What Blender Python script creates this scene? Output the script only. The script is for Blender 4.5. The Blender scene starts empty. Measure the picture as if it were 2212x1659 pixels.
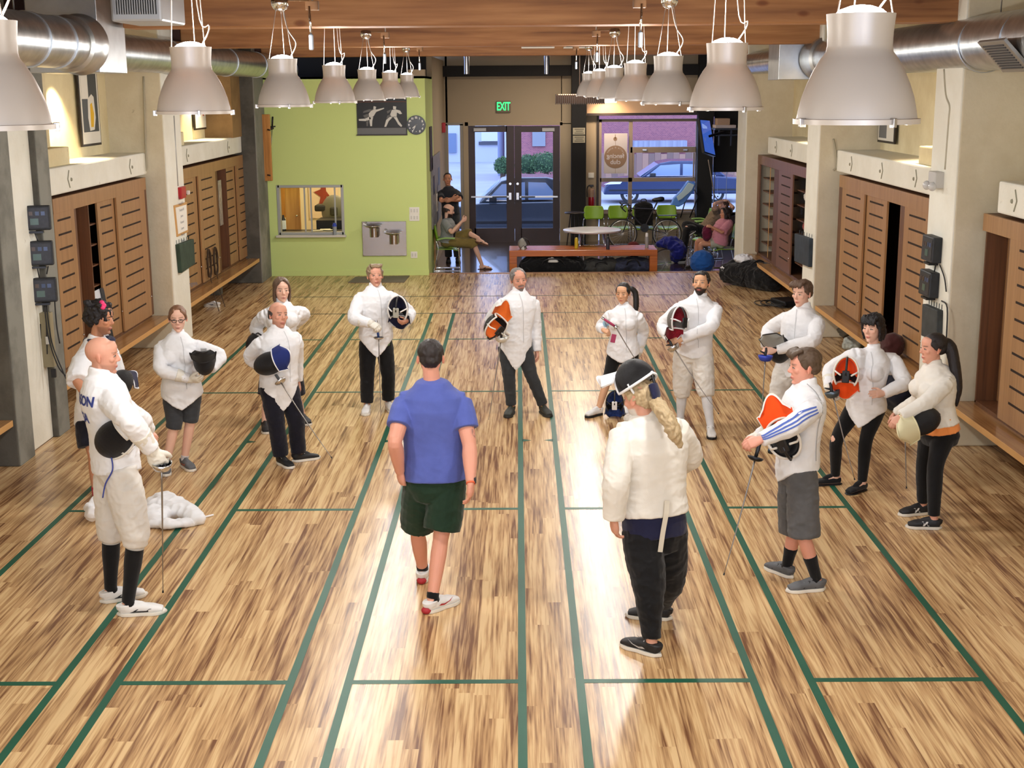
import bpy, bmesh, math, random
import numpy as np
from mathutils import Vector, Matrix, noise
from mathutils.bvhtree import BVHTree

random.seed(7)
R_ = math.radians
SC = bpy.context.scene
COL = SC.collection

# ------------------------------------------------------------------ camera (measured from the floor lines)
IW, IH = 2212.0, 1659.0
CF, CPITCH, CYAW, CROLL = 2885.954, 0.2175, -0.0059, -0.0072
CAM = np.array([0.0, -13.007, 3.4565])
_cp, _sp, _cy, _sy = math.cos(CPITCH), math.sin(CPITCH), math.cos(CYAW), math.sin(CYAW)
FWD = np.array([_sy*_cp, _cy*_cp, -_sp])
_r = np.array([_cy, -_sy, 0.0]); _u = np.cross(_r, FWD)
RGT = _r*math.cos(CROLL) + _u*math.sin(CROLL)
UPV = -_r*math.sin(CROLL) + _u*math.cos(CROLL)
cam_d = bpy.data.cameras.new('camera'); cam = bpy.data.objects.new('camera', cam_d); COL.objects.link(cam)
cam_d.sensor_fit = 'HORIZONTAL'; cam_d.sensor_width = 36.0; cam_d.lens = 36.0*CF/IW
cam_d.clip_start = 0.05; cam_d.clip_end = 300
cam.matrix_world = Matrix(((RGT[0], UPV[0], -FWD[0], CAM[0]), (RGT[1], UPV[1], -FWD[1], CAM[1]), (RGT[2], UPV[2], -FWD[2], CAM[2]), (0, 0, 0, 1)))
SC.camera = cam

def ray(px, py):
    d = FWD*CF + RGT*(px-IW/2) - UPV*(py-IH/2)
    return d/np.linalg.norm(d)
def aty(px, py, y):
    d = ray(px, py); return CAM + d*((y-CAM[1])/d[1])
def atz(px, py, z=0.0):
    d = ray(px, py); return CAM + d*((z-CAM[2])/d[2])
def atx(px, py, x):
    d = ray(px, py); return CAM + d*((x-CAM[0])/d[0])
def V(*a): return np.array(a, float)
def nrm(v):
    v = np.asarray(v, float); l = np.linalg.norm(v); return v/l if l > 1e-9 else v

# ------------------------------------------------------------------ materials
MATS = {}
def mat(name, col=(.8, .8, .8), rough=.5, metal=0.0, spec=.5, emit=None, estr=0, var=0.0, vscale=8.0, bump=0.0, bscale=60.0,
        trans=0.0, alpha=1.0, coat=0.0, stretch=None, sheen=0.0, ior=1.45):
    if name in MATS: return MATS[name]
    m = bpy.data.materials.new(name); m.use_nodes = True
    nt = m.node_tree; b = nt.nodes['Principled BSDF']
    def S(k, v):
        if k in b.inputs: b.inputs[k].default_value = v
    S('Base Color', (*col, 1)); S('Roughness', rough); S('Metallic', metal); S('Specular IOR Level', spec)
    S('Transmission Weight', trans); S('Alpha', alpha); S('Coat Weight', coat); S('IOR', ior); S('Sheen Weight', sheen)
    if emit: S('Emission Color', (*emit, 1)); S('Emission Strength', estr)
    if var > 0 or bump > 0:
        tc = nt.nodes.new('ShaderNodeTexCoord'); mp = nt.nodes.new('ShaderNodeMapping'); nt.links.new(tc.outputs['Object'], mp.inputs['Vector'])
        if stretch: mp.inputs['Scale'].default_value = stretch
        if var > 0:
            n = nt.nodes.new('ShaderNodeTexNoise'); n.inputs['Scale'].default_value = vscale; n.inputs['Detail'].default_value = 6
            nt.links.new(mp.outputs['Vector'], n.inputs['Vector'])
            r = nt.nodes.new('ShaderNodeValToRGB')
            r.color_ramp.elements[0].position = .3; r.color_ramp.elements[1].position = .7
            r.color_ramp.elements[0].color = (*[max(0, c*(1-var)) for c in col], 1)
            r.color_ramp.elements[1].color = (*[min(1, c*(1+var)) for c in col], 1)
            nt.links.new(n.outputs['Fac'], r.inputs['Fac']); nt.links.new(r.outputs['Color'], b.inputs['Base Color'])
        if bump > 0:
            n2 = nt.nodes.new('ShaderNodeTexNoise'); n2.inputs['Scale'].default_value = bscale; n2.inputs['Detail'].default_value = 4
            nt.links.new(mp.outputs['Vector'], n2.inputs['Vector'])
            bp = nt.nodes.new('ShaderNodeBump'); bp.inputs['Strength'].default_value = bump; bp.inputs['Distance'].default_value = .01
            nt.links.new(n2.outputs['Fac'], bp.inputs['Height']); nt.links.new(bp.outputs['Normal'], b.inputs['Normal'])
    MATS[name] = m
    return m

def nodes_of(m):
    nt = m.node_tree; return nt, nt.nodes, nt.links, nt.nodes['Principled BSDF']
def ramp(nt, stops):
    r = nt.nodes.new('ShaderNodeValToRGB'); e = r.color_ramp.elements
    while len(e) > 1: e.remove(e[-1])
    e[0].position = stops[0][0]; e[0].color = (*stops[0][1], 1)
    for p, c in stops[1:]:
        k = e.new(p); k.color = (*c, 1)
    return r

def grain_mat(name, light, mid, dark, axis='Y', fine=60, along=2.2, plank=0.0, plank_len=1.8, rough=.35, contrast=(.32, .5, .7), coat=0.0, knots=False, bump=.05):
    """wood: stretched noise along an axis; optional planks with their own tone"""
    if name in MATS: return MATS[name]
    m = mat(name, mid, rough, coat=coat); nt, N, L, b = nodes_of(m)
    tc = N.new('ShaderNodeTexCoord'); sep = N.new('ShaderNodeSeparateXYZ'); L.new(tc.outputs['Object'], sep.inputs[0])
    a = {'X': 0, 'Y': 1, 'Z': 2}[axis]
    sc = [fine, fine, fine]; sc[a] = along
    mp = N.new('ShaderNodeMapping'); mp.inputs['Scale'].default_value = sc
    vec = tc.outputs['Object']
    if plank > 0:
        cross = {0: 1, 1: 0, 2: 1}[a]
        br = N.new('ShaderNodeMath'); br.operation = 'DIVIDE'; L.new(sep.outputs[cross], br.inputs[0]); br.inputs[1].default_value = plank
        fl = N.new('ShaderNodeMath'); fl.operation = 'FLOOR'; L.new(br.outputs[0], fl.inputs[0])
        wn = N.new('ShaderNodeTexWhiteNoise'); wn.noise_dimensions = '1D'; L.new(fl.outputs[0], wn.inputs['W'])
        off = N.new('ShaderNodeMath'); off.operation = 'MULTIPLY'; L.new(wn.outputs['Value'], off.inputs[0]); off.inputs[1].default_value = 7.0
        ad = N.new('ShaderNodeMath'); ad.operation = 'ADD'; L.new(sep.outputs[a], ad.inputs[0]); L.new(off.outputs[0], ad.inputs[1])
        dv = N.new('ShaderNodeMath'); dv.operation = 'DIVIDE'; L.new(ad.outputs[0], dv.inputs[0]); dv.inputs[1].default_value = plank_len
        fl2 = N.new('ShaderNodeMath'); fl2.operation = 'FLOOR'; L.new(dv.outputs[0], fl2.inputs[0])
        cm = N.new('ShaderNodeCombineXYZ'); L.new(fl.outputs[0], cm.inputs[0]); L.new(fl2.outputs[0], cm.inputs[1])
        wn2 = N.new('ShaderNodeTexWhiteNoise'); wn2.noise_dimensions = '3D'; L.new(cm.outputs[0], wn2.inputs['Vector'])
        vadd = N.new('ShaderNodeVectorMath'); vadd.operation = 'ADD'; L.new(tc.outputs['Object'], vadd.inputs[0])
        sc2 = N.new('ShaderNodeVectorMath'); sc2.operation = 'SCALE'; sc2.inputs['Scale'].default_value = 13.7; L.new(wn2.outputs['Color'], sc2.inputs[0])
        L.new(sc2.outputs[0], vadd.inputs[1]); vec = vadd.outputs[0]
    L.new(vec, mp.inputs['Vector'])
    n1 = N.new('ShaderNodeTexNoise'); n1.inputs['Scale'].default_value = 1; n1.inputs['Detail'].default_value = 5; n1.inputs['Distortion'].default_value = .3
    L.new(mp.outputs[0], n1.inputs['Vector'])
    mp2 = N.new('ShaderNodeMapping'); mp2.inputs['Scale'].default_value = [s*.33 if i != a else s*.55 for i, s in enumerate(sc)]; L.new(vec, mp2.inputs['Vector'])
    n2 = N.new('ShaderNodeTexNoise'); n2.inputs['Scale'].default_value = 1; n2.inputs['Detail'].default_value = 3; n2.inputs['Distortion'].default_value = .35
    L.new(mp2.outputs[0], n2.inputs['Vector'])
    mx = N.new('ShaderNodeMath'); mx.operation = 'MULTIPLY_ADD'; L.new(n1.outputs['Fac'], mx.inputs[0]); mx.inputs[1].default_value = .5
    h2 = N.new('ShaderNodeMath'); h2.operation = 'MULTIPLY'; L.new(n2.outputs['Fac'], h2.inputs[0]); h2.inputs[1].default_value = .5
    L.new(h2.outputs[0], mx.inputs[2])
    fac = mx.outputs[0]
    if plank > 0:
        t = N.new('ShaderNodeMath'); t.operation = 'MULTIPLY_ADD'; L.new(wn2.outputs['Value'], t.inputs[0]); t.inputs[1].default_value = .10; t.inputs[2].default_value = -.05
        t2 = N.new('ShaderNodeMath'); t2.operation = 'ADD'; L.new(fac, t2.inputs[0]); L.new(t.outputs[0], t2.inputs[1]); fac = t2.outputs[0]
    r = ramp(nt, [(contrast[0], dark), (contrast[1], mid), (contrast[2], light)])
    L.new(fac, r.inputs['Fac']); out = r.outputs['Color']
    if knots:
        vo = N.new('ShaderNodeTexVoronoi'); vo.inputs['Scale'].default_value = 1.0
        mk = N.new('ShaderNodeMapping'); s3 = [3.2, 3.2, 3.2]; s3[a] = 1.5; mk.inputs['Scale'].default_value = s3; L.new(tc.outputs['Object'], mk.inputs['Vector']); L.new(mk.outputs[0], vo.inputs['Vector'])
        rk = ramp(nt, [(0.0, (.25, .13, .08)), (.07, (.5, .3, .2)), (.12, (1, 1, 1))]); L.new(vo.outputs['Distance'], rk.inputs['Fac'])
        mm = N.new('ShaderNodeMixRGB'); mm.blend_type = 'MULTIPLY'; mm.inputs['Fac'].default_value = .8; L.new(out, mm.inputs[1]); L.new(rk.outputs['Color'], mm.inputs[2]); out = mm.outputs[0]
    L.new(out, b.inputs['Base Color'])
    if bump:
        bp = N.new('ShaderNodeBump'); bp.inputs['Strength'].default_value = bump; bp.inputs['Distance'].default_value = .005
        L.new(n1.outputs['Fac'], bp.inputs['Height']); L.new(bp.outputs['Normal'], b.inputs['Normal'])
    return m

def stained_mat(name, base, stain, amount=.5, scale=1.3, rough=.85, bump=.25, crack=True):
    if name in MATS: return MATS[name]
    m = mat(name, base, rough, spec=.25); nt, N, L, b = nodes_of(m)
    tc = N.new('ShaderNodeTexCoord')
    n1 = N.new('ShaderNodeTexNoise'); n1.inputs['Scale'].default_value = scale; n1.inputs['Detail'].default_value = 9; n1.inputs['Roughness'].default_value = .65
    L.new(tc.outputs['Object'], n1.inputs['Vector'])
    r = ramp(nt, [(.40, stain), (.40+.3*(1-amount)+.05, base)]); L.new(n1.outputs['Fac'], r.inputs['Fac']); out = r.outputs['Color']
    mx0 = N.new('ShaderNodeMixRGB'); mx0.inputs['Fac'].default_value = min(1, amount); mx0.inputs[1].default_value = (*base, 1); L.new(out, mx0.inputs[2]); out = mx0.outputs[0]
    if crack:
        n2 = N.new('ShaderNodeTexNoise'); n2.inputs['Scale'].default_value = 5.5; n2.inputs['Detail'].default_value = 8; n2.inputs['Roughness'].default_value = .75
        L.new(tc.outputs['Object'], n2.inputs['Vector'])
        r2 = ramp(nt, [(.27, (.25, .22, .15)), (.335, (1, 1, 1))]); L.new(n2.outputs['Fac'], r2.inputs['Fac'])
        mm = N.new('ShaderNodeMixRGB'); mm.blend_type = 'MULTIPLY'; mm.inputs['Fac'].default_value = .75; L.new(out, mm.inputs[1]); L.new(r2.outputs['Color'], mm.inputs[2]); out = mm.outputs[0]
    L.new(out, b.inputs['Base Color'])
    n3 = N.new('ShaderNodeTexNoise'); n3.inputs['Scale'].default_value = 22; n3.inputs['Detail'].default_value = 6; L.new(tc.outputs['Object'], n3.inputs['Vector'])
    bp = N.new('ShaderNodeBump'); bp.inputs['Strength'].default_value = bump; bp.inputs['Distance'].default_value = .012
    L.new(n3.outputs['Fac'], bp.inputs['Height']); L.new(bp.outputs['Normal'], b.inputs['Normal'])
    return m

def attr_mat(name, rough=.55, spec=.4, sss=0.0, sheen=0.0, bump=0, bscale=300):
    """colour comes from the vertex attribute 'Col' (albedo only)"""
    if name in MATS: return MATS[name]
    m = mat(name, (.8, .6, .5), rough, spec=spec, bump=bump, bscale=bscale, sheen=sheen); nt, N, L, b = nodes_of(m)
    a = N.new('ShaderNodeAttribute'); a.attribute_name = 'Col'; L.new(a.outputs['Color'], b.inputs['Base Color'])
    if sss and 'Subsurface Weight' in b.inputs:
        b.inputs['Subsurface Weight'].default_value = sss; b.inputs['Subsurface Radius'].default_value = (.012, .005, .003)
    return m

def srgb(r, g, b):
    f = lambda c: ((c/255.0+.055)/1.055)**2.4 if c/255.0 > .04045 else c/255.0/12.92
    return (f(r), f(g), f(b))

# ------------------------------------------------------------------ mesh collecting
class MB:
    def __init__(s): s.v = []; s.f = []; s.mi = []; s.cur = 0
    def add(s, vs, fs):
        o = len(s.v); s.v.extend([tuple(map(float, p)) for p in vs]); s.f.extend([tuple(i+o for i in f) for f in fs]); s.mi.extend([s.cur]*len(fs)); return s
    def m(s, i): s.cur = i; return s
    def box(s, c, d, rz=0.0, rx=0.0, ry=0.0):
        x, y, z = d[0]/2, d[1]/2, d[2]/2
        P = [(-x, -y, -z), (x, -y, -z), (x, y, -z), (-x, y, -z), (-x, -y, z), (x, -y, z), (x, y, z), (-x, y, z)]
        if rz or rx or ry:
            M = Matrix.Rotation(rz, 3, 'Z') @ Matrix.Rotation(ry, 3, 'Y') @ Matrix.Rotation(rx, 3, 'X'); P = [M @ Vector(p) for p in P]
        return s.add([(p[0]+c[0], p[1]+c[1], p[2]+c[2]) for p in P], [(0, 3, 2, 1), (4, 5, 6, 7), (0, 1, 5, 4), (1, 2, 6, 5), (2, 3, 7, 6), (3, 0, 4, 7)])
    def span(s, a, b):
        lo = [min(a[i], b[i]) for i in range(3)]; hi = [max(a[i], b[i]) for i in range(3)]
        return s.box([(lo[i]+hi[i])/2 for i in range(3)], [hi[i]-lo[i] for i in range(3)])
    def bar(s, p0, p1, w, h, up=(0, 0, 1)):
        p0 = np.array(p0, float); p1 = np.array(p1, float); t = nrm(p1-p0); u = np.cross(t, up)
        if np.linalg.norm(u) < 1e-4: u = np.cross(t, (1, 0, 0))
        u = nrm(u)*w/2; v = nrm(np.cross(u, t))*h/2
        P = [p0-u-v, p0+u-v, p0+u+v, p0-u+v, p1-u-v, p1+u-v, p1+u+v, p1-u+v]
        return s.add(P, [(0, 1, 2, 3), (7, 6, 5, 4), (0, 4, 5, 1), (1, 5, 6, 2), (2, 6, 7, 3), (3, 7, 4, 0)])
    def rings(s, rings, cap=True, closed=False):
        n = len(rings[0]); vs = [p for r in rings for p in r]; fs = []
        k = len(rings)
        for i in range(k if closed else k-1):
            a = i*n; b = ((i+1) % k)*n
            for j in range(n): fs.append((a+j, a+(j+1) % n, b+(j+1) % n, b+j))
        if cap and not closed:
            fs.append(tuple(range(n))[::-1]); fs.append(tuple(range((k-1)*n, k*n)))
        return s.add(vs, fs)
    def tube(s, pts, r, n=10, cap=True, closed=False):
        pts = [np.array(p, float) for p in pts]; k = len(pts)
        rr = r if hasattr(r, '__len__') else [r]*k
        out = []; u = None
        for i in range(k):
            if closed: t = pts[(i+1) % k]-pts[i-1]
            else: t = pts[min(i+1, k-1)]-pts[max(i-1, 0)]
            t = nrm(t)
            if u is None:
                a = V(0, 0, 1) if abs(t[2]) < .9 else V(1, 0, 0); u = nrm(np.cross(t, a))
            else:
                u = u-t*u.dot(t); u = nrm(u)
            w = np.cross(t, u)
            out.append([pts[i]+rr[i]*(math.cos(2*math.pi*j/n)*u+math.sin(2*math.pi*j/n)*w) for j in range(n)])
        return s.rings(out, cap, closed)
    def cyl(s, p0, p1, r0, r1=None, n=16): return s.tube([p0, p1], [r0, r0 if r1 is None else r1], n)
    def lathe(s, prof, o=(0, 0, 0), axis=(0, 0, 1), n=32, cap=False):
        ax = nrm(axis); a = V(1, 0, 0) if abs(ax[0]) < .9 else V(0, 1, 0); u = nrm(np.cross(ax, a)); w = np.cross(ax, u); o = np.array(o, float)
        return s.rings([[o+ax*z+r*(math.cos(2*math.pi*j/n)*u+math.sin(2*math.pi*j/n)*w) for j in range(n)] for r, z in prof], cap)
    def ball(s, c, r, nu=14, nv=9, M=None):
        if not hasattr(r, '__len__'): r = (r, r, r)
        rings = []
        for i in range(1, nv):
            th = math.pi*i/nv
            rings.append([(r[0]*math.sin(th)*math.cos(2*math.pi*j/nu), r[1]*math.sin(th)*math.sin(2*math.pi*j/nu), -r[2]*math.cos(th)) for j in range(nu)])
        vs = [p for q in rings for p in q]+[(0, 0, -r[2]), (0, 0, r[2])]; fs = []
        k = len(rings)
        for i in range(k-1):
            for j in range(nu): fs.append((i*nu+j, i*nu+(j+1) % nu, (i+1)*nu+(j+1) % nu, (i+1)*nu+j))
        for j in range(nu):
            fs.append((k*nu, (j+1) % nu, j)); fs.append((k*nu+1, (k-1)*nu+j, (k-1)*nu+(j+1) % nu))
        A = np.array(vs)
        if M is not None: A = A @ np.asarray(M).T
        return s.add(A+np.array(c, float), fs)
    def prism(s, poly, d):
        """polygon (list of 3-D points) pushed along d"""
        n = len(poly); d = np.array(d, float); P = [np.array(p, float) for p in poly]
        return s.add(P+[p+d for p in P], [tuple(range(n))[::-1], tuple(range(n, 2*n))]+[(i, (i+1) % n, n+(i+1) % n, n+i) for i in range(n)])
    def quad(s, a, b, c, d): return s.add([a, b, c, d], [(0, 1, 2, 3)])
    def mesh(s, name, mats=None, smooth=False):
        me = bpy.data.meshes.new(name); me.from_pydata(s.v, [], s.f)
        if not isinstance(mats, (list, tuple)): mats = [mats]
        for m in mats: me.materials.append(m)
        if len(mats) > 1: me.polygons.foreach_set('material_index', s.mi)
        me.update()
        bm = bmesh.new(); bm.from_mesh(me); bmesh.ops.recalc_face_normals(bm, faces=bm.faces); bm.to_mesh(me); bm.free()
        if smooth: shade(me, smooth)
        return me
    def build(s, name, mats, parent=None, smooth=False, bevel=0.0, base=None, segs=2):
        """base: world point that becomes the object's origin (geometry is given in world coordinates)"""
        if parent is not None and base is None: base = parent['_b'] if '_b' in parent else (0, 0, 0)
        if base is not None: s.v = [(p[0]-base[0], p[1]-base[1], p[2]-base[2]) for p in s.v]
        me = s.mesh(name, mats, smooth); o = bpy.data.objects.new(name, me); COL.objects.link(o)
        if parent is not None: o.parent = parent
        elif base is not None: o.location = base
        if base is not None: o['_b'] = [float(x) for x in base]
        if bevel > 0:
            b = o.modifiers.new('bevel', 'BEVEL'); b.width = bevel; b.segments = segs; b.limit_method = 'ANGLE'; b.angle_limit = R_(40)
        return o
def shade(me, ang=40):
    me.polygons.foreach_set('use_smooth', [True]*len(me.polygons))
    if ang is True or ang >= 180: return
    try: me.set_sharp_from_angle(angle=R_(ang))
    except Exception: pass

def tag(o, label=None, cat=None, group=None, kind=None):
    if label: o['label'] = label
    if cat: o['category'] = cat
    if group: o['group'] = group
    if kind: o['kind'] = kind
    return o
def empty(name, loc, label=None, cat=None, group=None):
    o = bpy.data.objects.new(name, None); COL.objects.link(o); o.location = [float(x) for x in loc]; o['_b'] = [float(x) for x in loc]
    o.empty_display_size = .1
    return tag(o, label, cat, group)
def structure(o): o['kind'] = 'structure'; return o
def copy_tree(o, loc=None, rz=None, label=None, parent=None):
    c = o.copy(); COL.objects.link(c)
    if parent is not None: c.parent = parent
    if loc is not None: c.location = [float(x) for x in loc]; c['_b'] = [float(x) for x in loc]
    if rz is not None: c.rotation_euler = (0, 0, rz)
    if label: c['label'] = label
    for ch in list(o.children): copy_tree(ch, parent=c)
    return c
_fontcache = {}
def text_geo(txt, size, depth=0.0, bold=0.0):
    """2-D outline mesh of a text, centred: (verts Nx3, faces)"""
    cu = bpy.data.curves.new('t', 'FONT'); cu.body = txt; cu.size = size; cu.align_x = 'CENTER'; cu.align_y = 'CENTER'; cu.extrude = depth; cu.offset = bold
    o = bpy.data.objects.new('t', cu); COL.objects.link(o)
    dg = bpy.context.evaluated_depsgraph_get(); me = bpy.data.meshes.new_from_object(o.evaluated_get(dg))
    vs = np.array([v.co[:] for v in me.vertices]).reshape(-1, 3); fs = [tuple(p.vertices) for p in me.polygons]
    bpy.data.objects.remove(o); bpy.data.curves.remove(cu); bpy.data.meshes.remove(me)
    return vs, fs
def place2d(mb, vs, fs, o, u, v, n=None, lift=0.0):
    """lay 2-D geometry at o with axes u (right) and v (up)"""
    o = np.array(o, float); u = nrm(u); v = nrm(v); w = np.cross(u, v)
    mb.add([o+u*p[0]+v*p[1]+w*(p[2]+lift) for p in vs], fs); return mb
def catmull(P, k=6):
    P = [np.array(p, float) for p in P]; out = []
    for i in range(len(P)-1):
        a, b, c, d = P[max(i-1, 0)], P[i], P[i+1], P[min(i+2, len(P)-1)]
        for j in range(k):
            t = j/k; out.append(.5*((2*b)+(c-a)*t+(2*a-5*b+4*c-d)*t*t+(3*b-a-3*c+d)*t**3))
    out.append(P[-1]); return out
# ------------------------------------------------------------------ cloth and gear materials
def cloth(name, rgb, rough=.85, var=.05, bump=.25, bscale=420, sheen=.15, vscale=14): return mat(name, srgb(*rgb), rough, spec=.2, var=var, vscale=vscale, bump=bump, bscale=bscale, sheen=sheen)
M_WHITE = cloth('white_canvas', (236, 238, 243), .8, .025)
M_WHITE2 = cloth('cream_canvas', (232, 229, 222), .8, .03)
M_BREECH = cloth('white_breeches', (222, 219, 214), .85, .03)
M_BLACK = cloth('black_cloth', (18, 18, 20), .85, .15)
M_NAVYB = cloth('midnight_cloth', (20, 20, 32), .85, .15)
M_CHAR = cloth('charcoal_cloth', (58, 60, 64), .9, .12)
M_GREYC = cloth('dark_grey_cloth', (52, 55, 58), .9, .1)
M_SHORTG = cloth('grey_short_cloth', (88, 88, 90), .9, .12)
M_BLUET = cloth('blue_tee', (86, 100, 176), .9, .06)
M_GREENS = cloth('dark_green_shorts', (24, 48, 32), .7, .1)
M_NAVY = cloth('navy_cloth', (32, 34, 62), .9, .08)
M_GREEN = cloth('green_tee', (96, 128, 72), .9, .08)
M_ORANGE = cloth('orange_tee', (238, 150, 84), .9, .05)
M_RED = cloth('red_sock', (176, 30, 52), .9, .1)
M_SOLEW = mat('sole_white', srgb(225, 222, 214), .6)
M_SOLEB = mat('sole_black', srgb(22, 22, 24), .6)
M_SHOEW = mat('shoe_white', srgb(226, 226, 226), .5, var=.06, vscale=12)
M_SHOEB = mat('shoe_black', srgb(26, 26, 28), .6, var=.2, vscale=18)
M_SHOEG = mat('shoe_grey', srgb(92, 94, 98), .7, var=.12, vscale=18)
M_STEEL = mat('steel', (.62, .62, .63), .25, 1.0)
M_BLADE = mat('blade_steel', (.30, .28, .26), .35, .9)
M_CAGE = mat('mask_mesh', (.018, .018, .02), .42, .5, bump=.8, bscale=420)
M_CAGE_IN = mat('mask_mesh_grey', (.16, .15, .14), .5, .3, bump=.6, bscale=420)
M_BLKP = mat('black_plastic', (.012, .012, .014), .4)
M_GLASS = mat('clear_glass', (1, 1, 1), .02, trans=1.0, ior=1.1)
# ================================================================== people
def remesh(mb, voxel, smooth=4, factor=.5):
    """one continuous skin around overlapping closed pieces -> (verts, faces)"""
    me = bpy.data.meshes.new('tmp'); me.from_pydata(mb.v, [], mb.f); me.update()
    bm = bmesh.new(); bm.from_mesh(me); bmesh.ops.recalc_face_normals(bm, faces=bm.faces); bm.to_mesh(me); bm.free()
    o = bpy.data.objects.new('tmp', me); COL.objects.link(o)
    r = o.modifiers.new('r', 'REMESH'); r.mode = 'VOXEL'; r.voxel_size = voxel; r.adaptivity = 0
    if smooth: s = o.modifiers.new('s', 'SMOOTH'); s.factor = factor; s.iterations = smooth
    dg = bpy.context.evaluated_depsgraph_get(); ev = o.evaluated_get(dg); m2 = bpy.data.meshes.new_from_object(ev)
    bpy.data.objects.remove(o); bpy.data.meshes.remove(me)
    return m2
def mesh_np(me):
    a = np.empty(len(me.vertices)*3, np.float32); me.vertices.foreach_get('co', a); return a.reshape(-1, 3).astype(float)
def mesh_nrm(me):
    a = np.empty(len(me.vertices)*3, np.float32); me.vertex_normals.foreach_get('vector', a) if hasattr(me, 'vertex_normals') else me.vertices.foreach_get('normal', a)
    return a.reshape(-1, 3).astype(float)
def set_np(me, co): me.vertices.foreach_set('co', co.astype(np.float32).ravel()); me.update()
def vnoise(P, f, seed=0.0, stretch=(1, 1, 1)):
    o = seed*17.3
    return np.array([noise.noise((p[0]*f*stretch[0]+o, p[1]*f*stretch[1]-o, p[2]*f*stretch[2]+o*.5)) for p in P])
def folds(me, amp, f=9.0, seed=0.0, weight=None, stretch=(1, 1, 1.5)):
    """creases in cloth"""
    co = mesh_np(me); nn = mesh_nrm(me)
    a = vnoise(co, f, seed, stretch); b = vnoise(co, f*2.1, seed+3, stretch)
    d = amp*(1-2.2*np.abs(a))*.75+amp*.55*(.6-1.6*np.abs(b))
    if weight is not None: d = d*weight
    set_np(me, co+nn*d[:, None])
def emit_mesh(name, me, mats, parent, base, smooth=True):
    """store a world-space mesh under a thing"""
    co = mesh_np(me)-np.array(base)[None]; set_np(me, co)
    me.name = name
    if not isinstance(mats, (list, tuple)): mats = [mats]
    for m in mats: me.materials.append(m)
    me.polygons.foreach_set('use_smooth', [True]*len(me.polygons))
    o = bpy.data.objects.new(name, me); COL.objects.link(o)
    if parent is not None: o.parent = parent
    else: o.location = [float(x) for x in base]
    o['_b'] = [float(x) for x in base]
    return o
def set_col(me, cols):
    a = me.color_attributes.new('Col', 'FLOAT_COLOR', 'POINT')
    c = np.ones((len(cols), 4), np.float32); c[:, :3] = cols; a.data.foreach_set('color', c.ravel())

def loft(mb, C, A, B, U, n=20, e=2.0, drop=None, round0=True, round1=True, F=None):
    """closed body through centres C, half-axes A (along U) and B; e = superellipse power"""
    C = [np.array(c, float) for c in C]; k = len(C); rings = []
    def ring(c, a, b, u, v, t, dz=None):
        out = []
        for j in range(n):
            th = 2*math.pi*j/n; ct, st = math.cos(th), math.sin(th)
            x = abs(ct)**(2/e)*(1 if ct >= 0 else -1); y = abs(st)**(2/e)*(1 if st >= 0 else -1)
            p = c+a*x*u+b*y*v
            if dz is not None: p = p+t*dz(ct, st)
            out.append(p)
        return out
    for i in range(k):
        t = nrm(C[min(i+1, k-1)]-C[max(i-1, 0)]); U0 = U[i] if isinstance(U, list) else U
        u = nrm(U0-t*np.dot(U0, t)); v = np.cross(t, u)
        if F is not None and np.dot(v, F) < 0: v = -v
        dz = None
        if drop is not None and i in drop: dz = drop[i]
        if i == 0 and round0:
            for q, s in ((.28, .35), (.14, .75)): rings.append(ring(C[0]-t*min(A[0], B[0])*q, A[0]*s, B[0]*s, u, v, t, dz))
        rings.append(ring(C[i], A[i], B[i], u, v, t, dz))
        if i == k-1 and round1:
            for q, s in ((.14, .75), (.28, .35)): rings.append(ring(C[-1]+t*min(A[-1], B[-1])*q, A[-1]*s, B[-1]*s, u, v, t, dz))
    return mb.rings(rings)
def limb(mb, pts, rad, n=14, k=6, flat=1.0, U=None, round0=True, round1=True):
    """smooth tapered tube through joints"""
    P = catmull(pts, k); idx = np.linspace(0, len(pts)-1, len(P)); R = np.interp(idx, np.arange(len(rad)), rad)
    return loft(mb, P, list(R), list(R*flat), U if U is not None else V(.31, .9, .3), n, round0=round0, round1=round1)

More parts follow.
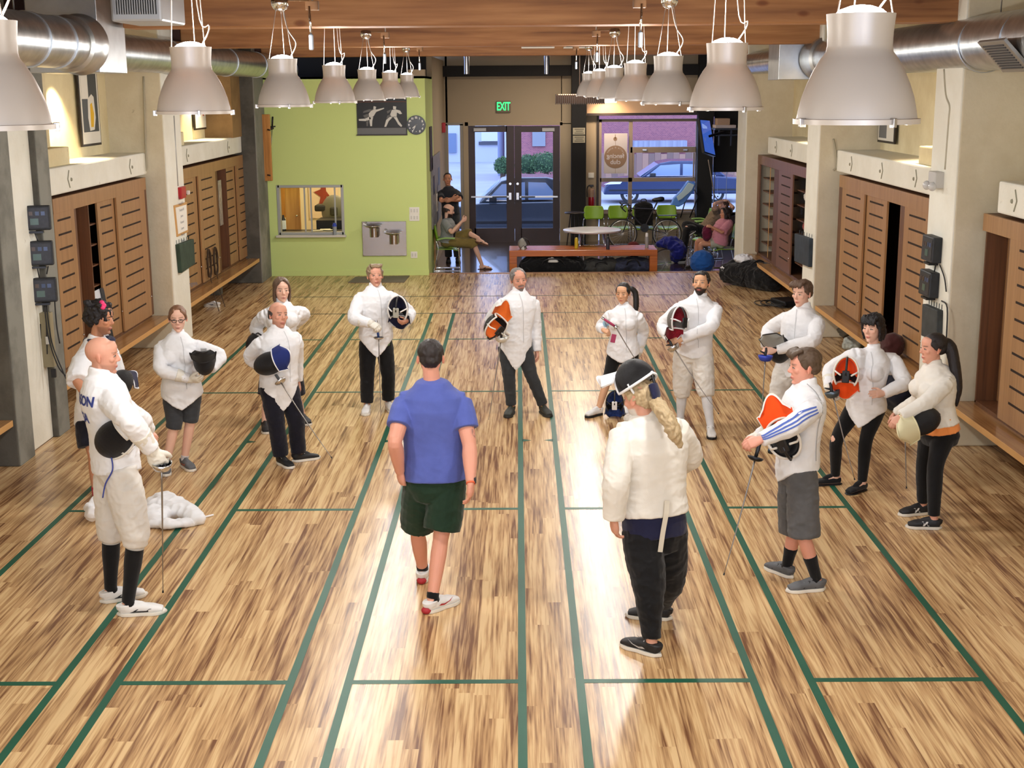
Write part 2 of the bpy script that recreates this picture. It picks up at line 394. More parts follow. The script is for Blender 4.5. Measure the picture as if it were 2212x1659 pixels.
# ---- head -----------------------------------------------------------------
def head_matrix(c, H, yaw, pitch=0, roll=0):
    """head-local (face toward -y, z up, unit = head height) -> world"""
    M = Matrix.Rotation(R_(yaw), 3, 'Z') @ Matrix.Rotation(R_(roll), 3, 'Y') @ Matrix.Rotation(R_(pitch), 3, 'X')
    return np.array(M)*H, np.array(c, float)
def head_geo(mb, MH, face=1.0, jaw=1.0, nose=1.0, fem=False):
    M, c = MH; T = MB()
    T.ball((0, .06, .13), (.325, .40, .365), 26, 18)
    z = [.30, .2, .05, -.1, -.22, -.33, -.42, -.485]
    cy = [-.04, -.075, -.085, -.10, -.12, -.155, -.20, -.235]
    ax = [.24, .275, .282, .272, .250, .205, .14, .07]
    ay = [.30, .315, .30, .285, .265, .225, .165, .09]
    ax = [a*(jaw if i > 3 else face) for i, a in enumerate(ax)]
    loft(T, [(0, y, zz) for y, zz in zip(cy, z)], ax, ay, V(1, 0, 0), 24, 2.2)
    loft(T, [(0, -.355, .09), (0, -.40, .0), (0, -.445*nose**.3, -.085), (0, -.43*nose**.3, -.125)], [.028, .036, .052, .045], [.03, .04, .055, .03], V(1, 0, 0), 12)
    for s in (-1, 1):
        T.ball((s*.045*nose, -.395, -.118), (.032, .04, .026), 10, 7)
        if not fem: T.ball((s*.115, -.333, .105), (.105, .045, .03), 12, 8)
        T.ball((s*.165, -.275, -.07), (.10, .085, .085), 12, 8)
        T.ball((s*.125, -.322, .018), (.07, .03, .022), 12, 8)           # eyelids
        Me = np.array(Matrix.Rotation(R_(s*22), 3, 'Z') @ Matrix.Rotation(R_(-10), 3, 'X'))
        T.ball((s*.335, .03, -.03), (.028, .075, .12), 12, 10, Me)
        T.ball((s*.325, -.005, -.115), (.02, .04, .04), 10, 7, Me)
    T.ball((0, -.372, -.252), (.095, .035, .024), 12, 7)
    T.ball((0, -.365, -.292), (.082, .038, .025), 12, 7)
    T.ball((0, -.325, -.42), (.085, .06, .055), 12, 8)
    mb.add(np.array(T.v) @ M.T + c, T.f)
def head_local(MH, P): M, c = MH; return (P-c) @ np.linalg.inv(M).T
def head_world(MH, P): M, c = MH; return np.asarray(P, float) @ M.T + c
def sm(x, a, b):
    t = np.clip((x-a)/(b-a), 0, 1); return t*t*(3-2*t)
def skin_cols(L, skin, lip, brow, beard=None, bstyle='', scalp=None, near=None):
    """albedo by head-local position L (rows outside the head get plain skin)"""
    n = len(L); c = np.tile(np.array(skin, float), (n, 1)); x, y, z = L[:, 0], L[:, 1], L[:, 2]; ax = np.abs(x)
    inh = (z > -.6) & (z < .7) & (ax < .45) & (np.abs(y) < .6)
    def mix(w, col):
        w = (w*inh)[:, None]; c[:] = c*(1-w)+np.array(col)[None]*w
    front = sm(-y, .22, .28)
    mix(.35*np.exp(-((ax-.17)**2/.006+(z+.08)**2/.006))*front, [skin[0]*1.02, skin[1]*.82, skin[2]*.76])   # cheeks
    mix(.5*np.exp(-(x**2/.004+(z+.1)**2/.003))*front, [skin[0]*1.02, skin[1]*.84, skin[2]*.8])
    mix(.55*np.exp(-((ax-.34)**2/.004+(z+.03)**2/.02)), [skin[0], skin[1]*.7, skin[2]*.64])
    if beard is not None:
        if bstyle == 'full': w = sm(-z, .17, .24)*sm(-y, -.02, .06)*(1-sm(-z, .62, .66)); w = np.maximum(w, sm(-z, .15, .18)*sm(.13-ax, 0, .03)*front*(1-sm(-z, .25, .27)*0))
        elif bstyle == 'goatee': w = np.maximum(sm(-z, .30, .34)*sm(.15-ax, 0, .05), sm(-z, .155, .185)*sm(.15-ax, 0, .04)*sm(z, -.25, -.235))*front; w = np.maximum(w, .45*sm(-z, .22, .3)*sm(-y, 0, .06))
        else: w = .45*sm(-z, .17, .25)*sm(-y, -.02, .05)*(1-sm(-z, .60, .65))
        mix(w, beard)
    mix(np.clip(1.25*np.exp(-(ax**2/.0065))*np.exp(-((z+.271)**2/.0011)), 0, 1)*front*.9, lip)
    mix(np.exp(-((z+.272)**2/.00008))*sm(.10-ax, 0, .02)*front*.7, [lip[0]*.45, lip[1]*.35, lip[2]*.35])
    if brow is not None: mix(.85*np.exp(-((z-(.115+.05*ax-.35*(ax-.13)**2))**2/.00035))*sm(ax, .03, .06)*(1-sm(ax, .19, .23))*front, brow)
    if scalp is not None:
        w = .8*sm(z-(.26-.75*np.clip(y+.18, 0, .55)), 0, .06); mix(np.clip(w, 0, 1)*sm(z, -.25, -.1), scalp)
    return c
def eyes(parent, base, MH, iris=(.08, .04, .02), look=0.0, closed=False):
    """eye whites and irises as a part of the person"""
    M, c = MH
    for s in (-1, 1):
        mb = MB(); T = MB()
        T.ball((s*.125, -.347, .022), (.054, .030, .022 if not closed else .010), 14, 9); o = len(T.f)
        mb.m(0).add(head_world(MH, T.v), T.f)
        T2 = MB(); T2.ball((s*.125+look, -.360, .022), (.024, .022, .022), 12, 8); mb.m(1).add(head_world(MH, T2.v), T2.f)
        T3 = MB(); T3.tube([(s*.125-.062, -.345, .022), (s*.125-.028, -.374, .043), (s*.125+.028, -.374, .043), (s*.125+.062, -.345, .022)], .0095, 6)
        mb.m(2).add(head_world(MH, T3.v), T3.f)
        mb.build('eye', [mat('eye_white', (.75, .72, .68), .25), mat('iris_%d' % int(iris[0]*1000), iris, .2), mat('lash', (.03, .02, .015), .7)], parent, 180)

def hair(parent, base, MH, style, col, seed=1.0, vox=.006, tail=None, name='hair', amp=None):
    T = MB(); M, c = MH; H = np.linalg.norm(M[:, 0])
    def cap(cx, cy, cz, rx, ry, rz): T.ball((cx, cy, cz), (rx, ry, rz), 26, 18)
    def lock(pts, rad, flat=.7): limb(T, pts, rad, 10, 5, flat)
    a = .02
    if style == 'short':
        cap(0, .085, .185, .345, .405, .345); cap(0, .22, .02, .30, .25, .25)
        for s in (-1, 1): loft(T, [(s*.30, -.10, .22), (s*.315, -.04, .08), (s*.318, -.05, -.02)], [.05, .04, .02], [.10, .07, .03], V(1, 0, 0), 10)
        lock([(-.2, -.25, .36), (0, -.30, .40), (.2, -.25, .36)], [.06, .07, .06])
    elif style == 'buzz': cap(0, .07, .165, .335, .402, .35); cap(0, .20, 0, .29, .25, .24); a = .006
    elif style == 'boy':
        cap(0, .08, .19, .36, .42, .36); cap(0, .22, .0, .31, .26, .26)
        for s in (-1, 1): loft(T, [(s*.31, -.12, .24), (s*.328, -.06, .08), (s*.325, -.06, -.03)], [.055, .045, .02], [.11, .08, .03], V(1, 0, 0), 10)
        for i in range(7):
            x = -.24+.08*i; lock([(x, -.12, .50), (x-.02, -.30, .46), (x-.05, -.385, .36), (x-.06, -.395, .27+.03*math.sin(i*2.1))], [.07, .07, .055, .02])
    elif style == 'curly':
        cap(0, .08, .21, .40, .46, .40); cap(0, .27, .02, .36, .30, .32); a = .05
        for i in range(26):
            an = i*2.4; rr = .33; T.ball((rr*math.cos(an), .1+.36*math.sin(an), .22+.26*math.sin(i*1.7)), .11+.02*math.sin(i), 10, 8)
    elif style == 'wavy':
        cap(0, .08, .19, .36, .42, .36); cap(0, .22, .0, .31, .27, .27); a = .035
        for s in (-1, 1): loft(T, [(s*.31, -.14, .24), (s*.33, -.04, .08), (s*.33, -.03, -.04)], [.055, .05, .03], [.11, .09, .05], V(1, 0, 0), 10)
        for i in range(6): x = -.22+.09*i; lock([(x, -.15, .49), (x+.02, -.29, .47), (x+.03, -.345, .38)], [.07, .075, .04])
    elif style == 'fringe':
        for s in (-1, 1): loft(T, [(s*.30, -.09, .07), (s*.325, .0, .05), (s*.30, .2, .02), (s*.18, .38, .0), (0, .44, -.01)], [.05, .12, .17, .19, .19], [.03, .035, .045, .05, .05], V(0, 0, 1), 12)
        a = .010
    elif style in ('tail', 'tight'):
        cap(0, .075, .165, .342, .412, .355); cap(0, .22, .0, .30, .25, .26); a = .008
        for s in (-1, 1): loft(T, [(s*.28, -.16, .26), (s*.322, -.05, .10), (s*.325, .05, -.02)], [.04, .04, .03], [.10, .09, .08], V(1, 0, 0), 10)
    elif style == 'long':
        cap(0, .08, .18, .36, .43, .36); cap(0, .25, -.05, .33, .24, .36); a = .014
        for s in (-1, 1):
            loft(T, [(s*.08, -.28, .47), (s*.27, -.21, .28), (s*.335, -.10, .05), (s*.335, -.04, -.2), (s*.31, -.02, -.42), (s*.27, -.02, -.55)], [.06, .05, .05, .055, .06, .03], [.09, .10, .14, .17, .17, .10], V(1, 0, 0), 12)
        loft(T, [(0, .30, .0), (0, .33, -.25), (0, .31, -.5)], [.28, .31, .26], [.16, .14, .06], V(1, 0, 0), 16)
    elif style == 'bob':
        cap(0, .08, .19, .37, .44, .37); cap(0, .25, -.02, .34, .26, .34); a = .03
        for i in range(8): x = -.26+.075*i; lock([(x, -.16, .48), (x, -.34, .38), (x*.98, -.395, .24), (x*1.0, -.385, .15+.025*math.sin(i*2.7))], [.07, .06, .045, .015])
        for s in (-1, 1):
            for q in range(4): lock([(s*.27, -.2+.11*q, .3), (s*.345, -.14+.11*q, .05), (s*.355, -.10+.11*q, -.22), (s*(.31+.03*math.sin(q*2)), -.08+.1*q, -.46-.05*(q % 2))], [.08, .075, .065, .02])
        loft(T, [(0, .32, .0), (0, .33, -.28), (0, .30, -.55)], [.29, .29, .22], [.15, .12, .05], V(1, 0, 0), 16)
    elif style == 'bun':
        cap(0, .075, .165, .342, .412, .352); cap(0, .22, .0, .30, .25, .25); T.ball((0, .48, .16), (.13, .11, .12)); a = .008
        for s in (-1, 1): loft(T, [(s*.13, -.26, .40), (s*.28, -.17, .24), (s*.325, -.05, .08), (s*.325, .05, -.04)], [.04, .04, .04, .03], [.10, .10, .10, .08], V(1, 0, 0), 10)
    elif style == 'greyman':
        cap(0, .10, .17, .345, .40, .345); cap(0, .23, .0, .31, .25, .25); a = .016
        for s in (-1, 1): loft(T, [(s*.22, -.20, .34), (s*.31, -.10, .16), (s*.325, -.03, .0)], [.05, .05, .03], [.08, .08, .05], V(1, 0, 0), 10)
    mb = MB(); mb.add(head_world(MH, T.v), T.f)
    if tail is not None:
        pts, rad = tail; limb(mb, pts, rad, 12, 6, .8)
    me = remesh(mb, vox, 2, .4)
    co = mesh_np(me); nn = mesh_nrm(me); L = head_local(MH, co)
    am = (amp if amp is not None else a)*H
    d = am*(vnoise(L, 9, seed, (1.6, .7, .7))+.6*vnoise(L, 22, seed+2, (1.6, .6, .6)))
    set_np(me, co+nn*d[:, None])
    k = .78+.44*(vnoise(L, 30, seed+5, (1.5, .5, .35))*.5+.5)
    set_col(me, np.array(col)[None]*k[:, None])
    return emit_mesh(name, me, attr_mat('hair_strands', .45, .5, bump=.4, bscale=350), parent, base)

# ---- hands ------------------------------------------------------------------
def hand_geo(mb, wrist, d, palm, size=.185, curl=.5, side=1, spread=1.0, fat=1.0, pts_out=None):
    """wrist, direction of the fingers, palm normal; side=+1 thumb on d x palm side"""
    d = nrm(d); n = nrm(np.array(palm)-d*np.dot(palm, d)); w = np.cross(d, n)*side; s = size; wrist = np.array(wrist, float)
    loft(mb, [wrist-d*.02*s, wrist+d*.10*s, wrist+d*.30*s, wrist+d*.47*s], [x*s*fat for x in (.145, .185, .225, .21)], [x*s*fat for x in (.115, .12, .12, .095)], w, 14, 2.4)
    base = [(.165, .47, .40, .050), (.055, .50, .44, .052), (-.055, .48, .41, .050), (-.155, .44, .33, .044)]
    for i, (off, st, ln, r) in enumerate(base):
        c = curl*(1+.12*(i-1)); p = wrist+d*st*s*.94+w*off*s*fat; P = [p]; a = 0.0; dirw = w*(off*.45*spread)
        for j, f in enumerate((.45, .31, .24)):
            a += c*(.75, 1.0, .7)[j]*1.15
            P.append(P[-1]+nrm(d*math.cos(a)+n*math.sin(a)+dirw*(1-.3*j))*ln*f*s)
        limb(mb, [p-d*.10*s]+P, [r*s*1.05*fat, r*s*1.08*fat, r*s*fat, r*s*.95*fat, r*s*.8*fat], 10, 3)
    p = wrist+d*.16*s+w*.15*s*fat
    P = [p, p+nrm(d*.62+w*.62+n*.30)*.20*s]
    P.append(P[-1]+nrm(d*.85+w*.25+n*(.25+.5*curl))*.17*s); P.append(P[-1]+nrm(d*.9-w*.10*curl+n*(.25+.7*curl))*.14*s)
    limb(mb, P, [x*s*fat for x in (.075, .066, .056, .042)], 10, 4)
    return wrist+d*.42*s+n*.10*s

# ---- feet -------------------------------------------------------------------
def foot_frame(heel, toe, L):
    heel = np.array(heel, float); toe = np.array(toe, float); heel[2] = toe[2] = min(heel[2], toe[2]); m = (heel+toe)/2; d = nrm(toe-heel)
    return m-d*L/2, d
def foot_body(mb, h, d, L, ank, bare=False):
    u = np.cross(V(0, 0, 1), d); z = V(0, 0, 1)
    loft(mb, [h+d*.06*L+z*.045, h+d*.25*L+z*.05, h+d*.5*L+z*.042, h+d*.75*L+z*.03, h+d*.93*L+z*.022], [.026, .033, .036, .04, .030], [.038, .044, .035, .022, .014], u, 12)
    limb(mb, [ank, h+d*.24*L+z*.06], [.037, .036])
def shoe(parent, base, h, d, L, upper, sole, style='trainer', trim=None, laces=None, logo=None):
    u = np.cross(V(0, 0, 1), d); z = V(0, 0, 1); mb = MB()
    q = L/.285
    if style == 'slipper': Hh = [.055, .062, .05, .04, .024]
    elif style == 'low': Hh = [.062, .062, .056, .042, .026]
    else: Hh = [.068, .072, .066, .050, .030]
    C = [h+d*t*L+z*(Hh[i]*.5+.015) for i, t in enumerate((.06, .22, .47, .74, .94))]
    loft(mb, C, [x*q for x in (.034, .040, .041, .049, .037)], [x*.52 for x in Hh], u, 18, 2.6)
    if style != 'slipper': loft(mb, [h+d*.17*L+z*.05, h+d*.16*L+z*.082], [.042*q, .043*q], [.055*q, .058*q], u, 16, round1=False)
    limb(mb, [h+d*.30*L+z*.085, h+d*.5*L+z*.066, h+d*.62*L+z*.05], [.022, .026, .02], 10, 4)   # tongue
    me = remesh(mb, .005, 3)
    s = emit_mesh('shoe', me, upper, parent, base)
    sb = MB(); N = 28; ring = []
    for j in range(N):
        th = 2*math.pi*j/N; x = math.cos(th); y = math.sin(th); t = .5+.5*x
        wv = np.interp(t, [0, .1, .3, .5, .75, .92, 1], [0, .034, .042, .039, .052, .038, 0])*q*1.04
        ring.append(h+d*(t*1.03-.015)*L+u*(wv*(1 if y >= 0 else -1) if abs(y) > 1e-6 else 0))
    hs = .024 if style != 'slipper' else .01
    sb.rings([[p+z*.001 for p in ring], [h+d*.5*L+(p-(h+d*.5*L))*1.04+z*hs*.5 for p in ring], [p+z*hs for p in ring]])
    so = sb.build('sole', sole, s, 60, base=base)
    if trim is not None:
        bv = BVHTree.FromPolygons([v.co+Vector(base) for v in me.vertices], [tuple(p.vertices) for p in me.polygons])
        for sd in (-1, 1):
            tb = MB(); shape = logo or [(-.05, .02), (.0, .012), (.05, .03), (.085, .055), (.04, .032), (0, .024), (-.03, .03)]
            vs = []
            for (a, b) in shape:
                o = h+d*(.45*L+a)+z*(.022+b)+u*sd*.2; hit = bv.ray_cast(Vector(o), Vector(-u*sd))
                vs.append(np.array(hit[0])+u*sd*.002 if hit[0] is not None else o-u*sd*.155)
            tb.add(vs, [tuple(range(len(vs)))]); tb.build('side_mark', trim, s, base=base)
    if laces is not None:
        lb = MB()
        for i in range(5):
            t = .36+.055*i; hh = .092-.008*i
            lb.tube([h+d*t*L+u*.026*q+z*(hh-.012), h+d*t*L+z*(hh+.004), h+d*t*L-u*.026*q+z*(hh-.012)], .0045, 6)
        lb.build('lace', laces, s, 180, base=base)
    return s

# ---- decals on cloth -----------------------------------------------------------
def decal(parent, name, target, base, vs, fs, o, u, v, m, lift=.004, dist=.6):
    """lay flat geometry (2-D verts) on the surface of a cloth object"""
    bv = BVHTree.FromPolygons([p.co+Vector(base) for p in target.data.vertices], [tuple(p.vertices) for p in target.data.polygons])
    u = nrm(u); v = nrm(np.array(v)-u*np.dot(u, v)); w = np.cross(u, v); out = []
    for p in vs:
        a = np.array(o)+u*p[0]+v*p[1]+w*dist; hit = bv.ray_cast(Vector(a), Vector(-w), dist*2)
        out.append(np.array(hit[0])+w*lift if hit[0] is not None else np.array(o)+u*p[0]+v*p[1])
    mb = MB(); mb.add(out, fs); return mb.build(name, m, parent, 180, base=base)
def strip2d(pts, w):
    """thin ribbon polygon through 2-D points"""
    pts = [np.array(p, float) for p in pts]; vs = []; n = len(pts)
    for i in range(n):
        t = nrm(pts[min(i+1, n-1)]-pts[max(i-1, 0)]); q = np.array([-t[1], t[0]])*w/2; vs += [pts[i]+q, pts[i]-q]
    return vs, [(2*i, 2*i+1, 2*i+3, 2*i+2) for i in range(n-1)]

def solve(prev, px, py, L, sgn):
    """point on the sight line of a pixel at distance L from the previous joint"""
    d = ray(px, py); w = CAM-np.array(prev); b = np.dot(w, d); c = np.dot(w, w)-L*L; disc = b*b-c
    t = -b if disc <= 0 else -b+sgn*math.sqrt(disc)
    return CAM+d*t
LOG = []
def cutpath(P, t):
    """part of a joint polyline up to parameter t (joint index)"""
    P = [np.array(p, float) for p in P]; k = int(t)
    if k >= len(P)-1: return P
    return P[:k+1]+[P[k]+(P[k+1]-P[k])*(t-k)] if t > k else P[:k+1]
def radii_at(R, t0, t1, n):
    return [float(np.interp(t0+(t1-t0)*i/(n-1), np.linspace(0, 2, len(R)), R)) for i in range(n)]
def subpath(P, t0, t1, n=5):
    """n points of the joint polyline between two parameters"""
    P = np.array(P, float); out = []
    for i in range(n):
        t = t0+(t1-t0)*i/(n-1); k = min(int(t), len(P)-2); out.append(P[k]+(P[k+1]-P[k])*(t-k))
    return out
LEGS = {'trousers': [.098, .098, .088, .078, .074, .072, .070], 'slim': [.096, .090, .078, .068, .062, .056, .052], 'leggings': [.094, .086, .070, .060, .060, .050, .042],
        'breeches': [.104, .108, .100, .082, .066, .05, .05], 'shorts': [.104, .112, .114, .112, .11, .1, .1], 'capri': [.098, .094, .082, .074, .074, .07, .07],
        'taper': [.108, .116, .110, .095, .082, .062, .048], 'skin': [.078, .072, .060, .049, .052, .042, .034], 'sock': [.08, .075, .06, .052, .057, .044, .038]}
ARM = {'jacket': [.064, .073, .068, .062, .061, .054, .047], 'loose': [.066, .080, .082, .080, .078, .07, .06], 'tee': [.062, .074, .078, .08, .08, .08, .08], 'skin': [.052, .050, .043, .037, .040, .033, .025], 'bulky': [.056, .058, .052, .044, .049, .038, .029]}

def person(label, ht, yaw, pelvis, neck, head, arms, legs, skin=(.62, .36, .26), lip=(.5, .2, .17), brow=(.08, .05, .03), beard=None, bstyle='', scalp=None,
           hairs=None, jacket=None, under=None, trousers=None, socks=None, shoes=None, gloves=(), fem=False, iris=(.08, .04, .02), build=1.0, vox=.005, pyaw=None,
           ground=True, face=1.0, jaw=1.0, nose=1.0, extra=None, skinarm='skin', tattoo=None, sw=1.0, shd=(0, 0), lean=None, name='person', seat=None):
    k = ht/1.7
    F = V(math.sin(R_(yaw)), -math.cos(R_(yaw)), 0); RV = V(-math.cos(R_(yaw)), -math.sin(R_(yaw)), 0)
    py_ = yaw if pyaw is None else pyaw; PF = V(math.sin(R_(py_)), -math.cos(R_(py_)), 0); PR = V(-math.cos(R_(py_)), -math.sin(R_(py_)), 0)
    # feet ------------------------------------------------------------
    FT = {}
    fl = .152*ht*1.05
    for s in 'RL':
        g = legs[s]
        if 'heel3' in g: h3, t3 = np.array(g['heel3'], float), np.array(g['toe3'], float); d = nrm(t3-h3); FT[s] = (h3, d)
        else:
            h, d = foot_frame(atz(*g['heel'], .0), atz(*g['toe'], .0), fl); h[2] = .001; FT[s] = (h, d)
    Yb = (FT['R'][0][1]+FT['L'][0][1])/2 if ground is True else ground
    base = V((FT['R'][0][0]+FT['L'][0][0])/2, Yb, 0) if ground is True else aty(pelvis[0], pelvis[1], ground)
    if ground is not True: base[2] = min(FT['R'][0][2], FT['L'][0][2])
    Pc = aty(pelvis[0], pelvis[1], Yb+pelvis[2]); Nb = aty(neck[0], neck[1], Yb+neck[2]); up = nrm(Nb-Pc)
    H = head.get('H', ht/head.get('r', 6.75)); hc = aty(*head['c'], Yb+head.get('dy', neck[2]))
    MH = head_matrix(hc, H, head['yaw'], head.get('pitch', 0), head.get('roll', 0))
    J = {}
    for i, s in enumerate('RL'):
        sg = 1 if s == 'R' else -1
        sh = Nb+RV*sg*.101*ht*sw*(.93 if fem else 1)-up*.066*ht+V(0, 0, shd[i])
        if 'sh' in arms[s]: q = arms[s]['sh']; sh = aty(q[0], q[1], Yb+q[2])
        a = arms[s]; el = np.array(a['el3'], float) if 'el3' in a else solve(sh, a['el'][0], a['el'][1], .170*ht*a.get('ul', 1), a['el'][2])
        wr = np.array(a['wr3'], float) if 'wr3' in a else solve(el, a['wr'][0], a['wr'][1], .148*ht*a.get('fl', 1), a['wr'][2])
        J[s] = (sh, el, wr)
        hip = Pc+PR*sg*.052*ht*(1.06 if fem else 1)
        h, d = FT[s]; ank = h+d*.24*fl+V(0, 0, .085*k)
        g = legs[s]
        if 'kn3' in g: kn = np.array(g['kn3'], float)
        else: kn = aty(g['kn'][0], g['kn'][1], (hip[1]+ank[1])/2+g['kn'][2])
        if 'ank3' in g: ank = np.array(g['ank3'], float)
        J['leg'+s] = (hip, kn, ank)
        LOG.append((label[:28], s, 'uarm %.2f farm %.2f thigh %.2f shin %.2f' % (np.linalg.norm(el-sh)/ht, np.linalg.norm(wr-el)/ht, np.linalg.norm(kn-hip)/ht, np.linalg.norm(ank-kn)/ht)))
    LOG.append((label[:28], 'crown', 'z %.2f neck %.2f pelvis %.2f torso %.2f' % (hc[2]+H*.5, Nb[2], Pc[2], np.linalg.norm(Nb-Pc)/ht)))
    # ---- torso sections
    tl = np.linalg.norm(Nb-Pc)
    def torso(mb, w=1.0, d=1.0, t0=-.10, t1=1.0, pad=0.0, vf=0, vb=0, belly=0.0):
        ts = [t0, t0+.14, .28, .42, .58, .74, .87, .955, 1.02]
        ts = [t for t in ts if t <= t1+.03]
        if fem: wid = np.interp(ts, [-.2, .05, .28, .42, .62, .8, .9, .96, 1.05], [.106, .104, .086, .080, .090, .094, .080, .056, .036]); dep = np.interp(ts, [-.2, .05, .3, .45, .7, .85, .96, 1.05], [.075, .08, .066, .06, .078, .068, .05, .038])
        else: wid = np.interp(ts, [-.2, .05, .3, .45, .62, .8, .9, .96, 1.05], [.098, .100, .095, .097, .106, .110, .092, .060, .04]); dep = np.interp(ts, [-.2, .05, .3, .45, .7, .85, .96, 1.05], [.072, .075, .068, .068, .078, .070, .052, .04])
        C = []
        for t in ts:
            c = Pc+(Nb-Pc)*t; c = c+F*(.012*math.sin(math.pi*min(max(t, 0), 1))+belly*math.exp(-((t-.3)/.25)**2))*k
            C.append(c)
        A = [x*ht*w*build*(1 if i else 1)+pad for i, x in enumerate(wid)]; Bd = [x*ht*d*build+pad+belly*.6*k*math.exp(-((t-.3)/.25)**2) for x, t in zip(dep, ts)]
        Us = [RV*(min(max(t, 0), 1))+PR*(1-min(max(t, 0), 1)) for t in ts]
        drop = None
        if vf or vb:
            # the hem runs to a point between the legs
            fn = lambda ct, st: -(vf*max(0, st)**1.4*max(0, 1-abs(ct)**1.15)+vb*max(0, -st)**2)
            drop = {0: fn, 1: lambda ct, st: fn(ct, st)*.3}
        loft(mb, C, A, Bd, Us, 32, 2.3, drop=drop, round0=False, F=F)
    # ---- body
    mb = MB(); head_geo(mb, MH, face, jaw, nose, fem)
    nr = (.043 if fem else .05)*k*(.9+.1*build)
    limb(mb, [Nb-up*.05, Nb+(head_world(MH, (0, .06, -.34))-Nb)*.5, head_world(MH, (0, .05, -.28)), head_world(MH, (0, .05, -.1))], [nr*1.25, nr*1.03, nr, nr*.95], 18)
    torso(mb, .88, .86)
    for i, s in enumerate('RL'):
        sh, el, wr = J[s]; R = [r*k*(.86 if fem else 1) for r in ARM[skinarm]]
        limb(mb, [Nb-up*.05*k, (Nb+sh)/2-up*.028*k, sh], [.036*k, .038*k, .045*k], 14)
        limb(mb, subpath(J[s], 0, 2, 9), radii_at(R, 0, 2, 9), 14, 4)
        a = arms[s]; hd = a.get('hand', {}); dd = nrm(wr-el); hdir = np.array(hd.get('dir', dd), float)
        palm = np.array(hd.get('palm', -RV*(1 if s == 'R' else -1)), float); side = hd.get('side', 1 if s == 'R' else -1)
        a['_h'] = (wr, hdir, palm, side, hd.get('curl', .45))
        gs = .108*ht*(.95 if fem else 1.0)*1.0
        a['_grip'] = hand_geo(mb, wr, hdir, palm, gs, hd.get('curl', .45), side, fat=(.8 if s in gloves else 1.0))
        hip, kn, ank = J['leg'+s]; R = [r*k*(.95+.05*build) for r in LEGS['skin']]; limb(mb, subpath(J['leg'+s], 0, 2, 9), radii_at(R, 0, 2, 9), 16, 4)
        h, d = FT[s]; foot_body(mb, h, d, fl, ank)
    me = remesh(mb, vox, 3, .45); co = mesh_np(me)
    cols = skin_cols(head_local(MH, co), skin, lip, brow, beard, bstyle, scalp)
    if tattoo is not None:
        tc, tr, tcol = tattoo(J); d = np.linalg.norm(co-np.array(tc)[None], axis=1); w = sm(-d, -tr, -tr*.6)*(vnoise(co, 38, 4) > -.08)
        cols = cols*(1-w[:, None]*.75)+np.array(tcol)[None]*w[:, None]*.75
    set_col(me, cols)
    body = emit_mesh(name, me, attr_mat('skin', .5, .35, sss=.08, bump=.08, bscale=180), None, base)
    tag(body, label, 'person')
    eyes(body, base, MH, iris, head.get('look', 0), head.get('closed', False))
    if hairs: 
        hs = dict(hairs); tail = hs.pop('tail', None)
        if tail: tail = ([aty(p[0], p[1], Yb+p[2]) for p in tail[0]], tail[1])
        hair(body, base, MH, tail=tail, **hs)
    out = {'body': body, 'base': base, 'J': J, 'MH': MH, 'F': F, 'RV': RV, 'Yb': Yb, 'arms': arms, 'up': up, 'Pc': Pc, 'Nb': Nb, 'k': k}
    # ---- legs clothes
    if trousers:
        t = trousers; R = [r*k*t.get('fit', 1) for r in LEGS[t['style']]]; mb = MB()
        ww = t.get('w', 1.0)
        C = [Pc+(Nb-Pc)*q for q in (-.20, -.08, .05, t.get('top', .2))]
        A = [x*ht*ww*build for x in ((.076, .095, .095, .088) if not fem else (.083, .104, .100, .084))]; Bd = [x*ht*ww*build for x in ((.060, .068, .066, .058) if not fem else (.066, .076, .070, .058))]
        if fem or t.get('seat'): C = [c-PF*.012*k for c in C[:2]]+C[2:]
        loft(mb, C, A, Bd, PR, 26, 2.3, F=PF)
        for s in 'RL':
            e = t.get('end', 1.92); e = e[s] if isinstance(e, dict) else e
            P = subpath(J['leg'+s], 0, e, 8); RR = radii_at(R, 0, e, 8)
            if t.get('cuff'): RR[-1] *= t['cuff']
            limb(mb, P, RR, 18, 4, round1=False)
        me = remesh(mb, .0065, 4); folds(me, t.get('fold', .006), t.get('ff', 8), seed=sum(map(ord, label)) % 97, stretch=(1, 1, t.get('fz', 1.3)))
        out['trousers'] = emit_mesh(t.get('name', 'trousers'), me, t['mat'], body, base)
        if t.get('label'): out['trousers']['label'] = t['label']
    if socks:
        for s in 'RL':
            e0 = socks.get('start', 1.15); mb = MB(); R = [r*k*1.02 for r in LEGS['sock']]
            limb(mb, subpath(J['leg'+s], e0, 2, 6), radii_at(R, e0, 2, 6), 16, 4, round0=False)
            h, d = FT[s]; limb(mb, [J['leg'+s][2], h+d*.3*fl+V(0, 0, .062)], [.04*k, .038*k])
            me = remesh(mb, .006, 3); o = emit_mesh('sock', me, socks['mat'], body, base)
            out['sock'+s] = o
            if socks.get('label'): o['label'] = socks['label']
    if shoes:
        for s in 'RL':
            h, d = FT[s]; out['shoe'+s] = shoe(body, base, h, d, fl*1.06, shoes['upper'], shoes['sole'], shoes.get('style', 'trainer'), shoes.get('trim'), shoes.get('laces'), shoes.get('logo'))
            if shoes.get('label'): out['shoe'+s]['label'] = shoes['label']
    if under:
        mb = MB(); torso(mb, under.get('w', 1.03), under.get('d', 1.05), t0=under.get('t0', -.1), t1=.3)
        me = remesh(mb, .007, 4); folds(me, .004, 9, 3); out['under'] = emit_mesh('undershirt', me, under['mat'], body, base); out['under']['label'] = under['label']
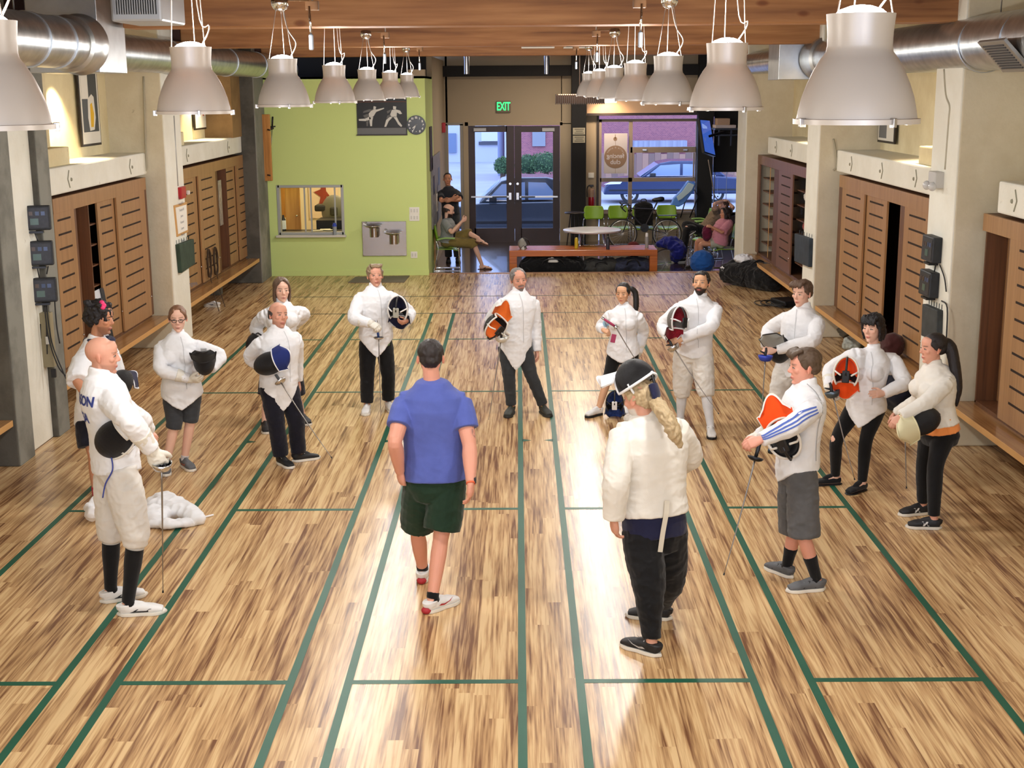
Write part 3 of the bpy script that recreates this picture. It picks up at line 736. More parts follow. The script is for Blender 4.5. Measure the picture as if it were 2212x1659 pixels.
    if jacket:
        j = jacket; mb = MB(); torso(mb, j.get('w', 1.0), j.get('d', 1.03), j.get('t0', -.10), pad=j.get('pad', .012), vf=j.get('vf', 0), vb=j.get('vb', 0), belly=j.get('belly', 0))
        if fem:
            for sg in (-1, 1): mb.ball(Pc+(Nb-Pc)*.66+F*.062*ht*build+RV*sg*.045*ht, (.05*ht, .045*ht, .05*ht), 16, 10)
        R = [r*k*j.get('fit', 1)*(.92 if fem else 1) for r in ARM[j.get('sleeve', 'jacket')]]
        for s in 'RL':
            sh, el, wr = J[s]; e = j.get('send', 1.97); e = e[s] if isinstance(e, dict) else e
            limb(mb, [Nb-up*.045*k, (Nb+sh)/2-up*.022*k, sh], [.045*k, .050*k, R[0]*.98], 16)
            limb(mb, [sh-up*.12*k+RV*(.04 if s == 'L' else -.04)*k, sh-up*.02*k+RV*(.02 if s == 'L' else -.02)*k], [.060*k, R[0]*.95], 14)
            P = subpath(J[s], 0, e, 8); limb(mb, P, radii_at(R, 0, e, 8), 18, 4, round1=False)
        if j.get('collar', True):
            ch = j.get('ch', .062)*k; nd = nrm(head_world(MH, (0, .04, -.32))-Nb)
            loft(mb, [Nb-up*.035*k, Nb+nd*.01*k, Nb+nd*ch], [nr*1.9, nr*1.42, nr*1.34], [nr*1.7, nr*1.42, nr*1.34], RV, 22, round1=False)
        me = remesh(mb, .0065, 4); co = mesh_np(me); wt = np.full(len(co), .55)
        for s in 'RL':
            for q, r in ((J[s][1], .16*k), (J[s][0], .14*k)): wt = np.maximum(wt, 1.25*np.exp(-(np.linalg.norm(co-q, axis=1)/r)**2))
        wt = np.maximum(wt, 1.0*np.exp(-(((co-Pc) @ up-.16*tl)/(.14*tl))**2)*.9)
        folds(me, j.get('fold', .0085), j.get('ff', 9.5), seed=sum(map(ord, label)) % 89, weight=wt, stretch=(1, 1, 1.25))
        out['jacket'] = emit_mesh(j.get('name', 'fencing_jacket'), me, j['mat'], body, base)
        if j.get('seam', True):
            # zip line down one side of the chest and round the collar
            u = RV*-1; pts = [(j.get('zx', .03)*k*sd, y*tl) for sd, y in ((1, 1.0), (1.4, .93), (1.9, .8), (2.1, .5), (2.2, .1))]
            vs, fs = strip2d(catmull([(a, b, 0) for a, b in pts], 5), .006) if False else strip2d([p[:2] for p in catmull([(a, b, 0) for a, b in pts], 5)], .006)
            decal(body, 'jacket_seam', out['jacket'], base, vs, fs, Pc, u if j.get('front', True) else -u, up, j.get('seam_mat', mat('seam_pale', srgb(196, 198, 202), .8)))
    for s in gloves:
        sh, el, wr = J[s]; _, hdir, palm, side, curl = arms[s]['_h']; mb = MB(); gs = .108*ht*1.06
        hand_geo(mb, wr, hdir, palm, gs, curl, side, fat=1.22)
        fd = nrm(wr-el); limb(mb, [wr+fd*.03, wr-fd*.02, wr-fd*.13*k], [.038*k, .046*k, .066*k], 18, 6, round1=False)
        me = remesh(mb, .005, 2, .4); folds(me, .002, 25, 2); out['glove'+s] = emit_mesh('glove', me, mat('glove_white', srgb(225, 222, 212), .75, var=.06, vscale=20), body, base); out['glove'+s]['label'] = 'white fencing glove'
    if extra: extra(out)
    return out
# ================================================================== masks and blades
def mask(label, c, fwd, up, bib=M_WHITE, lining=M_NAVY, cage=M_CAGE, trim=M_WHITE2, s=1.0, tongue=None, bibfold=0.0, inner_top=None, name='fencing_mask', group='fencing masks held under the arm'):
    c = np.array(c, float); f = nrm(fwd); u = nrm(np.array(up)-f*np.dot(up, f)); r = np.cross(f, u)
    W = lambda P: [c+s*(r*p[0]+f*p[1]+u*p[2]) for p in P]
    root = empty(name, c, label, 'mask', group)
    def dome(rx, ry, rz, e0, e1, a1=100, nu=22, nv=13, y0=0.0):
        vs = []; fs = []
        for i in range(nv+1):
            e = R_(e0+(e1-e0)*i/nv)
            for j in range(nu+1):
                a = R_(-a1+2*a1*j/nu); vs.append((rx*math.cos(e)*math.sin(a), y0+ry*math.cos(e)*math.cos(a), rz*math.sin(e)))
        for i in range(nv):
            for j in range(nu): fs.append((i*(nu+1)+j, i*(nu+1)+j+1, (i+1)*(nu+1)+j+1, (i+1)*(nu+1)+j))
        return vs, fs
    def shell(a, b):
        mb = MB(); (v0, f0), (v1, f1) = a, b; n = len(v0); nu = 22; nv = 13
        mb.add(W(list(v0)+list(v1)), list(f0)+[tuple(n+i for i in f[::-1]) for f in f1])
        rim = [j for j in range(nu+1)]+[(i+1)*(nu+1)+nu for i in range(nv)]+[nv*(nu+1)+nu-1-j for j in range(nu)]+[(nv-1-i)*(nu+1) for i in range(nv-1)]
        k = len(rim); mb.add([], []); o = len(mb.v)-2*n
        mb.f += [(o+rim[i], o+rim[(i+1) % k], o+n+rim[(i+1) % k], o+n+rim[i]) for i in range(k)]; mb.mi += [0]*k
        return mb, [v0[i] for i in rim]
    mb, rim = shell(dome(.108, .155, .150, -42, 88), dome(.103, .150, .145, -42, 88)); mb.build('mesh_cage', cage, root, 50)
    t = MB(); t.tube(W(rim), .009*s, 8, closed=True); t.build('trim', trim, root, 180)
    li = MB(); v, fcs = dome(.097, .142, .139, -12, 86, 94); v2, f2 = dome(.088, .131, .128, -12, 86, 94)
    mb2, _ = shell((v, fcs), (v2, f2)); mb2.build('padded_lining', inner_top or lining, root, 50)
    # bib: a curved tongue-shaped apron below the cage
    N = 14; Q = 9; out = []; inn = []
    for i in range(Q):
        q = i/(Q-1); z = -.085-.185*q; wd = .112+.018*math.sin(math.pi*q*.6)-.085*max(0, q-.62)**1.2*2.2; yf = .115+.045*q-bibfold*q*.10
        for j in range(N):
            a = -1+2*j/(N-1); out.append((wd*a, yf*(1-.55*a*a)+.01, z-.02*(a*a)*(-1 if q > .7 else 0)+(.035*a*a if q > .6 else 0))); inn.append((wd*a*.97, (yf-.012)*(1-.55*a*a)+.006, out[-1][2]+.002))
    F1 = [(i*N+j, i*N+j+1, (i+1)*N+j+1, (i+1)*N+j) for i in range(Q-1) for j in range(N-1)]
    rimb = [j for j in range(N)]+[(i+1)*N+N-1 for i in range(Q-1)]+[(Q-1)*N+N-2-j for j in range(N-1)]+[(Q-2-i)*N for i in range(Q-2)]
    b = MB(); b.m(0).add(W(out), F1); o1 = len(b.v); b.m(1).add(W(inn), [f_[::-1] for f_ in F1]); k = len(rimb)
    b.m(0); b.f += [(rimb[i], rimb[(i+1) % k], o1+rimb[(i+1) % k], o1+rimb[i]) for i in range(k)]; b.mi += [0]*k
    b.build('bib', [bib, lining], root, 60)
    e = MB(); e.tube(W([out[i] for i in rimb]), .006*s, 6, closed=True); e.build('bib_edge', trim, root, 180)
    # spring tongue at the back of the head
    tb = MB(); tb.tube(W([(0, .02, .148), (0, -.06, .135), (0, -.105, .075), (0, -.115, .0)]), .010*s, 8); tb.build('back_spring', M_BLKP, root, 180)
    tp = MB(); tp.box((0, 0, 0), (1, 1, 1)); P = [(x*.032, -.112+y*.008, -.01+z*.055) for x, y, z in [(2*a, 2*b_, 2*c_) for a, b_, c_ in MB().box((0, 0, 0), (1, 1, 1)).v]]
    tp = MB().add(W(P), tp.f); tp.build('neck_pad', tongue or M_BLKP, root, bevel=.012*s, smooth=60)
    for sg in (-1, 1): MB().tube(W([(sg*.104, .0, .02), (sg*.09, -.06, .02), (sg*.045, -.105, .0)]), .008*s, 6).build('head_strap', trim, root, 180)
    return root

def blade(label, guard, tip, gripdir=None, style='epee', gripcol=None, glen=.15, guardmat=None, gsize=1.0, name='fencing_epee', group='blades in the fencers\' hands', reach=None, pad=None):
    """guard centre and point of the blade in the world"""
    g = np.array(guard, float); t = np.array(tip, float); d = nrm(t-g); L = np.linalg.norm(t-g); gd = nrm(gripdir) if gripdir is not None else -d
    root = empty(name, g, label, 'fencing weapon', group); sag = V(0, 0, -1)-d*np.dot(V(0, 0, -1), d)
    b = MB(); P = [g+d*L*q+sag*.03*L*math.sin(math.pi*q)*.6 for q in np.linspace(0, 1, 12)]
    b.tube(P, [.0068-.0040*q for q in np.linspace(0, 1, 12)], 8); b.build('blade', M_BLADE, root, 180)
    tp = MB(); tp.cyl(P[-1]-d*.008, P[-1]+d*.008, .0055, .006, 10); tp.build('point', M_BLKP, root, 60)
    gm = guardmat or M_STEEL; s = gsize
    gb = MB()
    prof = [(.008, .012), (.03, .012), (.05, .004), (.062*s, -.02*s), (.066*s, -.044*s), (.064*s, -.044*s), (.058*s, -.02*s), (.046, .0), (.008, .004)] if style == 'epee' else [(.008, .012), (.03, .011), (.048*s, .002), (.058*s, -.012), (.056*s, -.014), (.045*s, -.002), (.008, .004)]
    gb.lathe(prof, g, d, 28); gb.build('bell_guard', gm, root, 180)
    pb = MB(); pb.cyl(g-d*.002, g-d*.016, .043*s, .043*s, 20); pb.build('guard_pad', pad or mat('pad_dark', (.03, .03, .035), .9), root, 60)
    gr = MB(); gm2 = gripcol or M_BLKP
    if style == 'pistol' or (style == 'epee' and gripcol is None):
        u = nrm(np.cross(gd, V(.3, .8, .2))); Pq = [g+gd*.01, g+gd*.05+u*.004, g+gd*.09-u*.003, g+gd*glen*.8]; gr.tube(Pq, [.011, .014, .013, .010], 10)
        gr.tube([g+gd*.06, g+gd*.075+u*.035, g+gd*.085+u*.055], [.010, .008, .005], 8); gr.tube([g+gd*.035, g+gd*.03-u*.03], [.009, .006], 8)
    else:
        gr.tube([g+gd*.01, g+gd*glen*.4, g+gd*glen*.8, g+gd*glen], [.012, .0145, .013, .012], 10)
        pm = MB(); pm.cyl(g+gd*glen, g+gd*(glen+.03), .013, .012, 12); pm.build('pommel', M_STEEL, root, 60)
    gr.build('grip', gm2, root, 180)
    return root
# ================================================================== the fencers on the floor
FAIR = srgb(222, 172, 150); PALE = srgb(228, 184, 164); TAN = srgb(196, 140, 110); ASIAN = srgb(214, 166, 132); RUDDY = srgb(210, 156, 134)
LIPM = srgb(176, 104, 96); LIPF = srgb(190, 96, 92)
JK = dict(mat=M_WHITE, vf=.13, vb=.03, t0=-.04)

# --- bald fencer at the left
bald = person('bald fencer in full white with black knee socks, side-on, back lettered in blue', 1.86, 120, (250, 1003, .0), (216, 815, .0), dict(c=(221, 768), yaw=94, pitch=4, dy=.0, r=7.6),
    dict(R=dict(el=(278, 905, -1), wr=(328, 972, 1), hand=dict(dir=(.35, .1, -.9), palm=(-.2, .9, .2), curl=1.1)), L=dict(el=(300, 905, 1), wr=(318, 930, 1), hand=dict(dir=(.6, -.6, -.3), palm=(0, -.5, -.8), curl=.8))),
    dict(R=dict(kn=(294, 1160, -.01), heel=(256, 1330), toe=(352, 1323)), L=dict(kn=(240, 1150, .0), heel=(217, 1303), toe=(313, 1286))),
    skin=RUDDY, lip=LIPM, brow=srgb(120, 80, 55), beard=srgb(150, 104, 84), bstyle='stubble', jacket=dict(mat=M_WHITE, t0=-.03, vf=.04, vb=.02, front=True, seam=False, fit=1.05),
    trousers=dict(style='breeches', mat=M_BREECH, end=1.12, cuff=.9, name='fencing_breeches', fold=.009), socks=dict(mat=M_BLACK, start=1.02, label='long black sock'), gloves=('R',), shoes=dict(upper=M_SHOEW, sole=M_SOLEW, trim=M_SHOEB, laces=M_SHOEW, label='white court shoe with dark side marks', logo=[(-.06, .006), (-.01, .03), (.0, .03), (-.02, .016), (.05, .016), (.07, .03), (.085, .03), (.06, .006)]))
b = bald; tv = b['up']; back = -b['F']
vs, fs = text_geo('NELSON', .088, bold=.003)
dk = mat('letter_blue', srgb(52, 66, 140), .8)
decal(b['body'], 'name_lettering', b['jacket'], b['base'], vs, fs, b['Pc']+tv*(.80*np.linalg.norm(b['Nb']-b['Pc'])), b['RV'], tv, dk, .004)
vs, fs = text_geo('USA', .088, bold=.003)
decal(b['body'], 'country_lettering', b['jacket'], b['base'], vs, fs, b['Pc']+tv*(.60*np.linalg.norm(b['Nb']-b['Pc'])), b['RV'], tv, dk, .004)
for s in 'RL':   # grey bands under the knee and a small white mark on each sock
    J = b['J']['leg'+s]; mb = MB(); p = J[1]+(J[2]-J[1])*.10; q = J[1]+(J[2]-J[1])*.16; mb.cyl(p, q, .066, .063, 24); mb.build('sock_band', mat('band_grey', srgb(190, 190, 188), .9), b['socks' if False else 'sock'+s], 60)
    vs, fs = text_geo('A', .04); decal(b['sock'+s], 'sock_mark', b['sock'+s], b['base'], vs, fs, J[1]+(J[2]-J[1])*.38, V(-1, 0, 0), V(0, 0, 1), M_SHOEW) if False else None
y = b['Yb']
gp = b['arms']['R']['_grip']
blade('thin blade with wide steel guard hanging from the bald fencer\'s gloved hand', gp+V(.02, .0, -.055), aty(352, 1278, y-.10), style='epee')
mask('black fencing mask with white bib clamped under the bald fencer\'s arm', aty(256, 948, y-.15), (-.45, -.75, .5), (-.75, .0, -.65), lining=M_NAVY, bib=M_WHITE, s=1.02)
cd = MB(); cd.tube(catmull([aty(240, 985, y-.20), aty(243, 1015, y-.22), aty(228, 1045, y-.2), aty(222, 1075, y-.18)], 6), .005, 8)
tag(cd.build('body_cord', mat('cord_blue', srgb(60, 76, 160), .5), None, 180, base=aty(240, 985, y-.2)), 'blue body cord looping down from the bald fencer\'s black mask', 'cord')

# --- curly-haired fencer behind him
curly = person('fencer with black curls and a pink hair tie standing behind the bald fencer', 1.74, 70, (205, 905, .0), (208, 737, .0), dict(c=(217, 688), yaw=78, pitch=8),
    dict(R=dict(el=(166, 822, -1), wr=(196, 868, -1), hand=dict(dir=(.8, -.1, -.5))), L=dict(el=(252, 818, 1), wr=(262, 846, -1), hand=dict(dir=(.3, -.6, -.3)))),
    dict(R=dict(kn=(203, 985, -.02), heel=(203, 1092), toe=(238, 1110)), L=dict(kn=(222, 985, .02), heel=(222, 1068), toe=(262, 1082))),
    skin=TAN, lip=LIPM, brow=srgb(30, 22, 18), beard=srgb(70, 48, 38), bstyle='stubble', hairs=dict(style='curly', col=srgb(26, 22, 24)), jacket=dict(mat=M_WHITE, t0=-.06, vf=.02, sleeve='loose', send={'R': 1.05, 'L': 1.9}, seam=False, fit=1.05, ch=.05),
    trousers=dict(style='shorts', mat=M_NAVYB, end=.7, name='shorts'), socks=dict(mat=M_RED, start=1.72, label='red ankle sock'), shoes=dict(upper=M_SHOEW, sole=M_SOLEW, laces=M_NAVY, label='white shoe'))
hb = MB(); hw = head_world(curly['MH'], [(-.20, -.20, .50), (-.28, -.12, .50), (-.23, -.16, .56), (-.16, -.1, .57), (-.27, -.2, .44)])
for p in hw: hb.ball(p, (.022, .022, .022), 10, 7)
hb.build('hair_tie', mat('pink_tie', srgb(232, 60, 120), .6), curly['body'], 180, base=curly['base'])
nk = MB(); limb(nk, [curly['Nb']+V(-.10, .06, -.01), curly['Nb']+V(-.02, -.07, .0), curly['Nb']+V(.09, -.04, -.02), curly['Nb']+V(.10, .07, .0), curly['Nb']+V(-.10, .06, -.01)], [.034]*5, 12)
nk.build('collar', M_NAVY, curly['body'], 180, base=curly['base'])
mask('navy-bibbed mask held before the curly-haired fencer', aty(256, 832, curly['Yb']-.10), (.45, .2, .55), (.5, -.5, .7), bib=M_NAVY, lining=M_NAVY, trim=M_WHITE, s=.95)

# --- woman with glasses
gla = person('woman with glasses in white jacket and charcoal knee-length trousers holding a black mask', 1.60, 8, (393, 846, .0), (383, 724, .0), dict(c=(384, 688), yaw=12, pitch=6),
    dict(R=dict(el=(346, 800, -1), wr=(410, 818, -1), hand=dict(dir=(.95, -.25, -.05), palm=(0, .5, .6), curl=.7)), L=dict(el=(479, 768, 1), wr=(456, 799, -1), hand=dict(dir=(-.8, -.5, -.1), palm=(.1, .7, .6), curl=.7))),
    dict(R=dict(kn=(377, 915, -.02), heel=(363, 1008), toe=(357, 1035)), L=dict(kn=(412, 905, -.02), heel=(388, 1002), toe=(423, 1023))),
    skin=PALE, lip=LIPM, brow=srgb(120, 84, 56), fem=True, hairs=dict(style='bun', col=srgb(122, 86, 62), seed=3), jacket=dict(JK, vf=.12, fit=1.08, w=1.08, d=1.1), trousers=dict(style='capri', mat=M_CHAR, end={'R': 1.12, 'L': 1.06}, name='cropped_trousers'), gloves=('R',),
    socks=dict(mat=cloth('sock_pale', (200, 196, 196)), start=1.9, label='pale ankle sock'), shoes=dict(upper=M_SHOEG, sole=M_SOLEW, trim=mat('mark_orange', srgb(190, 90, 70), .6), laces=M_SHOEB, label='grey running shoe with orange side mark'))
gb = MB()
for s in (-1, 1): gb.tube(head_world(gla['MH'], [(s*.125+.085*math.cos(a), -.405+.02*abs(math.cos(a)), .005+.058*math.sin(a)) for a in np.linspace(0, 2*math.pi, 18)[:-1]]), .0032, 6, closed=True); gb.tube(head_world(gla['MH'], [(s*.21, -.385, .02), (s*.33, -.1, .02), (s*.335, .05, -.0)]), .003, 6)
gb.tube(head_world(gla['MH'], [(-.04, -.41, .015), (0, -.425, .022), (.04, -.41, .015)]), .003, 6); gb.build('eyeglasses', mat('frame_brown', (.04, .025, .02), .3), gla['body'], 180, base=gla['base'])
mask('black mask with a white patch on top in the bespectacled woman\'s arm', aty(441, 778, gla['Yb']-.16), (.15, -.75, -.5), (-.1, .55, -.8), bib=M_BLACK, lining=M_BLACK, trim=M_BLKP, s=.92, tongue=M_WHITE)

# --- smiling bald man and the long-haired woman behind him
lon = person('woman with shoulder-length brown hair in white, hand on hip, behind the smiling man', 1.66, 12, (607, 752, .0), (610, 655, .0), dict(c=(608, 626), yaw=22, pitch=4),
    dict(R=dict(el=(552, 706, 1), wr=(560, 742, -1), hand=dict(dir=(.3, -.2, -.9), curl=.7)), L=dict(el=(658, 678, 1), wr=(634, 706, 1), hand=dict(dir=(-.7, .3, -.5), palm=(-.5, -.2, .2), curl=.6))),
    dict(R=dict(kn=(577, 858, -.02), heel=(572, 925), toe=(576, 938)), L=dict(kn=(640, 858, -.02), heel=(648, 908), toe=(668, 921))),
    skin=PALE, lip=LIPM, brow=srgb(96, 70, 52), fem=True, hairs=dict(style='long', col=srgb(96, 76, 62), seed=2), jacket=dict(JK, vf=.10, fold=.011, fit=1.12), trousers=dict(style='shorts', mat=M_NAVYB, end=.95, name='shorts', fit=.9), gloves=('L',),
    shoes=dict(upper=M_SHOEB, sole=M_SOLEW, laces=M_SHOEB, label='black trainer'))
mask('black mask in the right hand of the long-haired woman', aty(553, 742, lon['Yb']-.06), (-.5, -.6, -.3), (.1, -.3, .9), bib=M_BLACK, lining=M_BLACK, trim=M_BLKP, s=.8)
smi = person('smiling bald man in white jacket and long midnight trousers, mask under his arm', 1.64, 32, (602, 832, .0), (603, 711, .0), dict(c=(601, 681), yaw=38, pitch=-4, roll=6),
    dict(R=dict(el=(538, 772, 1), wr=(588, 808, -1), hand=dict(dir=(.75, -.2, -.5), palm=(.1, .6, -.3), curl=.8)), L=dict(el=(640, 772, 1), wr=(643, 824, 1), hand=dict(dir=(.1, .0, -1), curl=.4))),
    dict(R=dict(kn=(597, 915, -.03), heel=(601, 1000), toe=(630, 1013)), L=dict(kn=(640, 910, -.03), heel=(636, 998), toe=(684, 991))),
    skin=RUDDY, lip=LIPM, brow=srgb(60, 48, 42), beard=srgb(160, 110, 94), bstyle='stubble', hairs=dict(style='fringe', col=srgb(64, 58, 56)), jacket=dict(JK, vf=.20, fit=1.05, w=1.03, fold=.008), trousers=dict(style='trousers', mat=M_NAVYB, end=1.97, fit=1.05), gloves=('R',),
    shoes=dict(upper=M_SHOEB, sole=M_SOLEW, laces=M_SHOEW, label='black shoe with white heel', style='low'))
y = smi['Yb']; gp = smi['arms']['R']['_grip']
blade('foil slanting to the floor from the smiling bald man\'s gloved hand', aty(607, 826, y-.24), aty(716, 988, y-.62), style='foil', gripcol=M_SHOEG)
mask('mask with navy bib and white trim under the smiling bald man\'s arm', aty(582, 785, y-.20), (-.15, -.85, .2), (-.95, .0, -.35), bib=cloth('blue_lining', (34, 48, 112)), lining=cloth('blue_lining', (34, 48, 112)), trim=M_WHITE, s=.98, bibfold=.3)

# --- man in the green tee
gre = person('grey-haired man with a green tee showing under his white jacket, black trousers', 1.64, 10, (812, 738, .0), (811, 622, .0), dict(c=(810, 596), yaw=18, pitch=-6),
    dict(R=dict(el=(762, 688, -1), wr=(800, 699, -1), hand=dict(dir=(.75, -.3, -.35), palm=(.1, .3, -.9), curl=.9)), L=dict(el=(886, 676, 1), wr=(882, 692, -1), hand=dict(dir=(-.75, -.5, -.2), palm=(-.3, .5, .6), curl=.8))),
    dict(R=dict(kn=(793, 808, -.02), heel=(796, 884), toe=(787, 902)), L=dict(kn=(838, 804, -.02), heel=(836, 880), toe=(850, 893))),
    skin=RUDDY, lip=srgb(170, 96, 88), brow=srgb(150, 116, 88), hairs=dict(style='wavy', col=srgb(138, 118, 92), seed=4), jacket=dict(JK, vf=.19, vb=.0, t0=.07, w=1.06, d=1.06, fit=1.08), under=dict(mat=M_GREEN, t0=-.05, label='green tee hem'), trousers=dict(style='trousers', mat=M_BLACK, end=1.93), gloves=('R',),
    shoes=dict(upper=M_SHOEW, sole=M_SOLEW, laces=M_SHOEW, label='white trainer'))
y = gre['Yb']
blade('foil with blue grip hanging straight down from the man with the green tee', aty(818, 731, y-.26), aty(823, 911, y-.30), gripdir=(aty(814, 703, y-.25)-aty(818, 731, y-.26)), style='foil', gripcol=mat('grip_blue', srgb(60, 86, 150), .6), glen=.17)
mask('navy-lined mask resting on the forearm of the man with the green tee', aty(860, 668, y-.26), (.12, .9, .1), (.05, -.1, 1), bib=M_BLACK, lining=M_NAVY, trim=M_SHOEW, s=1.0, tongue=mat('pad_grey', srgb(170, 170, 160), .7))

# --- coach in the blue tee, seen from behind
def tat(J): sh, el, wr = J['R']; return (sh+(el-sh)*.72+V(.045, .0, 0), .055, srgb(96, 84, 92))
coach = person('coach from behind in blue T-shirt, dark green shorts and white trainers', 1.84, 180, (940, 1035, .0), (934, 828, .02), dict(c=(930, 774), yaw=184, pitch=4, r=7.2),
    dict(R=dict(el=(1014, 962, -1), wr=(1017, 1042, -1), hand=dict(dir=(-.05, .1, -1), palm=(-.9, .2, 0), curl=.35)), L=dict(el=(853, 955, -1), wr=(864, 1020, 1), hand=dict(dir=(.1, .35, -.9), palm=(.8, .5, 0), curl=.8))),
    dict(R=dict(kn=(952, 1165, .02), heel=(918, 1326), toe=(986, 1300)), L=dict(kn=(903, 1155, .02), heel=(908, 1268), toe=(924, 1225))),
    skin=srgb(220, 158, 136), lip=LIPM, brow=srgb(40, 28, 22), beard=srgb(60, 42, 36), bstyle='stubble', hairs=dict(style='short', col=srgb(34, 26, 24), seed=5), skinarm='bulky', tattoo=tat, build=1.04, sw=1.04,
    jacket=dict(mat=M_BLUET, t0=-.0, sleeve='tee', send=.62, collar=False, seam=False, name='blue_tee', fold=.006, ff=6, w=1.06, pad=.012), trousers=dict(style='shorts', mat=M_GREENS, end={'R': .84, 'L': .82}, name='shorts', fit=1.04, w=1.08), socks=dict(mat=M_BLACK, start=1.90, label='black ankle sock'),
    shoes=dict(upper=M_SHOEW, sole=M_SOLEW, trim=mat('mark_red', srgb(170, 40, 50), .6), laces=M_SHOEW, label='white trainer with red swoosh and red heel'))
sh, el, wr = coach['J']['R']; d = nrm(wr-el); wb = MB(); wb.cyl(wr-d*.035, wr-d*.005, .033, .031, 24); wb.box(wr-d*.02+V(.03, -.01, 0), (.014, .034, .036)); wb.build('wristwatch', M_BLKP, coach['body'], 40, base=coach['base'])
wb = MB(); wb.cyl(wr+d*.002, wr+d*.010, .031, .031, 24); wb.build('wristband', mat('band_orange', srgb(236, 110, 70), .6), coach['body'], 40, base=coach['base'])
nb = MB(); limb(nb, [coach['Nb']+V(.075*math.cos(a), .06*math.sin(a)-.0, -.002-.022*math.sin(a)) for a in np.linspace(0, 2*math.pi, 13)], [.008]*13, 8); nb.build('neckband', M_BLUET, coach['body'], 180, base=coach['base'])
for s in 'RL':
    sh_ = coach['shoe'+s]; h, d2 = foot_frame(atz(*(dict(R=(918, 1326), L=(908, 1268))[s])), atz(*(dict(R=(986, 1300), L=(924, 1225))[s])), .29); mb = MB(); mb.ball(h+V(0, 0, .022)+d2*.012, (.036, .036, .026), 14, 8); mb.build('heel_cap', mat('mark_red', (.4, .02, .03), .6), sh_, 180, base=coach['base'])

# --- older fencer with ponytail, mask pushed up on his head
pon = person('older fencer with long blond ponytail and mask pushed up on his head, from behind', 1.80, 196, (1414, 1140, .0), (1404, 905, .04), dict(c=(1382, 862), yaw=226, pitch=14, dy=.05, r=7.3),
    dict(R=dict(sh=(1465, 925, .03), el=(1492, 985, 1), wr=(1462, 1010, 1), hand=dict(dir=(-.6, .6, .3), curl=.6)), L=dict(sh=(1342, 935, -.02), el=(1331, 1035, -1), wr=(1326, 1122, 1), hand=dict(dir=(.1, .25, -.95), palm=(.8, .3, 0), curl=.4))),
    dict(R=dict(kn=(1446, 1255, .0), heel=(1440, 1338), toe=(1368, 1332)), L=dict(kn=(1402, 1262, -.02), heel=(1428, 1420), toe=(1345, 1393))),
    skin=RUDDY, lip=LIPM, brow=srgb(200, 190, 180), beard=srgb(205, 198, 190), bstyle='full', hairs=dict(style='tight', col=srgb(186, 164, 128), seed=6, tail=([(1412, 862, -.02), (1428, 882, -.15), (1446, 912, -.20), (1458, 938, -.21), (1470, 966, -.20)], [.035, .050, .055, .05, .012]), amp=.05), build=1.05,
    jacket=dict(mat=M_WHITE2, t0=.14, sleeve='loose', fit=.98, seam=False, fold=.007, pad=.03, w=1.02, ch=.045), under=dict(mat=M_NAVY, t0=-.06, label='navy shirt tail', w=1.08, d=1.1), trousers=dict(style='taper', mat=M_BLACK, end=1.96, fold=.008),
    shoes=dict(upper=M_SHOEB, sole=M_SOLEW, trim=mat('mark_silver', srgb(170, 170, 172), .5), laces=mat('mark_silver', (.4, .4, .4), .5), label='black trainer with silver lines'))
st = MB(); y = pon['Yb']; pts = catmull([aty(1441, 1082, y-.17), aty(1439, 1110, y-.19), aty(1432, 1150, y-.18), aty(1426, 1192, y-.17)], 5)
for i in range(len(pts)-1): st.bar(pts[i], pts[i+1]+(pts[i+1]-pts[i])*.06, .004, .030, up=(1, 0, 0))
st.build('hanging_strap', mat('strap_white', srgb(214, 208, 194), .8), pon['body'], 60, base=pon['base'])
bd = MB(); limb(bd, list(head_world(pon['MH'], [(0, -.36, -.40), (0, -.34, -.62), (0, -.26, -.80)])), [.05, .05, .02], 14); me = remesh(bd, .006, 2); folds(me, .008, 40, 3); set_col(me, np.tile(np.array(srgb(206, 200, 190)), (len(me.vertices), 1))); emit_mesh('beard', me, attr_mat('hair_strands'), pon['body'], pon['base'])
H0 = np.linalg.norm(pon['MH'][0][:, 0]); mm = mask('black mask pushed back on the ponytailed fencer\'s head with white bib as a peak', head_world(pon['MH'], (0, -.02, .42)), head_world(pon['MH'], (0, -.35, 1))-pon['MH'][1], head_world(pon['MH'], (0, 1, .35))-pon['MH'][1], bib=M_WHITE, lining=M_WHITE2, trim=M_WHITE, s=.98, tongue=M_NAVY, group='fencing masks worn')
nk = MB(); limb(nk, list(head_world(pon['MH'], [(.02, .52, .34), (.02, .56, .05), (.02, .50, -.16)])), [.05, .055, .045], 12, flat=.45); nk.build('neck_flap', M_NAVY, mm, 180)
rt = MB(); p = head_world(pon['MH'], (.1, .56, -.14)); rt.ball(p, (.016, .016, .016), 8, 6); rt.build('hair_tie', mat('tie_orange', srgb(230, 110, 50), .6), pon['body'], 180, base=pon['base'])

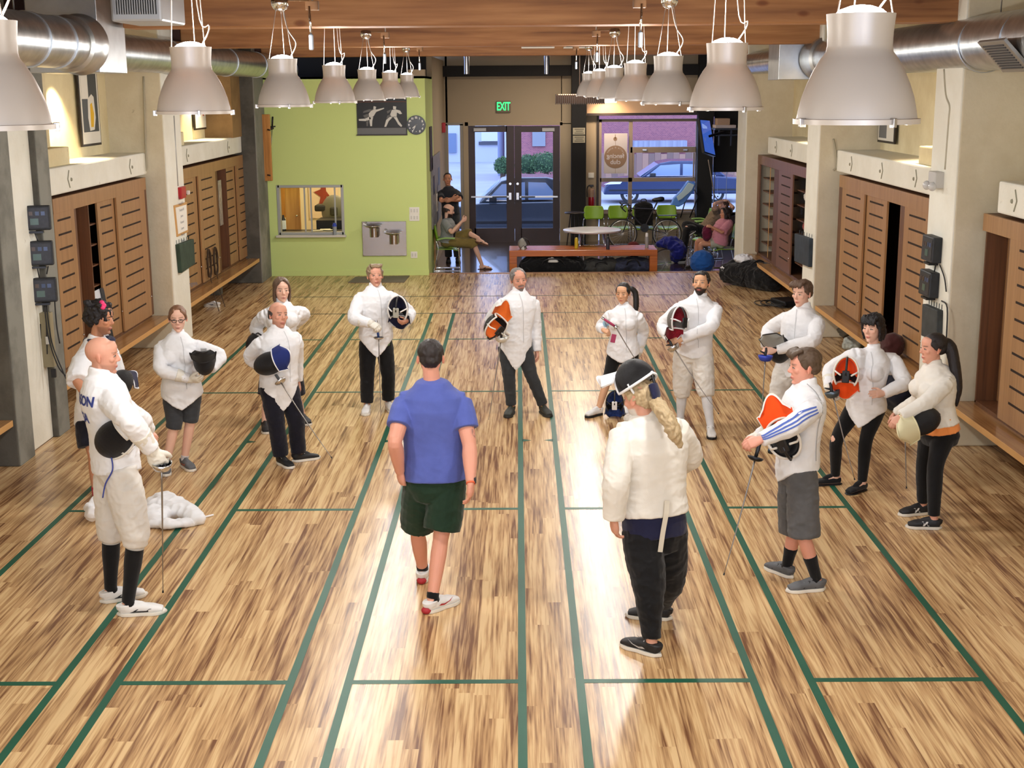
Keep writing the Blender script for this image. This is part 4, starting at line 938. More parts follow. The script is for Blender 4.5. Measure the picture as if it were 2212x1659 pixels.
# --- grey-bearded man, centre back
gry = person('grey-bearded man smiling with mask of orange lining under his arm, dark grey trousers', 1.66, 14, (1112, 748, .0), (1121, 632, .02), dict(c=(1120, 604), yaw=16, pitch=6, roll=-6),
    dict(R=dict(el=(1058, 692, 1), wr=(1078, 714, -1), hand=dict(dir=(.35, -.5, -.7), palm=(.6, .5, -.2), curl=.9)), L=dict(el=(1157, 705, 1), wr=(1160, 760, -1), hand=dict(dir=(.0, -.1, -1), curl=.9))),
    dict(R=dict(kn=(1099, 808, -.03), heel=(1110, 888), toe=(1093, 906)), L=dict(kn=(1147, 808, -.03), heel=(1166, 888), toe=(1190, 904))),
    skin=RUDDY, lip=LIPM, brow=srgb(70, 62, 60), beard=srgb(110, 100, 96), bstyle='goatee', hairs=dict(style='greyman', col=srgb(112, 108, 106), seed=7), jacket=dict(JK, vf=.23, t0=-.02, fit=.98), trousers=dict(style='slim', mat=M_GREYC, end=1.95, fit=1.04), gloves=('R',),
    shoes=dict(upper=mat('shoe_olive', srgb(54, 56, 52), .7), sole=mat('sole_dark', srgb(48, 48, 46), .7), laces=mat('lace_lime', srgb(178, 200, 60), .6), label='dark grey trainer with lime laces'))
y = gry['Yb']
blade('epee with pistol grip, point on the floor, in the grey-bearded man\'s hand', aty(1082, 737, y-.30), aty(1053, 922, y-.34), gripdir=(aty(1086, 708, y-.30)-aty(1082, 737, y-.30)), style='epee', gsize=1.0, guardmat=mat('guard_pale', (.72, .72, .66), .35, .4))
mask('mask with bright orange lining under the grey-bearded man\'s arm', aty(1071, 706, y-.32), (-.3, .85, .3), (-.62, .1, -.75), bib=M_WHITE2, lining=cloth('orange_lining', (226, 110, 40)), trim=M_WHITE2, s=1.0)

# --- girl with the ponytail
gir = person('girl with black ponytail holding a foil level in both hands, black knee tights', 1.48, -14, (1346, 762, .0), (1348, 663, .0), dict(c=(1346, 633), yaw=-22, pitch=8),
    dict(R=dict(el=(1298, 706, 1), wr=(1302, 712, -1), hand=dict(dir=(.75, -.45, -.3), palm=(.2, .3, -.8), curl=.9)), L=dict(el=(1391, 716, 1), wr=(1378, 763, -1), hand=dict(dir=(-.4, -.3, -.8), palm=(-.6, .4, 0), curl=.8))),
    dict(R=dict(kn=(1312, 822, -.02), heel=(1302, 895), toe=(1266, 903)), L=dict(kn=(1366, 822, -.02), heel=(1352, 885), toe=(1352, 903))),
    skin=ASIAN, lip=LIPF, brow=srgb(24, 18, 16), fem=True, hairs=dict(style='tail', col=srgb(20, 16, 16), seed=8, tail=([(1362, 622, .12), (1372, 632, .14), (1374, 660, .12), (1371, 700, .12)], [.03, .04, .04, .01])), jacket=dict(JK, vf=.08, t0=.0, w=1.08, d=1.1, fit=1.18), trousers=dict(style='leggings', mat=M_BLACK, end=1.12, name='knee_tights', fit=1.06, fold=.002), gloves=('L',),
    shoes=dict(upper=M_SHOEW, sole=M_SOLEB, laces=M_SHOEW, label='white trainer with black sole'))
vs, fs = text_geo('o', .06, bold=.02)
decal(gir['body'], 'sleeve_patch', gir['jacket'], gir['base'], [(.035*math.cos(a), .035*math.sin(a)) for a in np.linspace(0, 2*math.pi, 16)[:-1]], [tuple(range(15))], gir['J']['R'][0]+(gir['J']['R'][1]-gir['J']['R'][0])*.55, V(1, 0, 0), V(0, 0, 1), mat('patch_blue', srgb(170, 214, 240), .8))
y = gir['Yb']
gw = blade('foil with pink-dotted grip held across by the girl with black ponytail', aty(1330, 706, y-.38), aty(1388, 800, y-.40), gripdir=(aty(1312, 694, y-.38)-aty(1330, 706, y-.38)), style='foil', gsize=.4, gripcol=mat('grip_pink', srgb(170, 60, 100), .6))
tg = MB(); tg.box(aty(1325, 731, y-.27), (.05, .012, .09), ry=.2); tg.build('plug_tag', mat('grip_pink', (.4, .05, .12), .6), gw, bevel=.004)

# --- bearded man with red-lined mask
red = person('black-bearded man all in white with a red-lined mask on his folded arms', 1.66, -12, (1497, 757, .0), (1511, 643, .0), dict(c=(1515, 612), yaw=-22, pitch=-8),
    dict(R=dict(el=(1428, 704, 1), wr=(1448, 733, -1), hand=dict(dir=(.6, -.5, -.5), palm=(.4, .5, -.3), curl=.8)), L=dict(el=(1538, 706, -1), wr=(1472, 733, -1), hand=dict(dir=(-.92, -.3, -.25), palm=(0, .8, -.4), curl=.5))),
    dict(R=dict(kn=(1473, 850, -.02), heel=(1472, 915), toe=(1462, 930)), L=dict(kn=(1525, 850, -.03), heel=(1532, 930), toe=(1540, 956))),
    skin=ASIAN, lip=LIPM, brow=srgb(24, 18, 16), beard=srgb(38, 28, 24), bstyle='full', hairs=dict(style='short', col=srgb(24, 20, 20), seed=9), build=1.06, sw=1.05, jacket=dict(JK, t0=-.03, vf=.04, fit=1.03, w=1.02), trousers=dict(style='breeches', mat=M_BREECH, end=1.08, cuff=.92, name='fencing_breeches', fold=.009, ff=9, fit=1.05), socks=dict(mat=cloth('sock_white', (218, 220, 226)), start=1.0, label='long white sock'),
    shoes=dict(upper=M_SHOEW, sole=M_SOLEB, laces=M_SHOEB, label='white and black court shoe'))
y = red['Yb']
blade('epee with silver guard slanting down from the black-bearded man\'s hands', aty(1458, 755, y-.36), aty(1552, 893, y-.55), style='epee')
mask('red-lined mask standing on the black-bearded man\'s forearm', aty(1466, 692, y-.38), (-.45, .8, .0), (.1, -.05, 1), bib=M_BLACK, lining=cloth('red_lining', (136, 26, 44), var=.3, vscale=60), cage=M_CAGE_IN, trim=M_WHITE, s=.92)

# --- boy with blue guard
bo2 = person('brown-haired boy all in white beside the bench, both hands on a blue guard', 1.68, -42, (1716, 792, .0), (1737, 668, .0), dict(c=(1733, 634), yaw=-46, pitch=4),
    dict(R=dict(el=(1660, 712, 1), wr=(1654, 748, -1), hand=dict(dir=(.05, -.3, -.9), palm=(.5, .3, 0), curl=1.0)), L=dict(el=(1758, 738, -1), wr=(1676, 755, -1), hand=dict(dir=(-.9, -.2, -.15), palm=(.1, .6, -.5), curl=.6))),
    dict(R=dict(kn=(1680, 850, -.03), heel=(1684, 962), toe=(1664, 984)), L=dict(kn=(1732, 858, -.02), heel=(1738, 950), toe=(1720, 968))),
    skin=PALE, lip=LIPF, brow=srgb(92, 66, 48), hairs=dict(style='boy', col=srgb(88, 66, 50), seed=10), jacket=dict(JK, vf=.06, t0=-.06, fit=1.05), trousers=dict(style='breeches', mat=M_BREECH, end=1.45, name='fencing_breeches', fold=.009, ff=9), socks=dict(mat=cloth('sock_white', (218, 220, 226)), start=1.4, label='white sock'),
    shoes=dict(upper=mat('shoe_teal', srgb(40, 84, 120), .6), sole=M_SOLEB, label='blue trainer'))
y = bo2['Yb']
blade('epee with blue and white guard held point-down by the boy beside the bench', aty(1653, 778, y-.42), aty(1640, 965, y-.5), style='epee', guardmat=mat('guard_blue', srgb(50, 70, 180), .5, .2), gsize=1.05)
mask('round black mask with grey bib under the arm of the boy beside the bench', aty(1682, 752, y-.18), (-.35, -.75, -.35), (.05, -.35, -.9), bib=cloth('grey_bib', (150, 152, 148)), lining=M_BLACK, trim=M_BLKP, s=.98)

# --- boy in grey shorts, front right
boy = person('boy in white jacket with blue sleeve stripes and grey shorts, side-on, front right', 1.66, -80, (1722, 1008, .0), (1744, 835, .0), dict(c=(1738, 792), yaw=-84, pitch=4),
    dict(L=dict(el=(1712, 920, -1), wr=(1643, 950, -1), hand=dict(dir=(-.9, -.1, -.3), palm=(0, .6, -.7), curl=.7)), R=dict(el=(1690, 915, 1), wr=(1640, 940, 1), hand=dict(dir=(-.9, -.3, -.2), palm=(.1, -.4, -.8), curl=.8))),
    dict(L=dict(kn=(1737, 1160, -.02), heel=(1784, 1274), toe=(1701, 1279)), R=dict(kn=(1716, 1150, .0), heel=(1716, 1252), toe=(1654, 1226))),
    skin=srgb(220, 158, 138), lip=LIPF, brow=srgb(84, 62, 46), hairs=dict(style='boy', col=srgb(84, 66, 50), seed=11), jacket=dict(mat=M_WHITE, t0=.02, vf=.12, vb=.0, fit=1.03, seam=False), trousers=dict(style='shorts', mat=M_SHORTG, end=.98, name='shorts', fit=.98, fold=.008), gloves=('R',),
    socks=dict(mat=M_BLACK, start=1.45, label='black crew sock'), shoes=dict(upper=M_SHOEG, sole=M_SOLEW, laces=M_SHOEB, trim=M_SHOEB, label='grey running shoe with white sole', logo=[(-.05, .012), (-.04, .012), (.0, .05), (.04, .012), (.05, .012), (.005, .06), (-.005, .06)]))
Jb = boy['J']['L']; ax_ = nrm(Jb[2]-Jb[0]); P0 = (Jb[0]+Jb[2])/2; upb = nrm(np.cross(V(0, -1, 0), ax_)); upb = upb if upb[2] > 0 else -upb; uu = np.cross(upb, V(0, -1, 0))
for i, off in enumerate((.012, .034, .056)):
    a1 = np.dot(Jb[0]-P0, uu); a2 = np.dot(Jb[2]-P0, uu); mid = np.dot(Jb[1]-P0, uu); md = np.dot(Jb[1]-P0, upb); sd = np.dot(Jb[0]-P0, upb); wd = np.dot(Jb[2]-P0, upb)
    vs, fs = strip2d([p[:2] for p in catmull([(a1, sd+off*.9-.02, 0), ((a1+mid)/2, (sd+md)/2+off, 0), (mid, md+off, 0), ((mid+a2)/2, (md+wd)/2+off*.8, 0), (a2*.95+mid*.05, wd+off*.55, 0)], 6)], .010)
    decal(boy['body'], 'sleeve_stripe', boy['jacket'], boy['base'], vs, fs, P0, uu, upb, mat('stripe_blue', srgb(84, 108, 190), .8), .004)
pp = [p for p in [(1752, 838), (1775, 868), (1768, 940), (1766, 1000)]]; P1 = [aty(a, c, boy['Yb']-.2) for a, c in pp]; o = P1[1]
vs, fs = strip2d([(np.dot(p-o, V(1, 0, 0)), p[2]-o[2]) for p in catmull(P1, 6)], .006); decal(boy['body'], 'jacket_piping', boy['jacket'], boy['base'], vs, fs, o, V(1, 0, 0), V(0, 0, 1), mat('seam_grey', (.42, .43, .45), .8))
y = boy['Yb']
blade('foil with long black grip pointing down from the hand of the boy in grey shorts', aty(1631, 992, y-.12), aty(1564, 1240, y-.22), gripdir=(aty(1640, 962, y-.10)-aty(1631, 992, y-.12)), style='foil', glen=.16, guardmat=mat('guard_black', (.02, .02, .022), .3, .6), gripcol=M_BLKP)
mask('black mask with orange bib lining under the arm of the boy in grey shorts', aty(1693, 948, y-.24), (.2, .85, .2), (.42, .1, -.9), bib=M_WHITE, lining=cloth('hot_orange', (248, 88, 30)), trim=M_WHITE2, s=1.0, inner_top=M_BLACK)

# --- woman with black bob
bob = person('woman with black bob and fringe, hand on hip, black leggings, orange-lined mask', 1.58, -34, (1871, 880, .0), (1887, 757, .0), dict(c=(1886, 708), yaw=-44, pitch=4),
    dict(R=dict(sh=(1850, 766, -.05), el=(1792, 798, 1), wr=(1791, 838, -1), hand=dict(dir=(.2, -.2, -.95), palm=(.7, .2, 0), curl=.9)), L=dict(sh=(1930, 778, .03), el=(1956, 828, -1), wr=(1908, 850, -1), hand=dict(dir=(-.85, -.45, .05), palm=(-.2, .8, -.3), curl=.35))),
    dict(R=dict(kn=(1806, 948, -.08), heel=(1814, 1046), toe=(1762, 1048)), L=dict(kn=(1870, 950, -.03), heel=(1874, 1056), toe=(1828, 1070))),
    skin=PALE, lip=LIPF, brow=srgb(30, 24, 24), fem=True, hairs=dict(style='bob', col=srgb(22, 19, 22), seed=12), jacket=dict(JK, vf=.16, t0=.0, fit=1.1, zx=.045), trousers=dict(style='leggings', mat=M_BLACK, end=1.98, name='leggings', fold=.0015), gloves=('R',),
    shoes=dict(upper=cloth('slipper_black', (26, 27, 30)), sole=M_SOLEB, style='slipper', label='black slipper shoe'))
y = bob['Yb']
blade('epee pointing down beside the black-bobbed woman\'s knee', aty(1800, 856, y-.30), aty(1846, 1035, y-.42), style='epee', guardmat=mat('guard_dark', (.10, .13, .16), .35, .7))
mask('mask with hot orange lining and bib under the black-bobbed woman\'s arm', aty(1828, 806, y-.36), (.25, .9, .0), (.0, -.1, 1), bib=cloth('hot_orange', (248, 88, 30)), lining=cloth('hot_orange'  , (248, 88, 30)), trim=M_WHITE2, s=.95)

# --- girl with the long ponytail at the right
pgi = person('young woman with very long dark ponytail in white jacket, orange tee hem, black leggings', 1.60, -74, (2026, 930, .0), (2020, 792, .0), dict(c=(2016, 752), yaw=-80, pitch=4),
    dict(L=dict(el=(1999, 872, -1), wr=(1944, 900, -1), hand=dict(dir=(-.6, -.2, -.7), palm=(.4, .6, -.2), curl=.8)), R=dict(el=(1985, 866, 1), wr=(1936, 892, 1), hand=dict(dir=(-.6, -.3, -.6), palm=(.3, -.5, -.3), curl=.8))),
    dict(L=dict(kn=(2020, 1005, -.02), heel=(2032, 1143), toe=(1962, 1140)), R=dict(kn=(1996, 998, .0), heel=(2004, 1110), toe=(1947, 1114))),
    skin=srgb(216, 160, 138), lip=LIPF, brow=srgb(40, 30, 28), fem=True, build=1.12, hairs=dict(style='tail', col=srgb(28, 21, 22), seed=13, tail=([(2040, 736, .02), (2054, 752, .0), (2064, 800, -.06), (2070, 840, -.06), (2066, 878, -.04)], [.04, .06, .055, .04, .01])),
    jacket=dict(mat=M_WHITE2, t0=.14, vf=.0, fit=1.08, seam=False, w=1.02), under=dict(mat=M_ORANGE, t0=.02, label='orange tee hem', w=1.05, d=1.05), trousers=dict(style='leggings', mat=M_BLACK, end=1.93, name='leggings', fit=1.1, fold=.002),
    shoes=dict(upper=M_SHOEB, sole=M_SOLEW, trim=M_SHOEW, laces=M_SHOEB, label='black trainer with white N and white sole', logo=[(-.025, .008), (-.013, .008), (-.005, .03), (.012, .008), (.024, .008), (.034, .045), (.022, .045), (.014, .024), (-.002, .045), (-.014, .045)]))
y = pgi['Yb']
blade('epee held point-down by the young woman with very long ponytail', aty(1955, 936, y-.10), aty(1958, 1053, y-.10), style='epee', guardmat=mat('guard_grey', srgb(120, 126, 118), .5, .3), gsize=.9)
mask('dark mesh mask with cream bib at the long-ponytailed young woman\'s hip', aty(1990, 910, y-.27), (.1, -.95, .2), (.95, .1, .35), bib=mat('bib_cream', srgb(222, 216, 180), .8), lining=M_BLACK, cage=M_CAGE, trim=mat('bib_cream', (.7, .65, .45), .8), s=1.0)

# --- gear left on the floor
fm = atz(1322, 900); mask('blue and white mask standing on the floor at the girl\'s feet', fm+V(.02, -.12, .185), (.1, .95, .05), (0, 0, 1), bib=M_WHITE, lining=cloth('royal_lining', (40, 64, 130), var=.4, vscale=40), trim=M_BLKP, s=.86, tongue=M_WHITE, group='fencing masks on the floor')
cb = MB(); ca = [atz(x, y_, .05) for x, y_ in ((330, 1125), (350, 1095), (385, 1100), (415, 1112), (432, 1122))]
limb(cb, ca, [.10, .13, .11, .08, .05], 16, 5, .55, V(0, 1, 0)); limb(cb, [atz(325, 1085, .05), atz(352, 1078, .08), atz(385, 1088, .07), atz(410, 1100, .05)], [.06, .09, .07, .04], 14, 5, .5, V(0, 1, 0)); limb(cb, [atz(330, 1130, .03), atz(365, 1132, .04), atz(405, 1128, .03), atz(432, 1124, .02)], [.05, .06, .05, .045], 14, 5, .5, V(0, 1, 0))
me = remesh(cb, .009, 4); folds(me, .022, 7, 5, stretch=(1, 1, .6)); co = mesh_np(me); co[:, 2] = np.maximum(co[:, 2], .003); set_np(me, co)
jk = emit_mesh('folded_jacket', me, M_WHITE, None, atz(380, 1115)); tag(jk, 'spare white jacket lying crumpled on the floor behind the bald fencer', 'jacket')
sb = MB(); sb.tube(catmull([atz(430, 1118, .03), atz(445, 1116, .012), atz(461, 1112, .012)], 5), .008, 8); sb.build('strap', M_WHITE, jk, 180, base=atz(380, 1115))
wb = MB(); limb(wb, [atz(192, 1118, .05), atz(205, 1102, .10), atz(215, 1078, .14), atz(222, 1066, .16)], [.05, .09, .06, .03], 14, 5, .7); me = remesh(wb, .008, 3); folds(me, .015, 9, 8); co = mesh_np(me); co[:, 2] = np.maximum(co[:, 2], .003); set_np(me, co)
tag(emit_mesh('cloth_bag', me, M_WHITE, None, atz(205, 1105)), 'small white cloth bag slumped on the floor behind the bald fencer\'s leg', 'bag')
# ================================================================== the hall
XL, XR = -4.72, 4.12            # faces of the pilasters
XLC, XRC = -4.98, 4.36          # faces of cabinets and lintels
XLB, XRB = -5.45, 4.95          # back of the niches
YG = 12.28                      # green wall
YD = 18.7                       # lobby front
ZL = -.10                       # lobby floor
M_FLOOR = grain_mat('bamboo_floor', srgb(222, 190, 142), srgb(194, 156, 110), srgb(116, 78, 52), 'Y', fine=62, along=1.9, plank=.092, plank_len=1.85, rough=.27, contrast=(.37, .50, .60), coat=.0, bump=.04)
M_TAPE = mat('green_tape', srgb(22, 86, 66), .42, var=.06, vscale=6)
M_WHITEW = stained_mat('white_masonry', srgb(240, 240, 230), srgb(214, 210, 192), .35, 1.6)
M_BEIGE = stained_mat('beige_masonry', srgb(222, 214, 192), srgb(196, 184, 156), .5, 1.1, crack=True)
M_CREAM = stained_mat('cream_masonry', srgb(238, 226, 188), srgb(210, 192, 146), .55, .9, crack=True)
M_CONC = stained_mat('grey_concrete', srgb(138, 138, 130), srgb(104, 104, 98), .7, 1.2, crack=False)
M_CONCD = stained_mat('shaded_concrete', srgb(98, 96, 90), srgb(72, 70, 66), .7, 1.4, crack=False)  # darker copy of the pier concrete, shade of its camera-facing sides in the colour
M_GREENW = mat('lime_paint', srgb(212, 232, 150), .6, spec=.3, bump=.05, bscale=200)
M_TAN = mat('tan_paint', srgb(168, 152, 128), .7, bump=.04, bscale=180)
M_BEAM = grain_mat('fir_beam', srgb(190, 140, 92), srgb(162, 112, 70), srgb(112, 72, 46), 'X', fine=16, along=.9, rough=.6, contrast=(.32, .5, .68), knots=True)
M_DECK = grain_mat('ceiling_deck', srgb(120, 84, 54), srgb(96, 64, 40), srgb(66, 42, 26), 'Y', fine=14, along=.8, plank=.18, plank_len=3, rough=.7)
M_BLACKW = mat('black_paint_and_shade', srgb(26, 25, 25), .8)
M_DARKM = mat('dark_bronze', srgb(44, 34, 30), .5, var=.1)
M_LOBBY = mat('polished_dark_floor', srgb(62, 50, 46), .16, spec=.9, var=.2, vscale=1.2, coat=.7)

def gbox(name, a, b, m, kind=True, bevel=0.0, parent=None):
    o = MB().span(a, b).build(name, m, parent, bevel=bevel)
    return structure(o) if kind and parent is None else o
floor = gbox('floor', (-6.6, -17, -.14), (6.2, 12.46, 0), M_FLOOR)
# painted piste lines are part of the floor
LX = [-3.831, -2.768, -2.417, -1.379, -1.033, .0045, .35, 1.382, 1.725, 2.762]
def tape(a, b, w=.05):
    a = np.array(a, float); b = np.array(b, float); d = nrm(b-a); u = V(-d[1], d[0])*w/2
    P = [(a[0]+u[0], a[1]+u[1], .0015), (a[0]-u[0], a[1]-u[1], .0015), (b[0]-u[0], b[1]-u[1], .0015), (b[0]+u[0], b[1]+u[1], .0015)]
    mb = MB(); mb.prism([(p[0], p[1], .0002) for p in P], (0, 0, .0013)); return mb
for x in LX: tape((x, -16), (x, 7.86)).build('piste_line', M_TAPE, floor)
for i in range(0, 10, 2):
    for y in (5.6, 2.24, -2.24, -5.6): tape((LX[i]+.025, y), (LX[i+1]-.025, y), .05 if y > 0 else .052).build('piste_cross_line', M_TAPE, floor)
    for x, s in ((LX[i], -1), (LX[i+1], 1)):
        mb = MB(); mb.prism([(x+s*.02, -.05, .0002), (x+s*.11, .0, .0002), (x+s*.02, .05, .0002)], (0, 0, .0013)); mb.build('centre_mark', M_TAPE, floor)
for y, a, b in ((7.84, LX[0], LX[9]), (9.62, -3.9, 2.9)): tape((a, y), (b, y), .045).build('piste_end_line', mat('dark_tape', srgb(70, 78, 62), .5), floor)
gbox('trim_1', (-1.72, 12.46, -.14), (4.3, 12.53, .012), grain_mat('nosing_wood', srgb(190, 150, 120), srgb(160, 120, 92), srgb(120, 84, 60), 'X', rough=.35))
mt = MB(); P = [atz(768, 599), atz(885, 596.5), atz(873, 610.5), atz(752, 611)]; mt.prism([(p[0], p[1], .001) for p in P], (0, 0, .012)); tag(mt.build('floor_mat', mat('mat_grey', srgb(120, 112, 94), .95, var=.1, vscale=60), None, base=P[0]), 'grey floor mat below the drinking fountains', 'mat')

# side walls: pilasters, niches, lintels
def wall(name, pieces):
    mb = MB(); mats = []
    for a, b, m in pieces:
        if m not in mats: mats.append(m)
        mb.m(mats.index(m)).span(a, b)
    return structure(mb.build(name, mats, None))
wall('wall_left', [((XLB-.3, -17, -.1), (XLB, 12.3, 5.6), M_CREAM)])
wall('wall_right', [((XRB, -17, -.1), (XRB+.3, 12.5, 5.6), M_CREAM)])
wall('wall_rear', [((-6.6, -17.3, -.1), (6.2, -17, 1.2), M_BEIGE), ((-6.6, -17.3, 4.6), (6.2, -17, 5.6), M_BEIGE)])
rf = MB()
for x in (-6.5, -3.4, -.3, 2.8, 6.0): rf.span((x-.06, -17.2, 1.2), (x+.06, -17.05, 4.6))
rf = structure(rf.span((-6.5, -17.2, 2.8), (6.1, -17.05, 2.9)).build('window_5', M_DARKM, None)); MB().span((-6.5, -17.13, 1.2), (6.1, -17.12, 4.6)).build('pane', M_GLASS, rf)
def pilaster(n, side, y0, y1, kind):
    x = XL if side < 0 else XR; xb = XLB-.1 if side < 0 else XRB+.1
    mb = MB(); e = .012
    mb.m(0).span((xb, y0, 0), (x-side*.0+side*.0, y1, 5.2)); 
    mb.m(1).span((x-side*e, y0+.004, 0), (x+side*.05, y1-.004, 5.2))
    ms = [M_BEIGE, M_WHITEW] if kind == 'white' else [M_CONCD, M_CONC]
    return structure(mb.build('column_%s_%d' % ('left' if side < 0 else 'right', n), ms, None, bevel=.015))
pilaster(2, -1, 5.05, 5.95, 'white')
pilaster(3, -1, 11.35, 12.28, 'conc')
pilaster(1, 1, 11.55, 12.46, 'white'); pilaster(2, 1, 5.55, 6.30, 'white'); pilaster(3, 1, -.32, .48, 'white'); pilaster(4, 1, -6.3, -5.5, 'white'); pilaster(4, -1, -6.6, -5.8, 'white')
# the concrete pier on the left: two fins on a pale core
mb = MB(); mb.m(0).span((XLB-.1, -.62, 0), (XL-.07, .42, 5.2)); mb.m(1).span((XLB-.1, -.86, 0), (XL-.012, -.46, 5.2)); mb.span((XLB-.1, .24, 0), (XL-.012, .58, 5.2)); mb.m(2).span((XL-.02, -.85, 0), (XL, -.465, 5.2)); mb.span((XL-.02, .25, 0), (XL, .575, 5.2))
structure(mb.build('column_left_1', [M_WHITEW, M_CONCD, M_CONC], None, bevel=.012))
def lintel(n, side, y0, y1, zb, zt, marks):
    x = XLC if side < 0 else XRC; xb = XLB-.05 if side < 0 else XRB+.05
    mb = MB(); mb.span((xb, y0, zb), (x, y1, zt)); o = structure(mb.build('trim_lintel_%s_%d' % ('left' if side < 0 else 'right', n), M_WHITEW, None, bevel=.02))
    for y in marks:   # iron straps: a small chevron and a bolt head
        c = MB(); s = -side
        c.bar((x+s*.002, y-.02, zt-.05), (x+s*.002, y+.035*1, (zb+zt)/2), .012, .012, up=(1, 0, 0)); c.bar((x+s*.002, y+.035, (zb+zt)/2), (x+s*.002, y-.02, zb+.05), .012, .012, up=(1, 0, 0))
        if True: c.v = [(p[0], (2*y-p[1]) , p[2]) for p in c.v]
        c.build('strap_mark', mat('strap_grey', srgb(150, 148, 130), .8), o)
        b = MB(); b.lathe([(.0, .012), (.016, .012), (.022, 0)], (x, y+.085, (zb+zt)/2-.01), (s, 0, 0), 12); b.build('bolt_head', mat('strap_grey', (.3, .3, .2), .8), o)
    return o
zLb, zLt = 2.36, 2.655
lintel(1, -1, .5, 5.1, 2.37, 2.66, [1.9, 4.3]); lintel(2, -1, 5.9, 11.4, 2.37, 2.66, [7.3, 10.2]); lintel(3, -1, -5.9, -.8, 2.37, 2.66, [-3])
lintel(1, 1, 6.25, 10.7, 2.32, 2.61, [7.2, 8.6, 9.9]); lintel(2, 1, .4, 5.6, 2.32, 2.61, [1.8, 3.2, 4.7]); lintel(3, 1, -5.6, -.75, 2.32, 2.61, [-1.2, -3])
# low sill blocks standing on the lintels
for side, y0, y1 in ((-1, .6, 2.3), (-1, 5.95, 7.6), (1, .5, 2.1), (1, 6.3, 7.7)):
    x = XLC if side < 0 else XRC; xb = XLB-.02 if side < 0 else XRB+.02; z = 2.655 if side < 0 else 2.605
    structure(MB().span((xb, y0, z), (x+side*.10, y1, z+.20)).build('trim_sill_block', M_CREAM, None, bevel=.015))
    structure(MB().span((xb, y0, z+.2), (x+side*.22, y1-.25, 5.0)).build('trim_niche_pier', M_CREAM, None, bevel=.015))
# far concrete end of the left wall over the second bay
wall('wall_left_end', [((XLB-.05, 10.6, 2.655), (XLC+.02, 11.40, 5.0), stained_mat('brown_concrete', srgb(158, 128, 88), srgb(118, 94, 64), .6, 1.5, crack=False))])

# ceiling and beams
ceil = gbox('ceiling', (-6.6, -17, 5.0), (6.2, 12.4, 5.2), M_DECK)
ZB = 4.0
for i, (y, py) in enumerate(((-6.0, None), (-.08, 55), (5.78, 99.5), (11.6, 120.5))):
    zb = aty(1000, py, y)[2] if py else 4.02
    structure(MB().span((-3.7 if i == 1 else -4.6, y, zb), (4.55, y+.42, 5.0)).build('trim_beam_%d' % (i+1), M_BEAM, None, bevel=.012))
for y in (-3.1, 2.8, 8.6):
    structure(MB().span((-5.2, y, 4.55), (4.7, y+.2, 5.0)).build('trim_joist', M_DECK, None))
for x, xe in ((-4.6, -5.3), (4.55, 4.95)):
    for y in (-6.0, -.08, 5.78, 11.6):
        o = structure(MB().span((x, y-.02, 4.0), (xe, y+.44, 5.0)).build('trim_beam_shoe', mat('rust_steel', srgb(60, 34, 28), .6), None))
        for q in range(4): MB().lathe([(0, .014), (.016, .014), (.02, 0)], ((x*.6+xe*.4), y-.02, 4.25+.18*q), (0, -1, 0), 10).build('bolt_head', M_STEEL, o)

# green end wall with the service hatch
wx0, wx1 = aty(601, 450, YG)[0], aty(741, 450, YG)[0]; wz0, wz1 = aty(670, 505, YG)[2], aty(670, 402, YG)[2]; gx0, gx1 = XLC-.3, -1.72; gz = aty(700, 166, YG)[2]
mb = MB(); t = .14
mb.span((gx0, YG, 0), (wx0, YG+t, gz)); mb.span((wx1, YG, 0), (gx1, YG+t, gz)); mb.span((wx0, YG, 0), (wx1, YG+t, wz0)); mb.span((wx0, YG, wz1), (wx1, YG+t, gz)); mb.span((gx1-.14, YG+t, ZL), (gx1, 14.4, gz))
structure(mb.build('wall_green', M_GREENW, None))
structure(MB().span((XL+.0, YG-.012, 0), (gx1+.006, YG, .11)).build('baseboard_green', M_GREENW, None, bevel=.003))
wall('wall_lobby_left', [((gx1-.14, 14.4, ZL), (gx1, YD, 4.1), M_TAN)])
hatch = structure(MB().span((wx0-.02, YG-.008, wz0-.02), (wx0+.035, YG+.15, wz1+.02)).span((wx1-.035, YG-.008, wz0-.02), (wx1+.02, YG+.15, wz1+.02)).span((wx0, YG-.008, wz1-.03), (wx1, YG+.15, wz1+.02)).span((wx0, YG-.008, wz0-.02), (wx1, YG+.15, wz0+.03)).build('window_1', mat('alu_frame', srgb(170, 172, 166), .45, .4), None, bevel=.004))
MB().span((wx0-.05, YG-.11, wz0-.06), (wx1+.05, YG+.1, wz0-.02)).build('sill', mat('sill_white', srgb(216, 214, 204), .5), hatch, bevel=.006)
for px in (658, 671.5, 723.5): x = aty(px, 450, YG)[0]; MB().span((x-.014, YG+.03, wz0), (x+.014, YG+.06, wz1)).build('mullion', mat('alu_frame', (.4, .4, .4), .4), hatch)
x0, x1 = aty(671.5, 450, YG)[0], aty(723.5, 450, YG)[0]; MB().span((x0, YG+.044, wz0), (x1, YG+.048, wz1)).build('pane', M_GLASS, hatch)

